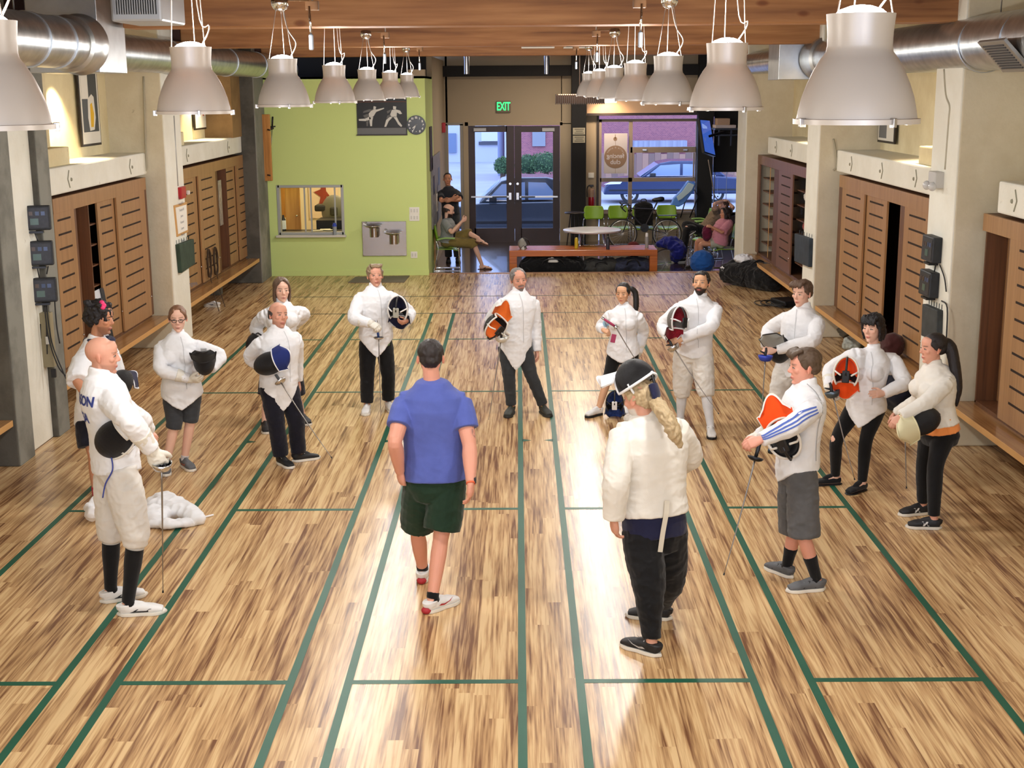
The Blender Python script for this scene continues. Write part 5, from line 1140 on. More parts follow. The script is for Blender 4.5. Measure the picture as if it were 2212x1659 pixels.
# office behind the hatch
OY = 15.4
for i_, (a, b) in enumerate( (((XLB, OY, ZL), (gx1-.14, OY+.1, 3.3)), ((XLB-.1, YG+t, ZL), (XLB, OY, 3.3)), ((XLB, YG+t, 3.2), (gx1-.14, OY, 3.3)), ((XLB, YG+t, -.12), (gx1-.14, OY, .0)))): structure(MB().span(a, b).build(('wall_office_back', 'wall_office_left', 'ceiling_office', 'floor_office')[i_], mat('office_cream', srgb(236, 222, 196), .8), None))
M_DOOR = grain_mat('door_maple', srgb(228, 170, 104), srgb(208, 148, 84), srgb(182, 122, 66), 'Z', fine=20, along=1.2, rough=.45)
def pxbox(x0, y0, x1, y1, Y, d):
    a = aty(x0, y1, Y); b = aty(x1, y0, Y); return (a[0], Y, a[2]), (b[0], Y+d, b[2])
def thing(name, m, label, cat, *boxes, bevel=.004, group=None):
    mb = MB(); [mb.span(a, b) for a, b in boxes]; c = boxes[0][0]; o = mb.build(name, m, None, bevel=bevel, base=c); return tag(o, label, cat, group)
dr = structure(MB().span(*pxbox(619, 390, 646, 509, 13.3, .05)).build('door_1', M_DOOR, None, bevel=.004)); p = aty(641, 466, 13.28); MB().ball(p, (.02, .02, .02), 10, 7).build('door_handle', M_STEEL, dr, 180)
thing('tall_cupboard', M_DOOR, 'pale maple cupboard edge at the left inside the office hatch', 'cupboard', pxbox(603, 390, 616, 470, 13.9, .3))
a, b = pxbox(660, 463, 740, 545, 13.4, .45); desk = thing('office_desk', M_BLKP, 'black desk front seen through the office hatch', 'desk', ((a[0]+.25, 13.3, 0), (-1.95, 13.95, a[2]+.76 if False else aty(700, 476, 13.3)[2])))
dz = aty(700, 476, 13.3)[2]
pr = MB(); a = aty(676, 459, 14.0); b = aty(702, 445, 14.0); pr.span((a[0], 14.2, a[2]), (b[0], 14.6, b[2])); o = tag(pr.build('printer', mat('dark_plastic', srgb(52, 50, 52), .5), None, base=a, bevel=.03), 'dark printer in the office behind the hatch', 'printer')
oc = empty('office_chair', aty(718, 500, 14.3), 'grey office chair with its tall back turned to the hatch', 'chair'); mbk = MB(); c = aty(722, 456, 14.25); 
mbk.ball(c, (.26, .07, .33), 24, 16); mbk.build('backrest', mat('chair_grey', srgb(128, 124, 118), .6), oc, 180); MB().box(c+V(0, -.06, .0), (.16, .06, .18)).build('headrest', mat('chair_dark', srgb(70, 68, 66), .7), oc, bevel=.03); MB().box(c+V(0, .25, -.42), (.5, .5, .08)).build('seat', mat('chair_dark', (.06, .06, .06), .7), oc, bevel=.03); MB().cyl(c+V(0, .25, -.46), V(c[0], c[1]+.25, 0), .03).build('stem', M_BLKP, oc)
ps = MB(); c = aty(699, 425, 15.37); ps.box(c, (.62, .015, .9)); poster = tag(ps.build('wall_poster', mat('poster_pale', srgb(238, 214, 190), .7), None, base=c), 'pale poster of a red abstract figure on the office wall', 'poster')
fg = MB(); fg.prism([c+V(x, -.02, z) for x, z in ((-.03, .35), (.05, .30), (.06, .12), (.16, -.02), (.07, .02), (.04, -.12), (.0, -.34), (-.03, -.12), (-.14, -.30), (-.06, .0), (-.2, .1), (-.05, .16))], (0, -.006, 0)); fg.build('figure_print', mat('figure_red', srgb(150, 62, 44), .7), poster)
pb = empty('shaker_bottle', aty(723, 503, YG+.05)+V(0, 0, -.0), 'clear shaker bottle with blue lid on the hatch sill', 'bottle'); c = V(aty(723, 500, YG-.04)[0], YG-.04, wz0-.02)
MB().lathe([(0, 0), (.032, 0), (.040, .16), (.0, .16)], c, n=20).build('body', mat('bottle_milky', srgb(196, 206, 212), .2, trans=.5), pb, 60); MB().lathe([(0, .16), (.042, .16), (.042, .19), (.03, .20), (.03, .225), (0, .225)], c, n=20).build('lid', mat('lid_blue', srgb(40, 70, 180), .4), pb, 60)
wb_ = empty('spray_bottle', aty(613, 498, 13.2), 'black and white bottle standing inside the office hatch at left', 'bottle'); c = V(aty(613, 500, 12.9)[0], 12.9, wz0)
MB().lathe([(0, 0), (.05, 0), (.05, .2), (.02, .26), (.02, .3), (0, .3)], c, n=18).build('body', M_BLKP, wb_, 60); MB().lathe([(.0505, .03), (.0515, .03), (.0515, .2), (.0505, .2)], c, n=18).build('band', M_WHITE, wb_, 60)
thing('counter', mat('counter_black', srgb(34, 32, 32), .4), 'dark counter just inside the office hatch', 'counter', ((XLB+.1, 12.6, wz0-.05), (gx1-.2, 13.15, wz0-.005)))
for i, (px, py, rz, rgb) in enumerate(((686, 478, .3, (240, 238, 230)), (706, 474, -.2, (226, 224, 218)), (700, 470, .1, (236, 232, 220)))):
    tag(MB().box((aty(px, py, 12.9)[0], 12.85+.08*i, wz0+.004+.003*i), (.2, .15, .004), rz=rz).build('paper_sheet', mat('paper_%d' % i, srgb(*rgb), .8), None), ['white sheet of paper nearest the middle of the office counter', 'sheet of paper right of the middle of the office counter', 'sheet of paper farthest back on the office counter'][i], 'paper', 'papers on the office counter')

# things on the green wall
fn = empty('drinking_fountain', aty(830, 515, YG), 'stainless double drinking fountain panel on the green wall', 'drinking fountain'); M_SS = mat('brushed_steel', (.56, .55, .53), .16, 1.0, bump=.02, bscale=300)
a, b = pxbox(784, 478, 877, 553, YG-.03, .03); MB().span(a, b).build('back_panel', M_SS, fn, bevel=.004)
for px, py in ((805, 491), (848, 506)):
    c = aty(px, py, YG-.2); MB().lathe([(0, -.02), (.06, -.02), (.15, .02), (.165, .035), (.155, .035), (.06, .0), (0, -.005)], c, n=28).build('basin', M_SS, fn, 180); MB().lathe([(.0, -.2), (.085, -.19), (.085, -.02), (0, -.02)], c+V(.02, .06, 0), n=24).build('pedestal', M_SS, fn, 60)
    sp = MB(); sp.tube(catmull([c+V(-.12, 0, .03), c+V(-.15, 0, .06), c+V(-.18, -.01, .055)], 4), .012, 8); sp.build('spout', M_STEEL, fn, 180); MB().span(c+V(-.06, .08, -.06), c+V(.08, .18, -.03)).build('bracket', M_BLKP, fn)
def plate(px, py, w, h, label, n):
    c = aty(px, py, YG-.006); r = empty('outlet_plate', c, label, 'outlet', 'outlets on the green wall'); MB().box(c, (w, .01, h)).build('plate', mat('plate_white', srgb(238, 238, 230), .4), r, bevel=.004)
    for i in range(n): x = (i-(n-1)/2)*.055; MB().box(c+V(x, -.007, .0), (.032, .006, h*.5)).build('socket', mat('plate_socket', srgb(214, 214, 206), .4), r, bevel=.002)
plate(895, 455, .19, .13, 'upper of the two stacked white outlet plates right of the drinking fountain', 3); plate(895, 470, .19, .13, 'lower of the two stacked white outlet plates right of the drinking fountain', 3); plate(894.5, 550.5, .125, .125, 'square white outlet plate low on the green wall', 2)
# roller print of two blurred fencers
c = aty(825, 252, YG-.03); pr = empty('hanging_print', c, 'black hanging print of two blurred white fencers on the green wall', 'picture'); k = (aty(878, 252, YG)[0]-aty(772, 252, YG)[0])
a, b = pxbox(772, 208, 878, 291, YG-.02, .008); MB().span(a, b).build('print_sheet', mat('print_black', srgb(24, 24, 24), .5), pr); a2, b2 = pxbox(772, 276, 877, 290.5, YG-.024, .004); MB().span(a2, b2).build('grey_strip', mat('print_grey', srgb(110, 112, 114), .6), pr)
a3, b3 = pxbox(770, 290, 880, 293, YG-.045, .03); MB().span(a3, b3).build('bottom_rail', M_DARKM, pr); a4, b4 = pxbox(772, 219, 877, 221, YG-.024, .004); MB().span(a4, b4).build('red_line', mat('line_brown', srgb(110, 60, 40), .6), pr)
M_GHOST = mat('print_white', srgb(214, 214, 208), .6); M_GHOST2 = mat('print_ghost', srgb(104, 104, 102), .6)
def fig(polys, m, nm):
    mb = MB()
    for P in polys:
        vs = [aty(540+x/3.687, y/3.687, YG-.026) for x, y in P]; mb.prism(vs, (0, -.003, 0))
    mb.build(nm, m, pr)
fig([[(985, 845), (1005, 850), (1000, 872), (982, 868)], [(975, 870), (1010, 872), (1068, 858), (1068, 866), (1005, 892), (985, 925), (950, 940), (945, 905)], [(950, 935), (982, 930), (975, 960), (972, 1005), (958, 1005), (952, 968)], [(950, 930), (965, 945), (930, 965), (868, 962), (866, 948), (915, 945)]], M_GHOST, 'left_fencer_print')
fig([[(905, 885), (950, 870), (985, 872), (950, 890), (900, 900)], [(900, 920), (940, 905), (950, 930), (915, 940)], [(925, 960), (945, 960), (940, 1005), (928, 1005)]], M_GHOST2, 'left_fencer_blur')
fig([[(1140, 845), (1165, 848), (1162, 872), (1140, 870)], [(1130, 875), (1165, 872), (1195, 880), (1212, 905), (1195, 910), (1170, 895), (1168, 930), (1130, 935), (1115, 915)], [(1115, 930), (1140, 930), (1105, 965), (1085, 1010), (1070, 1010), (1085, 955)], [(1140, 930), (1168, 928), (1185, 965), (1212, 1000), (1205, 1012), (1180, 990), (1160, 955)]], M_GHOST, 'right_fencer_print')
fig([[(1090, 885), (1125, 872), (1118, 890), (1095, 905)], [(1095, 920), (1120, 912), (1110, 935), (1085, 950)]], M_GHOST2, 'right_fencer_blur')
# clock
c = aty(899, 270, YG-.03); ck = empty('wall_clock', c, 'round black wall clock with white numerals on the green wall', 'clock'); r = .5*(aty(919.5, 270, YG)[0]-aty(878.5, 270, YG)[0])
MB().lathe([(0, .0), (r*.93, .0), (r*.95, .02), (r, .02), (r, -.03), (0, -.03)], c, (0, -1, 0), 48).build('case', mat('clock_black', (.012, .013, .014), .35), ck, 60)
tx = MB()
for i in range(1, 13):
    a = R_(90-30*i); vs, fs = text_geo(str(i), r*.26, bold=.004); place2d(tx, vs, fs, c+V(math.cos(a)*r*.76, -.022, math.sin(a)*r*.76), (1, 0, 0), (0, 0, 1))
tx.build('numerals', mat('clock_white', (.8, .8, .78), .5), ck)
for nm, an, ln, w in (('hour_hand', 90-30*7.6, .5, .09), ('minute_hand', 90-6*35, .72, .06)):
    a = R_(an); hb = MB(); hb.bar(c+V(-math.cos(a)*r*.1, -.026, -math.sin(a)*r*.1), c+V(math.cos(a)*r*ln, -.026, math.sin(a)*r*ln), r*w, .003, up=(0, 1, 0)); hb.build(nm, mat('clock_white', (.8, .8, .78), .5), ck)
# wooden plaque with a hanging rapier on the corner
c = aty(576, 320, 12.1); pl = empty('sword_plaque', c, 'tall wooden plaque at the corner left of the green wall', 'plaque'); a, b = pxbox(569, 247, 582, 391, 12.02, .06); MB().span(a, b).build('board', grain_mat('plaque_wood', srgb(214, 156, 84), srgb(196, 134, 66), srgb(160, 104, 48), 'Z', rough=.5), pl, bevel=.01)
for py in (280, 378): MB().cyl(aty(578, py, 12.03), aty(583, py+1, 11.95), .014).build('peg', M_BLKP, pl)
rp = empty('wall_rapier', aty(588, 276, 12.2), 'small dark rapier hanging point-down beside the wooden plaque', 'sword'); MB().tube([aty(589, 252, 12.15), aty(588, 272, 12.15)], .016, 8).build('grip', M_BLKP, rp, 180); MB().tube([aty(581, 274, 12.15), aty(595, 273, 12.15)], .012, 8).build('crossguard', M_BLKP, rp, 180); MB().ball(aty(586, 277, 12.13), (.05, .04, .03), 12, 8).build('cup', M_BLKP, rp, 180); MB().tube([aty(588, 275, 12.15), aty(584, 345, 12.2)], [.008, .003], 6).build('blade', M_BLADE, rp, 180)
structure(MB().span((gx1-.3, YG+.02, gz), (gx1+.0, YG+.3, gz+.12)).build('trim_header', M_TAN, None))
# black sheets put in for the dark of the open space above the green wall, black header across the lobby
structure(MB().span((-5.5, 14.2, gz-.02), (gx1-.1, 14.3, 5.2)).span((-5.5, YG, gz), (gx1, 14.3, gz-.04)).build('wall_void_shade', M_BLACKW, None))
# ================================================================== bell lamps, ducts
M_SHADE = mat('frosted_shade', srgb(206, 200, 194), .38, .12, var=.03, vscale=3)
M_SHADE_IN = mat('shade_white', srgb(240, 240, 236), .35)
M_BULB = mat('lamp_glow', (1, 1, 1), .3, emit=(1.0, .98, 1.0), estr=20)
M_CABLE = mat('lamp_cable', (.62, .56, .5), .4, .6)
ZR, ZT = 3.335, 3.695
def lamp_geo(x, y, hang, label):
    c = V(x, y, ZR); root = empty('bell_lamp', c, label, 'lamp', 'bell lamps hanging in two rows')
    P = [(.2075, 0), (.2075, .012), (.200, .016), (.196, .04), (.186, .085), (.170, .13), (.150, .175), (.128, .212), (.1105, .235), (.1075, .255), (.1085, .30), (.114, .358)]
    inner = [(r-.004, z) for r, z in P[::-1]]
    MB().lathe(P+inner, c, n=48).build('lamp_shade', M_SHADE, root, 50)
    MB().lathe([(.2055, -.003), (.211, -.003), (.211, .014), (.2055, .014), (.2055, -.003)], c, n=48).build('rim_ring', M_SHADE, root, 50)
    for k in range(4):
        a = R_(20+90*k); d = V(math.cos(a), math.sin(a), 0); MB().box(c+d*.212+V(0, 0, .004), (.022, .014, .03), rz=a).build('rim_clip', mat('clip_metal', (.4, .38, .36), .3, .8), root, bevel=.002)
    MB().lathe([(0, .262), (.060, .262), (.085, .285), (.10, .33), (.094, .352), (.07, .372), (.035, .384), (0, .388)], c, n=28).build('bulb_glow', M_BULB, root, 180)
    MB().lathe([(.200, -.001), (.0, -.001), (.0, .004), (.2, .004), (.2, -.001)], c, n=40).build('lens', mat('lamp_lens', (1, 1, 1), .2, emit=(1.0, .93, .82), estr=3.0), root)
    for k in range(3):
        a = R_(90+120*k); d = V(math.cos(a), math.sin(a), 0); cb = MB(); cb.tube([c+d*.106+V(0, 0, .352), V(x, y, hang)+d*.025], .0028, 6); cb.build('suspension_wire', M_CABLE, root, 180)
    cb = MB(); cb.tube(catmull([c+V(.06, .02, .37), c+V(.11, .0, .47), c+V(.05, 0, .58), V(x+.01, y, hang)], 6), .004, 6); cb.build('power_cable', M_CABLE, root, 180)
    return root
M_CHROME = mat('chrome', (.8, .8, .82), .08, 1.0)
ordn = ['nearest', 'second', 'third', 'fourth', 'fifth', 'sixth', 'farthest']
LAMPS = []
for side, x in ((-1, -1.80), (1, 1.15)):
    for i in range(-2, 7):
        y = -8.37+2.93*i; can = i % 2 == 0
        hang = 4.10 if can else 5.0
        sd = 'left' if side < 0 else 'right'
        if i >= 0: lb = '%s bell lamp of the %s row, %s' % (ordn[i] if i else 'large nearest', sd, 'hung from a chrome canopy' if can and i > 0 else 'hung on long wires' if i else 'cut by the frame' if side < 0 else 'in full view')
        else: lb = 'bell lamp of the %s row above and behind the camera' % sd
        lamp_geo(x, y, hang, lb); LAMPS.append((x, y))
        if can and i > 0:   # chrome canopy on an arm under the beam, with a small microphone-like sensor
            zc = 4.10; r = empty('lamp_canopy', (x, y, zc), 'chrome half-globe canopy above the %s lamp of the %s row' % (ordn[i], sd), 'canopy', 'lamp canopies')
            MB().lathe([(0, -.06), (.03, -.056), (.052, -.038), (.065, -.012), (.068, .02), (.05, .045), (0, .05)], (x, y, zc), n=28).build('half_globe', M_CHROME, r, 180)
            s = 1 if side < 0 else -1
            MB().bar((x, y, zc+.03), (x+s*.17, y+.26, zc+.04), .03, .02).build('arm', mat('arm_wood', srgb(120, 84, 50), .5), r); MB().box((x+s*.2, y+.3, zc-.0), (.10, .08, .07)).build('bracket', mat('arm_wood', (.1, .06, .03), .5), r, bevel=.004); MB().cyl((x+s*.2, y+.32, zc+.03), (x+s*.2, y+.32, 5.0), .008, n=8).build('mount_rod', M_CABLE, r)
            q = MB(); q.tube([(x+s*.19, y+.2, zc-.01), (x+s*.2, y+.18, zc-.22)], .010, 8); q.build('drop_rod', M_CHROME, r, 180); MB().box((x+s*.2, y+.18, zc-.28), (.035, .035, .12)).build('sensor_head', mat('sensor_grey', srgb(150, 158, 166), .4, .3), r, bevel=.01)
# ---- ducts
def duct_mat():
    m = mat('spiral_duct', (.50, .52, .52), .30, .92); nt, N, L, b = nodes_of(m)
    tc = N.new('ShaderNodeTexCoord'); w = N.new('ShaderNodeTexWave'); w.wave_type = 'BANDS'; w.bands_direction = 'Y'; w.inputs['Scale'].default_value = 3.2; w.inputs['Distortion'].default_value = 0
    L.new(tc.outputs['Object'], w.inputs['Vector']); r = ramp(nt, [(.0, (0, 0, 0)), (.93, (0, 0, 0)), (1.0, (1, 1, 1))]); L.new(w.outputs['Fac'], r.inputs['Fac'])
    bp = N.new('ShaderNodeBump'); bp.inputs['Strength'].default_value = .15; bp.inputs['Distance'].default_value = .01; L.new(r.outputs['Color'], bp.inputs['Height']); L.new(bp.outputs['Normal'], b.inputs['Normal'])
    n = N.new('ShaderNodeTexNoise'); n.inputs['Scale'].default_value = 7; L.new(tc.outputs['Object'], n.inputs['Vector']); r2 = ramp(nt, [(.3, (.40, .42, .42)), (.7, (.60, .61, .60))]); L.new(n.outputs['Fac'], r2.inputs['Fac']); L.new(r2.outputs['Color'], b.inputs['Base Color'])
    return m
M_DUCT = duct_mat(); M_GALV = mat('galvanised', (.52, .54, .54), .33, .9, var=.12, vscale=5)
def hanger(root, x, y, z, r):
    MB().tube([(x, y, z+r), (x, y, 5.0)], .006, 6).build('hanger_rod', M_GALV, root, 180)
def collar(root, x, y, z, r): MB().lathe([(r, -.02), (r+.010, -.02), (r+.010, .02), (r, .02), (r, -.02)], (x, y, z), (0, 1, 0), 40).build('duct_collar', M_GALV, root, 60)
dl = empty('duct', (-4.55, 0, 3.87), 'galvanised spiral duct running along the left wall', 'duct')
PX = aty(168, 98, -.7)[0]; MB().cyl((PX, -12, 3.87), (PX, -.6, 3.87), .215, n=44).build('duct_pipe', M_DUCT, dl, 60); MB().cyl((-4.52, .0, 3.89), (-4.52, 11.3, 3.89), .21, n=44).build('duct_pipe', M_DUCT, dl, 60)
for y in (-3.4, -2.0, -1.35): collar(dl, PX, y, 3.87, .215)
for y in (4.7, 8.2, 10.6): collar(dl, -4.52, y, 3.89, .21)
bx0, bx1 = aty(112, 150, -.65)[0], aty(217, 150, -.65)[0]; bz0 = aty(180, 157, -.65)[2]
b_ = MB(); b_.m(0).span((bx0-.2, -.65, bz0), (bx1, .2, 5.0)); b_.build('plenum_box', M_GALV, dl, bevel=.006)
MB().lathe([(.215, 0), (.245, .02), (.245, .3), (.27, .34)], (PX, -1.0, 3.87), (0, 1, 0), 44).build('reducer', M_GALV, dl, 50)
hanger(dl, PX, -2.2, 3.87, .215); hanger(dl, -4.52, 5, 3.89, .21); hanger(dl, -4.52, 9, 3.89, .21)
el = MB(); el.tube(catmull([(-4.52, 11.2, 3.89), (-4.50, 11.6, 3.88), (-4.35, 11.95, 3.84), (-4.2, 12.2, 3.80)], 6), .21, 32); el.build('duct_elbow', M_DUCT, dl, 60)
drr = empty('duct', (4.2, 0, 3.84), 'galvanised spiral duct running along the right wall', 'duct')
MB().cyl((4.22, -12, 3.82), (4.22, 6.0, 3.84), .245, n=44).build('duct_pipe', M_DUCT, drr, 60); MB().cyl((4.22, 7.3, 3.87), (4.22, 11.6, 3.87), .19, n=44).build('duct_pipe', M_DUCT, drr, 60)
MB().lathe([(.245, 0), (.285, .02), (.285, .5), (.30, .55)], (4.22, 5.6, 3.84), (0, 1, 0), 44).build('reducer', M_GALV, drr, 50)
x0, x1 = aty(1683, 120, 6.2)[0], aty(1725, 120, 6.2)[0]; z0 = aty(1700, 172, 6.2)[2]
MB().span((x0, 6.2, z0), (4.75, 7.0, 4.55)).build('plenum_box', M_GALV, drr, bevel=.006); MB().lathe([(.19, 0), (.24, -.15), (.24, -.35)], (4.22, 7.6, 3.87), (0, 1, 0), 40).build('reducer', M_GALV, drr, 50)
MB().span((x0-.95, 6.4, 4.36), (x0, 6.62, 4.48)).build('branch_duct', M_GALV, drr, bevel=.004)
for y in (-1.6, -.55): collar(drr, 4.22, y, 3.82, .245)
hanger(drr, 4.22, -.9, 3.82, .245); hanger(drr, 4.22, 2.6, 3.82, .245); hanger(drr, 4.22, 9.6, 3.87, .19)
# register on the near end of the right duct
rg = MB(); c = atx(2170, 120, 3.99); d = nrm(V(-.72, 0, -.69)); u = V(0, 1, 0); w = np.cross(u, d)
def obox(mb, c, sx, sy, sz): mb.add([c+u*x*sx/2+w*y*sy/2+d*z*sz/2 for x, y, z in ((-1, -1, -1), (1, -1, -1), (1, 1, -1), (-1, 1, -1), (-1, -1, 1), (1, -1, 1), (1, 1, 1), (-1, 1, 1))], [(0, 3, 2, 1), (4, 5, 6, 7), (0, 1, 5, 4), (1, 2, 6, 5), (2, 3, 7, 6), (3, 0, 4, 7)])
obox(rg, c, .62, .34, .03); g = rg.build('air_register', mat('register_grey', srgb(150, 148, 142), .4, .5), drr, bevel=.004)
for i in range(10):
    q = MB(); obox(q, c+w*(-.12+.027*i)+d*.018, .48, .012, .012); q.build('louvre', mat('register_dark', srgb(60, 62, 66), .5), g)
# louvred unit heater top left
uh = empty('vent_unit', aty(310, 20, -1.7), 'white louvred air unit under the ceiling at upper left', 'vent'); a = aty(240, 47, -1.7); b = aty(345, -40, -1.7); MB().span((a[0], -1.7, a[2]), (b[0], -.9, b[2])).build('housing', mat('unit_grey', srgb(184, 188, 192), .4, .3), uh, bevel=.02)
a2 = aty(249, 31, -1.715); b2 = aty(334, -30, -1.715); MB().span((a2[0], -1.715, a2[2]), (b2[0], -1.7, b2[2])).build('grille_back', mat('grille_black', srgb(20, 20, 24), .6), uh)
for i in range(17): x = a2[0]+(b2[0]-a2[0])*(i+.5)/17; MB().span((x-.004, -1.735, a2[2]), (x+.004, -1.71, b2[2])).build('fin', mat('unit_grey', (.5, .5, .5), .4), uh)
# two slim fluorescent strips and two tin pendants near the lobby
for px0, px1, lb in ((1126, 1198, 'slim strip light left of the middle under the last beam'), (1217, 1280, 'slim strip light right of the middle under the last beam')):
    a = aty(px0, 103, 11.0); b = aty(px1, 103, 11.0); r = empty('strip_light', (a+b)/2, lb, 'strip light', 'strip lights'); MB().span((a[0], 10.95, a[2]-.015), (b[0], 11.12, a[2]+.015)).build('tube_cover', mat('strip_white', srgb(214, 206, 190), .3, .2), r, bevel=.006); MB().span((a[0]+.05, 10.98, a[2]+.015), (b[0]-.05, 11.08, a[2]+.06)).build('gear_tray', M_DARKM, r)
    for q in (.15, .85): MB().cyl((a[0]+(b[0]-a[0])*q, 11.03, a[2]+.05), (a[0]+(b[0]-a[0])*q, 11.03, 5.0), .006, n=6).build('drop_rod', M_DARKM, r)
for px, lb in ((1008, 'left tin cylinder pendant above the lobby'), (1181, 'right tin cylinder pendant above the lobby')):
    a = aty(px, 160, 14.2); r = empty('cylinder_pendant', a, lb, 'lamp', 'cylinder pendants over the lobby'); MB().lathe([(.055, 0), (.058, 0), (.058, .42), (0, .42)], a, n=24).build('cylinder', mat('tin', (.35, .35, .36), .2, 1.0), r, 60); MB().cyl(a+V(0, 0, .42), V(a[0], a[1], 4.3), .008, n=8).build('stem', M_DARKM, r)
# ================================================================== wall cabinets, ledges, boards
M_CAB = grain_mat('bamboo_ply', srgb(178, 138, 96), srgb(162, 122, 82), srgb(136, 98, 64), 'Z', fine=70, along=1.2, rough=.42, contrast=(.25, .5, .75))
M_CABD = grain_mat('bamboo_ply_brown', srgb(140, 100, 76), srgb(124, 86, 64), srgb(96, 66, 50), 'Z', fine=70, along=1.2, rough=.42, contrast=(.25, .5, .75))
M_CABS = grain_mat('cabinet_side', srgb(116, 76, 48), srgb(100, 64, 40), srgb(78, 50, 32), 'Z', fine=50, along=1.0, rough=.5)
M_LEDGE = grain_mat('ledge_ply', srgb(186, 142, 92), srgb(168, 124, 78), srgb(140, 98, 60), 'Y', fine=60, along=1.0, rough=.22)
M_LEDGEE = mat('ledge_edge', srgb(206, 158, 98), .5)
M_SLOT = mat('slot_dark', srgb(40, 24, 14), .9)
M_DARKIN = mat('cabinet_inside', srgb(34, 26, 22), .9)
def ledge(n, side, y0, y1, label, x=None, zt=.46):
    xf = (XL-.03 if side < 0 else XR+.03) if x is None else x; xb = XLB if side < 0 else XRB
    r = empty('wall_ledge', (xf, (y0+y1)/2, zt), label, 'bench', 'bamboo ledges along the walls')
    MB().span((xb, y0, zt-.035), (xf, y1, zt)).build('top', M_LEDGE, r); MB().span((xf-side*.004, y0, zt-.06), (xf+side*.02, y1, zt-.001)).build('front_edge', M_LEDGEE, r, bevel=.003)
    k = max(2, int((y1-y0)/2.2)); 
    for i in range(k): yy = y0+(y1-y0)*(i+.5)/k; MB().span((xb, yy-.10, 0), (xf+side*.42, yy+.10, zt-.036)).build('support_block', M_CONC, r, bevel=.01)
    return r
ledge(1, -1, .60, 5.03, 'bamboo ledge along the left wall carrying the two whiteboards')
ledge(2, -1, 5.97, 11.33, 'bamboo ledge along the far left wall under the closed cabinets')
ledge(3, -1, -5.7, -.89, 'bamboo ledge end at the left edge beside the concrete pier')
ledge(1, 1, 6.32, 11.95, 'bamboo ledge along the far right wall behind the black duffel bag')
ledge(2, 1, .50, 5.53, 'bamboo ledge along the right wall behind the black-bobbed woman')
ledge(3, 1, -5.4, -.34, 'bamboo ledge at the right edge beyond the pale pier')
def yat(px, py, side): return atx(px, py, XLC if side < 0 else XRC)[1]
def cabinet(side, row, pxs, ztop, label, mat_door=M_CAB, zb=.48, lip=.0):
    """pxs: list of (kind, px_a, px_b): door / open / side / post along the wall front"""
    X = XLC if side < 0 else XRC; xb = XLB+.02 if side < 0 else XRB-.02; s = -side
    ys = [(k, *sorted((yat(a, row, side), yat(b, row, side)))) for k, a, b in pxs]
    y0 = min(q[1] for q in ys); y1 = max(q[2] for q in ys)
    r = empty('wall_cabinet', (X, (y0+y1)/2, zb), label, 'cabinet', 'slotted bamboo cabinets along the walls')
    f = MB(); f.span((X+side*.02, y0, ztop-.035), (xb, y1, ztop)).span((X+side*.02, y0, zb-.02), (xb, y1, zb+.02)).span((xb-side*.02, y0, zb), (xb, y1, ztop)).span((X+side*.02, y0, zb), (xb, y0+.03, ztop)).span((X+side*.02, y1-.03, zb), (xb, y1, ztop))
    f.build('carcass', M_CABS, r); MB().span((X+s*.015, y0, ztop-.16), (X+side*.02, y1, ztop)).build('top_rail', mat_door, r, bevel=.002)
    for k, a, b in ys:
        if k in 'dD':
            off = .012 if k == 'd' else -.022; d = MB(); x0 = X+s*off; d.m(0).span((x0, a, zb+.022), (x0+side*.024, b, ztop-.14)); n = 10; hh = (ztop-zb-.3)/n; w = b-a
            for i in range(n):
                z = zb+.14+hh*(i+.5); d.m(1).span((x0+s*.0015, a+w*.16, z-.011), (x0+side*.004, b-w*.20, z+.011))
            do = d.build('sliding_door', [mat_door, M_SLOT], r)
            MB().ball((x0+s*.012, (b-.03 if side < 0 else a+.03), zb+.28), (.012, .012, .012), 8, 6).build('knob', M_STEEL, do, 180)
        elif k == 'o':
            MB().span((X+side*.05, a, zb+.02), (X+side*.06, a+.012, ztop-.16)).build('shelf_end', M_LEDGEE, r)
            for i in range(7): z = zb+.22+(ztop-zb-.4)*i/6; MB().span((X+side*.06, a, z), (xb-side*.03, b, z+.018)).build('shelf', M_CABS, r)
        elif k == 'p': MB().span((X+s*.012, a, zb+.02), (X+side*.10, b, ztop-.02)).build('post', M_CABS, r)
        elif k == 'r': MB().span((X+side*.22, a, zb+.02), (X+side*.24, b, ztop-.02)).build('recess_panel', M_CAB, r); MB().span((X+s*.010, (a if side > 0 else b-.02), zb+.02), (X+side*.24, (a+.02 if side > 0 else b), ztop-.02)).build('recess_side', M_CABS, r)
    return r
c1 = cabinet(-1, 450, [('d', 112, 157), ('p', 157, 161), ('r', 161, 189), ('o', 190, 216), ('D', 214, 252), ('d', 250, 312), ('p', 312, 316)], 2.34, 'cabinet of the near left bay with open shelves and a fencing poster')
c2 = cabinet(-1, 450, [('D', 386, 430), ('d', 430, 467), ('p', 467, 471), ('r', 471, 491), ('D', 491, 513), ('d', 513, 541), ('p', 541, 543)], 2.33, 'closed slotted cabinet of the far left bay')
c3 = cabinet(1, 450, [('p', 1813, 1820), ('d', 1820, 1868), ('D', 1866, 1912), ('r', 1912, 1948), ('p', 1948, 1957), ('d', 1957, 2013)], 2.29, 'slotted cabinet of the middle right bay with a small poster in its recess')
c4 = cabinet(1, 450, [('p', 1603, 1613), ('d', 1613, 1640), ('o', 1640, 1655), ('r', 1655, 1672), ('p', 1672, 1682), ('d', 1682, 1712), ('o', 1713, 1750)], 2.26, 'brown cabinet of the far right bay, its doors half slid open', M_CABD)
c5 = cabinet(1, 700, [('r', 2112, 2172), ('d', 2172, 2290)], 2.29, 'cabinet at the right edge with a plain brown recess')
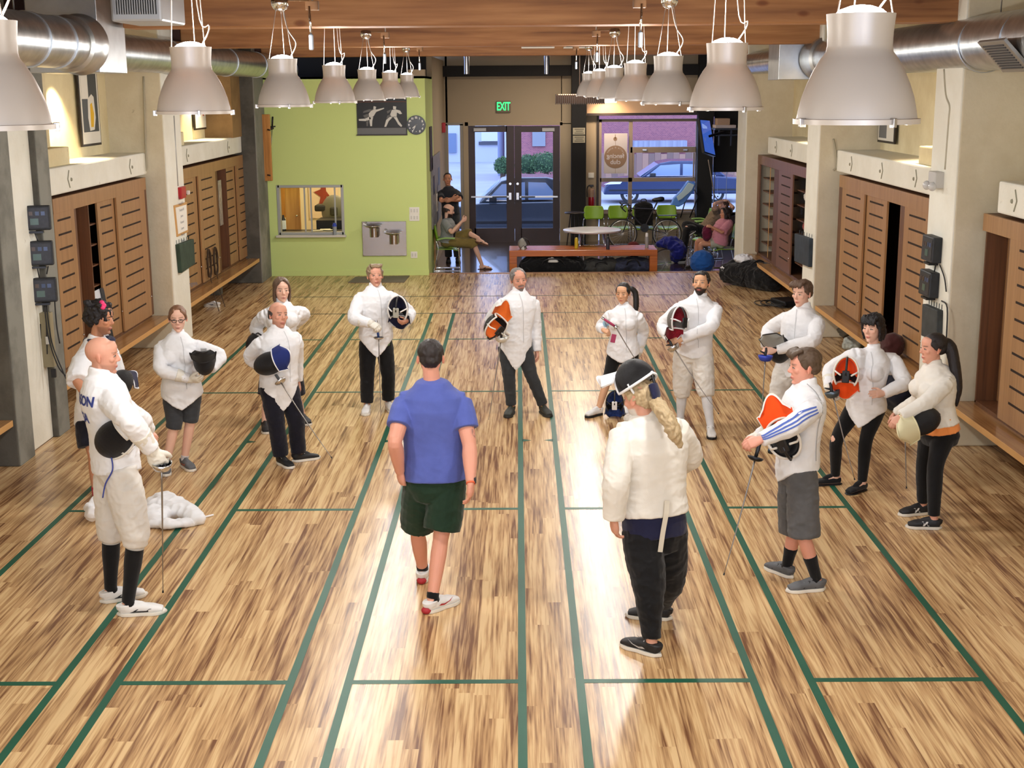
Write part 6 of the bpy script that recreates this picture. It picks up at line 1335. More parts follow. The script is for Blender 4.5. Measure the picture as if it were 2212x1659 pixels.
# cloth and boxes glimpsed on open shelves
def blob(name, label, cat, c, r, m, seed=1, amp=.03, group=None):
    mb = MB(); mb.ball(c, r, 20, 12); me = remesh(mb, min(r)*.16, 3); folds(me, amp, 9, seed); o = emit_mesh(name, me, m, None, np.array(c)-V(0, 0, r[2])); return tag(o, label, cat, group)
y_ = yat(1724, 450, 1)
for i, (z, rgb) in enumerate(((1.78, (210, 206, 200)), (1.32, (150, 60, 56)), (.86, (128, 124, 120)))): blob('folded_clothes', ['pale folded clothes on an upper open shelf of the far right cabinet', 'dark red clothes on the middle open shelf of the far right cabinet', 'grey clothes on the lowest open shelf of the far right cabinet'][i], 'clothes', (XRC+.22, y_, z), (.12, .24, .09), cloth('shelf_cloth_%d' % i, rgb), 3+i, .02, 'clothes on the cabinet shelves')
y_ = yat(203, 450, -1)
for i, z in enumerate((1.36, 1.02)): o = MB().box((XLC-.2, y_, z), (.18, .3, .06 if i else .03), rz=.2).build('paper_stack', mat('paper_1', (.7, .7, .66), .8), None, bevel=.004); tag(o, ['white papers on a middle shelf of the near left cabinet', 'flat white box on a lower shelf of the near left cabinet'][i], 'papers')
# posters in the recesses
def poster3(side, x, ya, yb, za, zb, label, frame, base_m, polys, t=.012):
    s = -side; r = empty('framed_poster', (x, (ya+yb)/2, za), label, 'poster'); f = MB()
    f.span((x, ya, za), (x+s*t, yb, zb)); f.build('frame', frame, r, bevel=.002); MB().span((x+s*(t-.002), ya+.03, za+.03), (x+s*(t+.003), yb-.03, zb-.03)).build('sheet', base_m, r)
    for i, (poly, m) in enumerate(polys):
        mb = MB(); P = [(x+s*(t+.003), ya+(yb-ya)*(u if side > 0 else u), za+(zb-za)*v) for u, v in poly]; mb.prism(P, (s*.0012*(1+.3*i), 0, 0)); mb.build('printed_shape', m, r)
    return r
ya, yb = sorted((yat(163, 560, -1), yat(187, 540, -1))); z0, z1 = atx(175, 598, XLC-.2)[2], atx(175, 498, XLC-.2)[2]
F1 = [(.45, .85), (.55, .86), (.56, .78), (.62, .72), (.6, .56), (.70, .44), (.62, .26), (.56, .26), (.55, .08), (.47, .08), (.48, .26), (.40, .26), (.32, .46), (.43, .56), (.40, .70), (.45, .77)]
poster3(-1, XLC-.20, ya-.02, yb-.0, z0, z1, 'red and yellow poster of a black fencer silhouette in the near left cabinet', mat('poster_red', srgb(190, 70, 44), .5), mat('poster_red', (.5, .07, .03), .5), [([(.12, .1), (.78, .1), (.78, .94), (.12, .94)], mat('poster_yellow', srgb(230, 178, 70), .5)), (F1, mat('poster_black', srgb(34, 28, 26), .5))])
ya, yb = sorted((yat(1934, 520, 1), yat(1946, 520, 1))); z0, z1 = atx(1940, 592, XRC+.2)[2], atx(1940, 482, XRC+.2)[2]
poster3(1, XRC+.20, ya-.10, yb+.14, z0, z1, 'small cream poster with a dark figure in the middle right cabinet', mat('poster_cream_edge', srgb(206, 180, 120), .5), mat('poster_cream', srgb(226, 204, 150), .5), [([(.3, .62), (.7, .58), (.72, .86), (.35, .9)], mat('poster_black', (.02, .02, .02), .5)), ([(.25, .34), (.75, .3), (.7, .52), (.3, .5)], mat('poster_brown', srgb(70, 50, 40), .5)), ([(.2, .1), (.8, .1), (.8, .24), (.2, .24)], mat('poster_green', srgb(150, 176, 110), .5))])
y_ = yat(479, 450, -1); o = MB().span((XLC-.02, y_-.12, 1.25), (XLC-.012, y_+.12, 2.0)).build('clear_sleeve', mat('sleeve_grey', srgb(150, 140, 132), .25, var=.3, vscale=14), None); tag(o, 'narrow grey printed sheet hung in the far left cabinet recess', 'poster')
# framed pictures lit in the niches above the lintels
ya, yb = sorted((atx(172, 240, XLB+.05)[1], atx(213, 240, XLB+.05)[1])); z0, z1 = atx(190, 316, XLB+.05)[2], 3.95
poster3(-1, XLB+.03, ya, yb, z0, z1, 'tall black-framed yellow and black print lit in the left niche', mat('frame_black', srgb(34, 26, 22), .4), mat('print_paper', srgb(236, 232, 220), .5), [([(.1, .15), (.9, .15), (.9, .86), (.1, .86)], mat('print_slate', srgb(64, 70, 72), .5)), ([(.42, .16), (.66, .17), (.76, .30), (.72, .52), (.60, .55), (.40, .50), (.36, .30)], mat('print_paper', (.8, .78, .7), .5)), ([(.48, .2), (.62, .2), (.68, .34), (.60, .46), (.5, .44)], mat('print_yellow', srgb(240, 190, 30), .5)), ([(.1, .5), (.44, .5), (.44, .86), (.1, .86)], mat('print_paper', (.8, .78, .7), .5))], .03)
ya, yb = sorted((atx(420, 260, XLB+.05)[1], atx(444, 260, XLB+.05)[1])); z0 = atx(432, 280, XLB+.05)[2]
poster3(-1, XLB+.03, ya, yb, z0, z0+.9, 'framed white print lit in the far left niche', mat('frame_black', (.02, .015, .01), .4), mat('print_paper', (.8, .78, .7), .5), [([(.3, .3), (.6, .34), (.55, .6), (.35, .5)], mat('print_tan', srgb(214, 160, 110), .5)), ([(.7, .25), (.8, .25), (.8, .45), (.7, .45)], mat('poster_red', (.5, .07, .03), .5))], .03)
ya, yb = sorted((atx(1726, 150, XRB-.05)[1], atx(1932, 150, XRB-.05)[1])); 
ya, yb = sorted((atx(1897, 300, XRB-.05)[1], atx(1933, 300, XRB-.05)[1])); z0 = atx(1915, 309, XRB-.05)[2]
poster3(1, XRB-.03, ya, yb, z0, 3.95, 'tall dark-framed print lit in the right niche behind the nearest lamp', mat('frame_black', (.02, .015, .01), .4), mat('print_paper', (.8, .78, .7), .5), [([(.45, .05), (.9, .05), (.9, .2), (.45, .2)], mat('print_grey', (.2, .2, .2), .5))], .03)
ya, yb = sorted((atx(1650, 180, XRB-.05)[1], atx(1731, 180, XRB-.05)[1]))
poster3(1, XRB-.03, yat(1731, 180, 1)+.3, yat(1731, 180, 1)+1.2, 2.75, 3.9, 'framed print lit in the far right niche', mat('frame_black', (.02, .015, .01), .4), mat('print_paper', (.8, .78, .7), .5), [], .03)
# whiteboards on the left ledge
def wboard(label, quad, m_side, lines):
    """quad: four corners tl,tr,br,bl in the world, board 3 cm thick"""
    tl, tr, br, bl = [np.array(q, float) for q in quad]; n = nrm(np.cross(tr-tl, bl-tl)); n = -n if n[1] > 0 else n; r = empty('whiteboard', (bl+br)/2, label, 'whiteboard', 'whiteboards on the left ledge')
    MB().prism([tl, tr, br, bl], -n*.02).build('panel', mat('board_white', srgb(226, 230, 238), .25), r); u = nrm(tr-tl); v = nrm(tl-bl)
    for a, b in ((tr, br), (bl, tl)):
        mb = MB(); mb.bar(a, b, .05, .034, up=n); mb.build('black_edge', M_BLKP, r)
    W = np.linalg.norm(tr-tl); Hh = np.linalg.norm(tl-bl); tx = MB()
    for txt, fx, fy, sz in lines: vs, fs = text_geo(txt, sz); place2d(tx, vs, fs, bl+u*W*fx+v*Hh*fy, u, v, lift=.001 if np.dot(np.cross(u, v), n) > 0 else -.001)
    if lines: tx.build('handwriting', mat('marker_ink', srgb(84, 92, 112), .6), r)
    return r
A = atz(324, 669, .465); A[1] += .0
def onplane(px, py, p, n): d = ray(px, py); return CAM+d*(np.dot(np.array(p)-CAM, n)/np.dot(d, n))
n1 = nrm(V(.62, -.75, .16)); p1 = atz(324, 669, .47)
wboard('whiteboard with the class notes propped upright against the white pier', [onplane(x, y, p1, n1) for x, y in ((317, 600), (393, 592), (402, 657), (325, 669))], None, [('Lesson', .5, .86, .075), ('Change/Coach/challenges', .60, .66, .085), ('O.T. / epee', .45, .44, .085), ('Ret / Invitation', .50, .24, .085)])
n2 = nrm(V(.80, -.55, .22)); p2 = atz(185, 757, .47)
wboard('blank-looking whiteboard leaning behind the curly-haired fencer', [onplane(x, y, p2, n2) for x, y in ((160, 651), (218, 622), (240, 728), (183, 765))], None, [('warm up', .35, .82, .05), ('footwork', .4, .7, .05), ('parry', .3, .58, .05)])
# scoring boxes on the concrete pier
M_BOX = mat('scorebox_black', srgb(36, 38, 42), .55, var=.25, vscale=16)
def scorebox(c, u, n, w, h, d, label, txt=None):
    c = np.array(c, float); u = nrm(u); n = nrm(n); v = nrm(np.cross(n, u)); v = v if v[2] > 0 else -v
    r = empty('scoring_box', c, label, 'scoring box', 'fencing scoring boxes on the piers')
    def bx(mb, cc, a, b, e): mb.add([cc+u*x*a/2+v*y*b/2+n*z*e/2 for x, y, z in ((-1, -1, -1), (1, -1, -1), (1, 1, -1), (-1, 1, -1), (-1, -1, 1), (1, -1, 1), (1, 1, 1), (-1, 1, 1))], [(0, 3, 2, 1), (4, 5, 6, 7), (0, 1, 5, 4), (1, 2, 6, 5), (2, 3, 7, 6), (3, 0, 4, 7)]); return mb
    bx(MB(), c+n*d*.5, w, h, d).build('case', M_BOX, r, bevel=.012); bx(MB(), c+n*(d+.001), w*.88, h*.80, .004).build('face', mat('scorebox_face', srgb(40, 38, 40), .42, var=.3, vscale=30), r)
    for i, (fx, fy, col) in enumerate(((-.28, .18, (70, 50, 40)), (-.1, .18, (80, 60, 40)), (.1, .18, (52, 66, 96)), (.28, .18, (70, 84, 120)), (0, -.15, (74, 96, 84)))): bx(MB(), c+n*(d+.004)+u*w*fx+v*h*fy, w*(.12 if i < 4 else .26), h*(.16 if i < 4 else .26), .003).build('display', mat('display_%d' % i, srgb(*col), .3), r)
    bx(MB(), c+n*d*.5-v*h*.58, w*.5, .02, d*.9).build('bracket', M_BLKP, r)
    return r
for i, (px, py, lb) in enumerate(((76, 470, 'top scoring box of three on the concrete pier'), (82, 546, 'middle scoring box of three on the concrete pier'), (90, 625, 'lowest scoring box of three on the concrete pier'))):
    scorebox(aty(px, py, .16), (.97, .24, 0), (.24, -.97, .04), .30, .24, .10, lb)
cbm = MB(); 
cab_pts = [[(66, 660), (68, 760), (62, 860), (40, 905), (15, 918)], [(72, 662), (76, 770), (74, 880), (66, 940), (45, 945), (18, 925)], [(70, 575), (66, 640)], [(80, 575), (85, 600)], [(74, 500), (82, 520)], [(100, 660), (112, 740), (135, 800), (143, 818)], [(96, 660), (105, 730), (125, 790), (142, 812)], [(116, 618), (122, 700), (129, 742)], [(104, 575), (101, 592)]]
M_WIRE = mat('wire_black', (.015, .015, .016), .5)
for i, P in enumerate(cab_pts):
    mb = MB(); mb.tube(catmull([aty(a, b, .10-.10*(1 if i < 2 and j > 2 else 0)) for j, (a, b) in enumerate(P)], 5), .007, 6)
    o = mb.build('cable', M_WIRE, None, 180, base=aty(*P[0], .1)); tag(o, ['long black cable from the lowest scoring box sweeping to the left ledge', 'black cable from the lowest scoring box looping below the left ledge', 'cable left of the gap between middle and lowest scoring box', 'cable right of the gap between middle and lowest scoring box', 'cable between the top and middle scoring boxes', 'outer cable curving right past the beige junction panel', 'inner cable curving right past the beige junction panel', 'cable hanging with a black plug end beside the beige panel', 'short cable at the right end of the middle scoring box'][i], 'cable', 'cables on the concrete pier')
jp = empty('junction_panel', aty(92, 730, .2), 'beige metal junction panel under the scoring boxes', 'panel'); a = aty(78, 792, .18); b = aty(110, 675, .18); MB().span((a[0], .14, a[2]), (b[0], .23, b[2])).build('door', mat('panel_beige', srgb(150, 140, 112), .5), jp, bevel=.004)
for px in (87, 100): p = aty(px, 700, .135); q = aty(px+2, 765, .135); mb = MB(); mb.bar(p, q, .008, .008); mb.build('slot_rail', M_BLKP, jp)
MB().box(aty(103, 735, .13), (.035, .03, .08)).build('latch', M_STEEL, jp, bevel=.004)
ps_ = MB().box(aty(116, 806, .10), (.05, .03, .09)).build('power_adapter', M_BLKP, None, bevel=.006); tag(ps_, 'small black power adapter hanging on the concrete pier', 'adapter')
cv = [(2018, 600), (2022, 626)], [(2036, 596), (2046, 625), (2048, 660), (2046, 740)]
for i, (px, py, lb) in enumerate(((2022, 537, 'upper scoring box on the right pale pier'), (2016, 612, 'lower scoring box on the right pale pier'))): scorebox(atx(px+3, py, XR+.0), (0, -.94, 0), (-.98, -.16, .03), .36, .25, .11, lb)
for i, P in enumerate(((( 2021, 572), (2018, 590)), ((2030, 572), (2040, 600), (2044, 630)), ((2034, 650), (2046, 665), (2044, 735)))):
    mb = MB(); mb.tube(catmull([atx(a, b, XR-.03) for a, b in P], 5), .007, 6); tag(mb.build('cable', M_WIRE, None, 180, base=atx(*P[0], XR-.03)), ['short cable between the two scoring boxes on the right pier', 'bowed cable joining the two scoring boxes on the right pier', 'cable running down from the lower scoring box on the right pier'][i], 'cable', 'cables on the right pier')
# target pads
def pad(label, q, m, n, name='target_pad'):
    q = [np.array(p, float) for p in q]; r = empty(name, (q[2]+q[3])/2, label, 'target pad', 'target pads on the piers'); MB().prism(q, np.array(n)*.06).build('cushion', m, r, bevel=.01)
    for i in range(6):
        p = q[0]+(q[1]-q[0])*(i+.5)/6; mb = MB(); mb.tube([p, p+V(0, 0, .05)], .008, 6); mb.build('loop', m, r)
    return r
M_PADG = mat('pad_green', srgb(44, 62, 50), .7, var=.35, vscale=9); M_PADB = mat('pad_blue', srgb(42, 52, 62), .7, var=.35, vscale=9)
pad('dark green worn target pad on the white pier above the notes whiteboard', [atx(x, y, XL+.01) for x, y in ((378, 528), (410, 516), (413, 570), (384, 590))], M_PADG, (1, 0, 0))
pad('dark blue-green worn target pad on the far right pier', [atx(x, y, XR-.01) for x, y in ((1725, 504), (1757, 515), (1755, 577), (1724, 564))], M_PADB, (-1, 0, 0))
pad('dark target pad under the scoring boxes on the right pale pier', [atx(x, y, XR-.01) for x, y in ((2005, 656), (2038, 670), (2036, 740), (2002, 725))], mat('pad_dark_grey', srgb(52, 56, 56), .7, var=.35, vscale=9), (-1, 0, 0))
# fire alarm strobe, framed notice, sensor, switch on piers
al = empty('fire_alarm', atx(388, 416, XL), 'red fire alarm strobe on the white pier', 'alarm'); MB().box(atx(388, 416, XL)+V(.03, 0, 0), (.06, .26, .16)).build('body', mat('alarm_red', srgb(172, 24, 34), .4), al, bevel=.01); MB().box(atx(396, 416, XL)+V(.07, 0, 0), (.04, .06, .06)).build('strobe_lens', mat('lens_clear', srgb(236, 230, 224), .15), al, bevel=.01)
cdt = MB(); cdt.tube([atx(375, 250, XL+.012), atx(384, 402, XL+.012)], .012, 8); tag(cdt.build('conduit', mat('conduit_grey', srgb(176, 176, 172), .5, .3), None, 180, base=atx(384, 402, XL)), 'grey conduit running down the white pier to the fire alarm', 'conduit')
nb = empty('notice_board', atx(388, 475, XL), 'wood-framed notice with a handwritten sheet on the white pier', 'notice'); q = [atx(x, y, XL+.004) for x, y in ((373, 444), (401, 436), (404, 501), (380, 512))]; MB().prism(q, (.02, 0, 0)).build('frame', M_LEDGEE, nb, bevel=.003); cc = sum(q)/4; q2 = [cc+(p-cc)*.84+V(.021, 0, 0) for p in q]; MB().prism(q2, (.002, 0, 0)).build('sheet', mat('paper_0', (.8, .8, .78), .6), nb)
tx = MB()
for i in range(8): vs, fs = text_geo(['Open epee', 'Monday 7:00', 'Tuesday 6:30', 'Juniors', 'Footwork', 'Lessons', 'Please sign', 'Thank you'][i], .05); place2d(tx, vs, fs, cc+V(.0235, 0, .30-.085*i), (0, 1, 0), (0, 0, 1))
tx.build('handwriting', mat('marker_ink', (.1, .1, .13), .6), nb)
ms = empty('motion_sensor', atx(2034, 392, XR), 'grey two-lens motion sensor box high on the right pale pier', 'sensor'); c = atx(2034, 388, XR); MB().box(c+V(-.05, 0, 0), (.10, .22, .16)).build('box', mat('sensor_pale', srgb(190, 188, 184), .4), ms, bevel=.012)
for dy in (-.08, .1): MB().ball(c+V(-.11, dy, -.06), (.04, .045, .045), 14, 10).build('lens', mat('sensor_lens', srgb(200, 200, 200), .15), ms, 180)
cdt = MB(); cdt.tube(catmull([atx(2040, 150, XR-.012), atx(2044, 205, XR-.012), atx(2052, 230, XR-.012), atx(2050, 260, XR-.012), atx(2042, 366, XR-.012)], 5), .012, 8); tag(cdt.build('conduit', mat('conduit_pale', srgb(176, 170, 150), .6), None, 180, base=atx(2042, 366, XR)), 'pale conduit with a kink running down to the motion sensor', 'conduit')
for side, px, py, py2, lb in ((-1, 310, 165, 372, 'thin conduit down the beige face of the left pier'), (1, 1800, 300, 368, 'short conduit beside the right lintel')):
    y = 5.03 if side < 0 else 5.53; mb = MB(); mb.tube(catmull([aty(px, py, y), aty(px+5, py2-40, y), aty(px+6, py2-8, y), aty(px+(0 if side > 0 else 0), py2, y)], 5), .012, 8); tag(mb.build('conduit', mat('conduit_pale', (.4, .36, .26), .6), None, 180, base=aty(px, py2, y)), lb, 'conduit')
# coiled jump ropes hung on the far left cabinet, and a lone shoe below
for i, (px, py) in enumerate(((452, 568), (466, 563))):
    mb = MB(); c = atx(px, py, XLC+.05); P = []
    for k in range(60): t = k/60*2*math.pi*4; P.append(c+V(.012*math.sin(t*1.7), (.13+.02*math.sin(k*.9))*math.sin(t)*(1 if i else .9), .22*math.cos(t)-.04*abs(math.sin(t))))
    mb.tube(catmull(P, 3), .008, 6); P2 = [c+V(0, .02, -.2), c+V(.04, .03, -.5), c+V(.12, .0, -.8), c+V(.16, .02, -1.0)]; mb.tube(catmull(P2, 6), .007, 6); tag(mb.build('coiled_rope', mat('rope_dark', srgb(74, 58, 44), .8), None, 180, base=c), ['coiled dark rope hung left on the far left cabinet door', 'coiled dark rope hung right on the far left cabinet door'][i], 'rope', 'ropes on the cabinet door')
h, d = foot_frame(atz(476, 664), atz(440, 662), .30); e = empty('sneaker', h, 'single white trainer with dark swoosh on the floor under the coiled ropes', 'shoe'); shoe(e, np.array(e['_b']), h, d, .30, M_SHOEW, M_SOLEW, trim=mat('swoosh_navy', srgb(30, 34, 66), .6), laces=M_SHOEW)
# bags on the floor by the right wall
bg = empty('duffel_bag', atz(1625, 625), 'big black duffel bag with white cloth on top by the far right wall', 'bag'); c = atz(1628, 622, .0)
mb = MB(); limb(mb, [c+V(-.42, .55, .20), c+V(-.1, .2, .23), c+V(.18, -.25, .21), c+V(.3, -.5, .17)], [.16, .24, .24, .14], 18, 5, .95); limb(mb, [c+V(-.35, .5, .3), c+V(-.3, .45, .42)], [.07, .03], 10); me = remesh(mb, .012, 3); folds(me, .03, 6, 3); co = mesh_np(me); co[:, 2] = np.maximum(co[:, 2], .004); set_np(me, co); emit_mesh('bag_body', me, cloth('bag_black', (20, 20, 22)), bg, np.array(bg['_b']))
for k in range(2): mb = MB(); o = V(.12*k-.06, .3-.4*k, 0); mb.tube(catmull([c+o+V(-.3, 0, .1), c+o+V(-.18, .0, .36), c+o+V(0, 0, .5), c+o+V(.14, 0, .40), c+o+V(.2, 0, .2)], 5), .016, 6); mb.build('handle', cloth('strap_black', (14, 14, 15)), bg, 180)
pt = MB(); vs, fs = text_geo('*', .2, bold=.01); place2d(pt, vs, fs, c+V(-.52, .28, .26), nrm(V(.6, -.8, 0)), (0, 0, 1)); pt.build('star_print', M_WHITE, bg)
blob('white_cloth', 'white cloth stuffed in the top of the black duffel bag', 'cloth', c+V(-.14, .32, .47), (.15, .18, .07), M_WHITE, 4, .03)
mb = MB()
for k in range(7):
    cc = atz(1660+6*k, 655+1.5*(k % 3), .02); P = [cc+V(.22*math.cos(t)+.05*k % .1, .30*math.sin(t)+.04*math.sin(3*t+k), .012*k % .03) for t in np.linspace(0, 6.2, 16)]; mb.tube(P, .008, 6)
tag(mb.build('cable_coil', M_WIRE, None, 180, base=atz(1670, 655)), 'loose coil of black cable on the floor before the brown-haired boy', 'cable')
o = MB().box(atz(1700, 652, .05), (.35, .5, .09), rz=.3).build('reel_case', M_BLKP, None, bevel=.02); tag(o, 'flat black case beside the coil of cable', 'case')
mb = MB(); c = atz(1800, 722, .0)+V(.1, .1, 0); 
for q, r in (((0, .1, .10), (.16, .24, .10)), ((.05, -.25, .09), (.18, .2, .09)), ((-.08, .38, .12), (.12, .18, .11)), ((.1, .15, .2), (.1, .2, .07))): mb.ball(c+V(*q), r, 18, 12)
me = remesh(mb, .012, 3); folds(me, .03, 7, 9); co = mesh_np(me); co[:, 2] = np.maximum(co[:, 2], .004); set_np(me, co); tag(emit_mesh('crumpled_hoodie', me, cloth('hoodie_grey', (112, 112, 104)), None, c), 'grey hoodie crumpled under the middle right ledge', 'clothes')
blob('crumpled_bag', 'pale crumpled plastic bag under the middle right ledge', 'bag', atz(1842, 743, .08), (.12, .16, .08), mat('plastic_pale', srgb(170, 176, 168), .3, var=.3, vscale=20), 5, .04)
blob('dark_bag', 'dark navy bag on the ledge floor behind the black-bobbed woman', 'bag', atz(1935, 838, .22), (.22, .38, .22), cloth('bag_navy', (26, 28, 42)), 8, .03)
blob('small_red_bag', 'dark red bag on the right ledge behind the black-bobbed woman', 'bag', atz(1918, 745, .60)+V(.05, 0, .0), (.12, .14, .14), cloth('bag_maroon', (70, 36, 36)), 9, .02)
# ================================================================== lobby
M_GLASSP = mat('window_glass', (1, 1, 1), .01, trans=1.0, ior=1.02, spec=.3)
M_FRAME = mat('window_grey', srgb(150, 134, 120), .5)
M_DOORB = mat('door_brown', srgb(52, 34, 32), .45, var=.1, vscale=4)
M_LIME = mat('lime_plastic', srgb(132, 172, 40), .35)
gbox('floor_lobby', (-2.0, 12.5, ZL-.1), (6.2, YD+.3, ZL), M_LOBBY)
gbox('ceiling_lobby', (-6, 12.4, 4.35), (6.2, YD+.2, 4.5), mat('lobby_ceiling', srgb(120, 108, 94), .8))
structure(MB().span((-1.9, YD-.3, aty(1100, 165, YD)[2]), (6, YD+.1, aty(1100, 142, YD)[2])).build('trim_lobby_beam', M_BLACKW, None))
wl = MB()
def seg(x0, y0, x1, y1): a, b = pxbox(x0, y0, x1, y1, YD, .16); wl.span(a, b)
seg(925, 20, 963, 560); seg(963, 20, 1214, 266); seg(1210, 266, 1240, 560); seg(1000, 266, 1011, 528); seg(1240, 150, 1295, 560); seg(1214, 20, 1700, 150); seg(1212, 148, 1242, 268); seg(1295, 150, 1700, 250)
seg(1295, 458, 1640, 560); seg(963, 516, 1001, 560)
structure(wl.build('wall_lobby_front', M_TAN, None))
structure(MB().span(*pxbox(1267, 206, 1500, 250, YD-.25, .25)).build('trim_window_header', mat('header_tan', srgb(206, 170, 136), .6), None, bevel=.004))
structure(MB().span(*pxbox(1268, 243, 1510, 250, YD-.28, .05)).span(*pxbox(1288, 250, 1294, 470, YD-.05, .06)).build('trim_window_edge', M_DARKM, None))
ccol = MB(); a, b = pxbox(1234, 166, 1267, 545, 18.15, .33); ccol.span((a[0], 18.15, ZL), (b[0], 18.48, 4.3)); structure(ccol.build('column_lobby', M_BLACKW, None, bevel=.004))
structure(MB().span((aty(1508, 300, 18.3)[0], 18.3, ZL), (aty(1541, 300, 18.3)[0], 18.6, 4.3)).build('column_lobby_right', M_BLACKW, None))
structure(MB().span((5.6, 12.5, ZL), (5.75, YD+.2, 4.35)).build('wall_lobby_right', mat('dark_grey_wall', srgb(40, 38, 40), .8), None))
# sidelight and double door
sw = structure(MB().span(*pxbox(960, 268, 965.5, 522, YD-.03, .1)).span(*pxbox(997, 268, 1003, 522, YD-.03, .1)).span(*pxbox(960, 265, 1003, 271, YD-.03, .1)).span(*pxbox(960, 514, 1003, 522, YD-.03, .1)).build('window_2', mat('jamb_grey', srgb(150, 144, 134), .5), None)); MB().span(*pxbox(965, 270, 998, 516, YD+.02, .008)).build('pane', M_GLASSP, sw)
fr = structure(MB().span(*pxbox(1004, 264, 1011, 528, YD-.04, .14)).span(*pxbox(1209.5, 264, 1215, 528, YD-.04, .14)).span(*pxbox(1004, 262, 1215, 272, YD-.04, .14)).build('trim_door_frame', M_TAN, None))
for nm, x0, x1, g0, g1, sg, cl in (('door_2', 1011.5, 1110.6, 1025.5, 1095, 1, (1023, 1050)), ('door_3', 1112.6, 1209, 1126, 1194.5, -1, (1171, 1198))):
    d = MB()
    for q in ((x0, 272, g0, 524), (g1, 272, x1, 524), (g0, 272, g1, 285.5), (g0, 492.5, g1, 524)): d.span(*pxbox(*q, YD+.0, .05))
    d = structure(d.build(nm, M_DOORB, None)); MB().span(*pxbox(g0, 285, g1, 493, YD+.02, .008)).build('pane', M_GLASSP, d)
    MB().span(*pxbox(cl[0], 276.5, cl[1], 284, YD-.06, .06)).build('door_closer', mat('closer_grey', srgb(150, 146, 140), .4, .4), d, bevel=.004)
    MB().span(*pxbox(x0+6 if sg > 0 else x0+10, 423, x1-10 if sg > 0 else x1-4, 427.5, YD-.09, .05)).build('push_bar', mat('bar_steel', (.5, .5, .5), .3, .9), d, bevel=.004); MB().span(*pxbox(g0+38 if sg > 0 else g0, 424, g1 if sg > 0 else g0+30, 427, YD-.095, .01)).build('bar_pad', M_BLKP, d)
    hx = x1-8.5 if sg > 0 else x0+5.5; MB().span(*pxbox(hx-3, 416, hx+3, 432, YD-.08, .07)).build('latch_case', M_STEEL, d, bevel=.006); p = aty(hx, 397, YD-.01); MB().lathe([(0, .012), (.03, .012), (.034, 0)], p, (0, -1, 0), 14).build('lock_cylinder', M_STEEL, d, 60)
structure(MB().span(*pxbox(1008, 523, 1240, 533, YD-.02, .05)).build('baseboard_lobby', M_DARKM, None))
# big window
wn = MB()
for q in ((1293, 258, 1300, 458), (1356.5, 262, 1367, 458), (1500, 258, 1509, 458), (1293, 256, 1509, 263.5), (1362, 317, 1505, 330), (1296, 383, 1505, 393), (1293, 452, 1509, 461), (1366, 330, 1370, 384), (1497, 330, 1501, 384)): wn.span(*pxbox(*q, YD-.02, .10))
wn = structure(wn.build('window_3', M_FRAME, None)); MB().span(*pxbox(1297, 262, 1505, 455, YD+.04, .008)).build('pane', M_GLASSP, wn); MB().span(*pxbox(1290, 457, 1512, 463, YD-.12, .12)).build('sill', M_FRAME, wn, bevel=.004)
for px in (1392, 1480): MB().span(*pxbox(px-4, 322, px+5, 325.5, YD-.05, .03)).build('latch', M_STEEL, wn)
gbox('wall_lobby_dark_board', *pxbox(1541, 240, 1640, 372, YD-.12, .1), M_BLACKW)  # added black board darkens the upper window in place of dark clutter
rw = MB(); 
for q in ((1541, 250, 1548, 470), (1568, 250, 1574, 470), (1541, 240, 1640, 252), (1541, 466, 1640, 540)): rw.span(*pxbox(*q, YD-.1, .1))
rw = structure(rw.build('window_4', M_DOORB, None)); MB().span(*pxbox(1548, 252, 1640, 466, YD-.04, .008)).build('pane', M_GLASSP, rw)
# hanging banner with the club name, seen from its back
bn = empty('window_banner', aty(1330, 332, YD-.1), 'white hanging banner with tan circle reading fencing club backwards', 'banner'); MB().span(*pxbox(1304.5, 288, 1355.5, 375, YD-.09, .006)).build('cloth', mat('banner_white', srgb(206, 200, 204), .8), bn)
c = aty(1329.5, 339, YD-.092); rr = 24/91.0; m_t = mat('banner_tan', srgb(150, 124, 104), .8)
MB().lathe([(0, .002), (rr, .002), (rr, 0)], c, (0, -1, 0), 48).build('circle_print', m_t, bn)
tx = MB()
for s_, dz, sz in (('fencing', .02, .145), ('club', -.12, .145)): vs, fs = text_geo(s_, sz, bold=.003); place2d(tx, vs*np.array([-1, 1, 1]), fs, c+V(0, -.004, dz), (1, 0, 0), (0, 0, 1))
for i, ch in enumerate('salle d armes'):
    a = R_(150-10*i); vs, fs = text_geo(ch, .055) if ch != ' ' else ([], [])
    if len(vs): R2 = np.array(Matrix.Rotation(a-math.pi/2, 3, 'Z')); vs = vs @ R2.T; vs[:, 0] += math.cos(a)*rr*.82; vs[:, 1] += math.sin(a)*rr*.82; place2d(tx, vs*np.array([-1, 1, 1]), fs, c+V(0, -.004, 0), (1, 0, 0), (0, 0, 1))
tx.build('lettering', mat('banner_white', (.6, .58, .6), .8), bn)
fo = MB(); p = aty(1329, 300, YD-.094); fo.lathe([(0, .002), (.045, .002), (.045, 0)], p, (0, -1, 0), 20); fo.bar(p, p+V(0, 0, .10), .016, .004, up=(0, 1, 0)); fo.bar(p, c+V(0, -.002, rr), .006, .003, up=(0, 1, 0)); fo.bar(c-V(0, .002, rr), c-V(0, .002, rr+.12), .006, .003, up=(0, 1, 0)); fo.build('foil_print', m_t, bn)
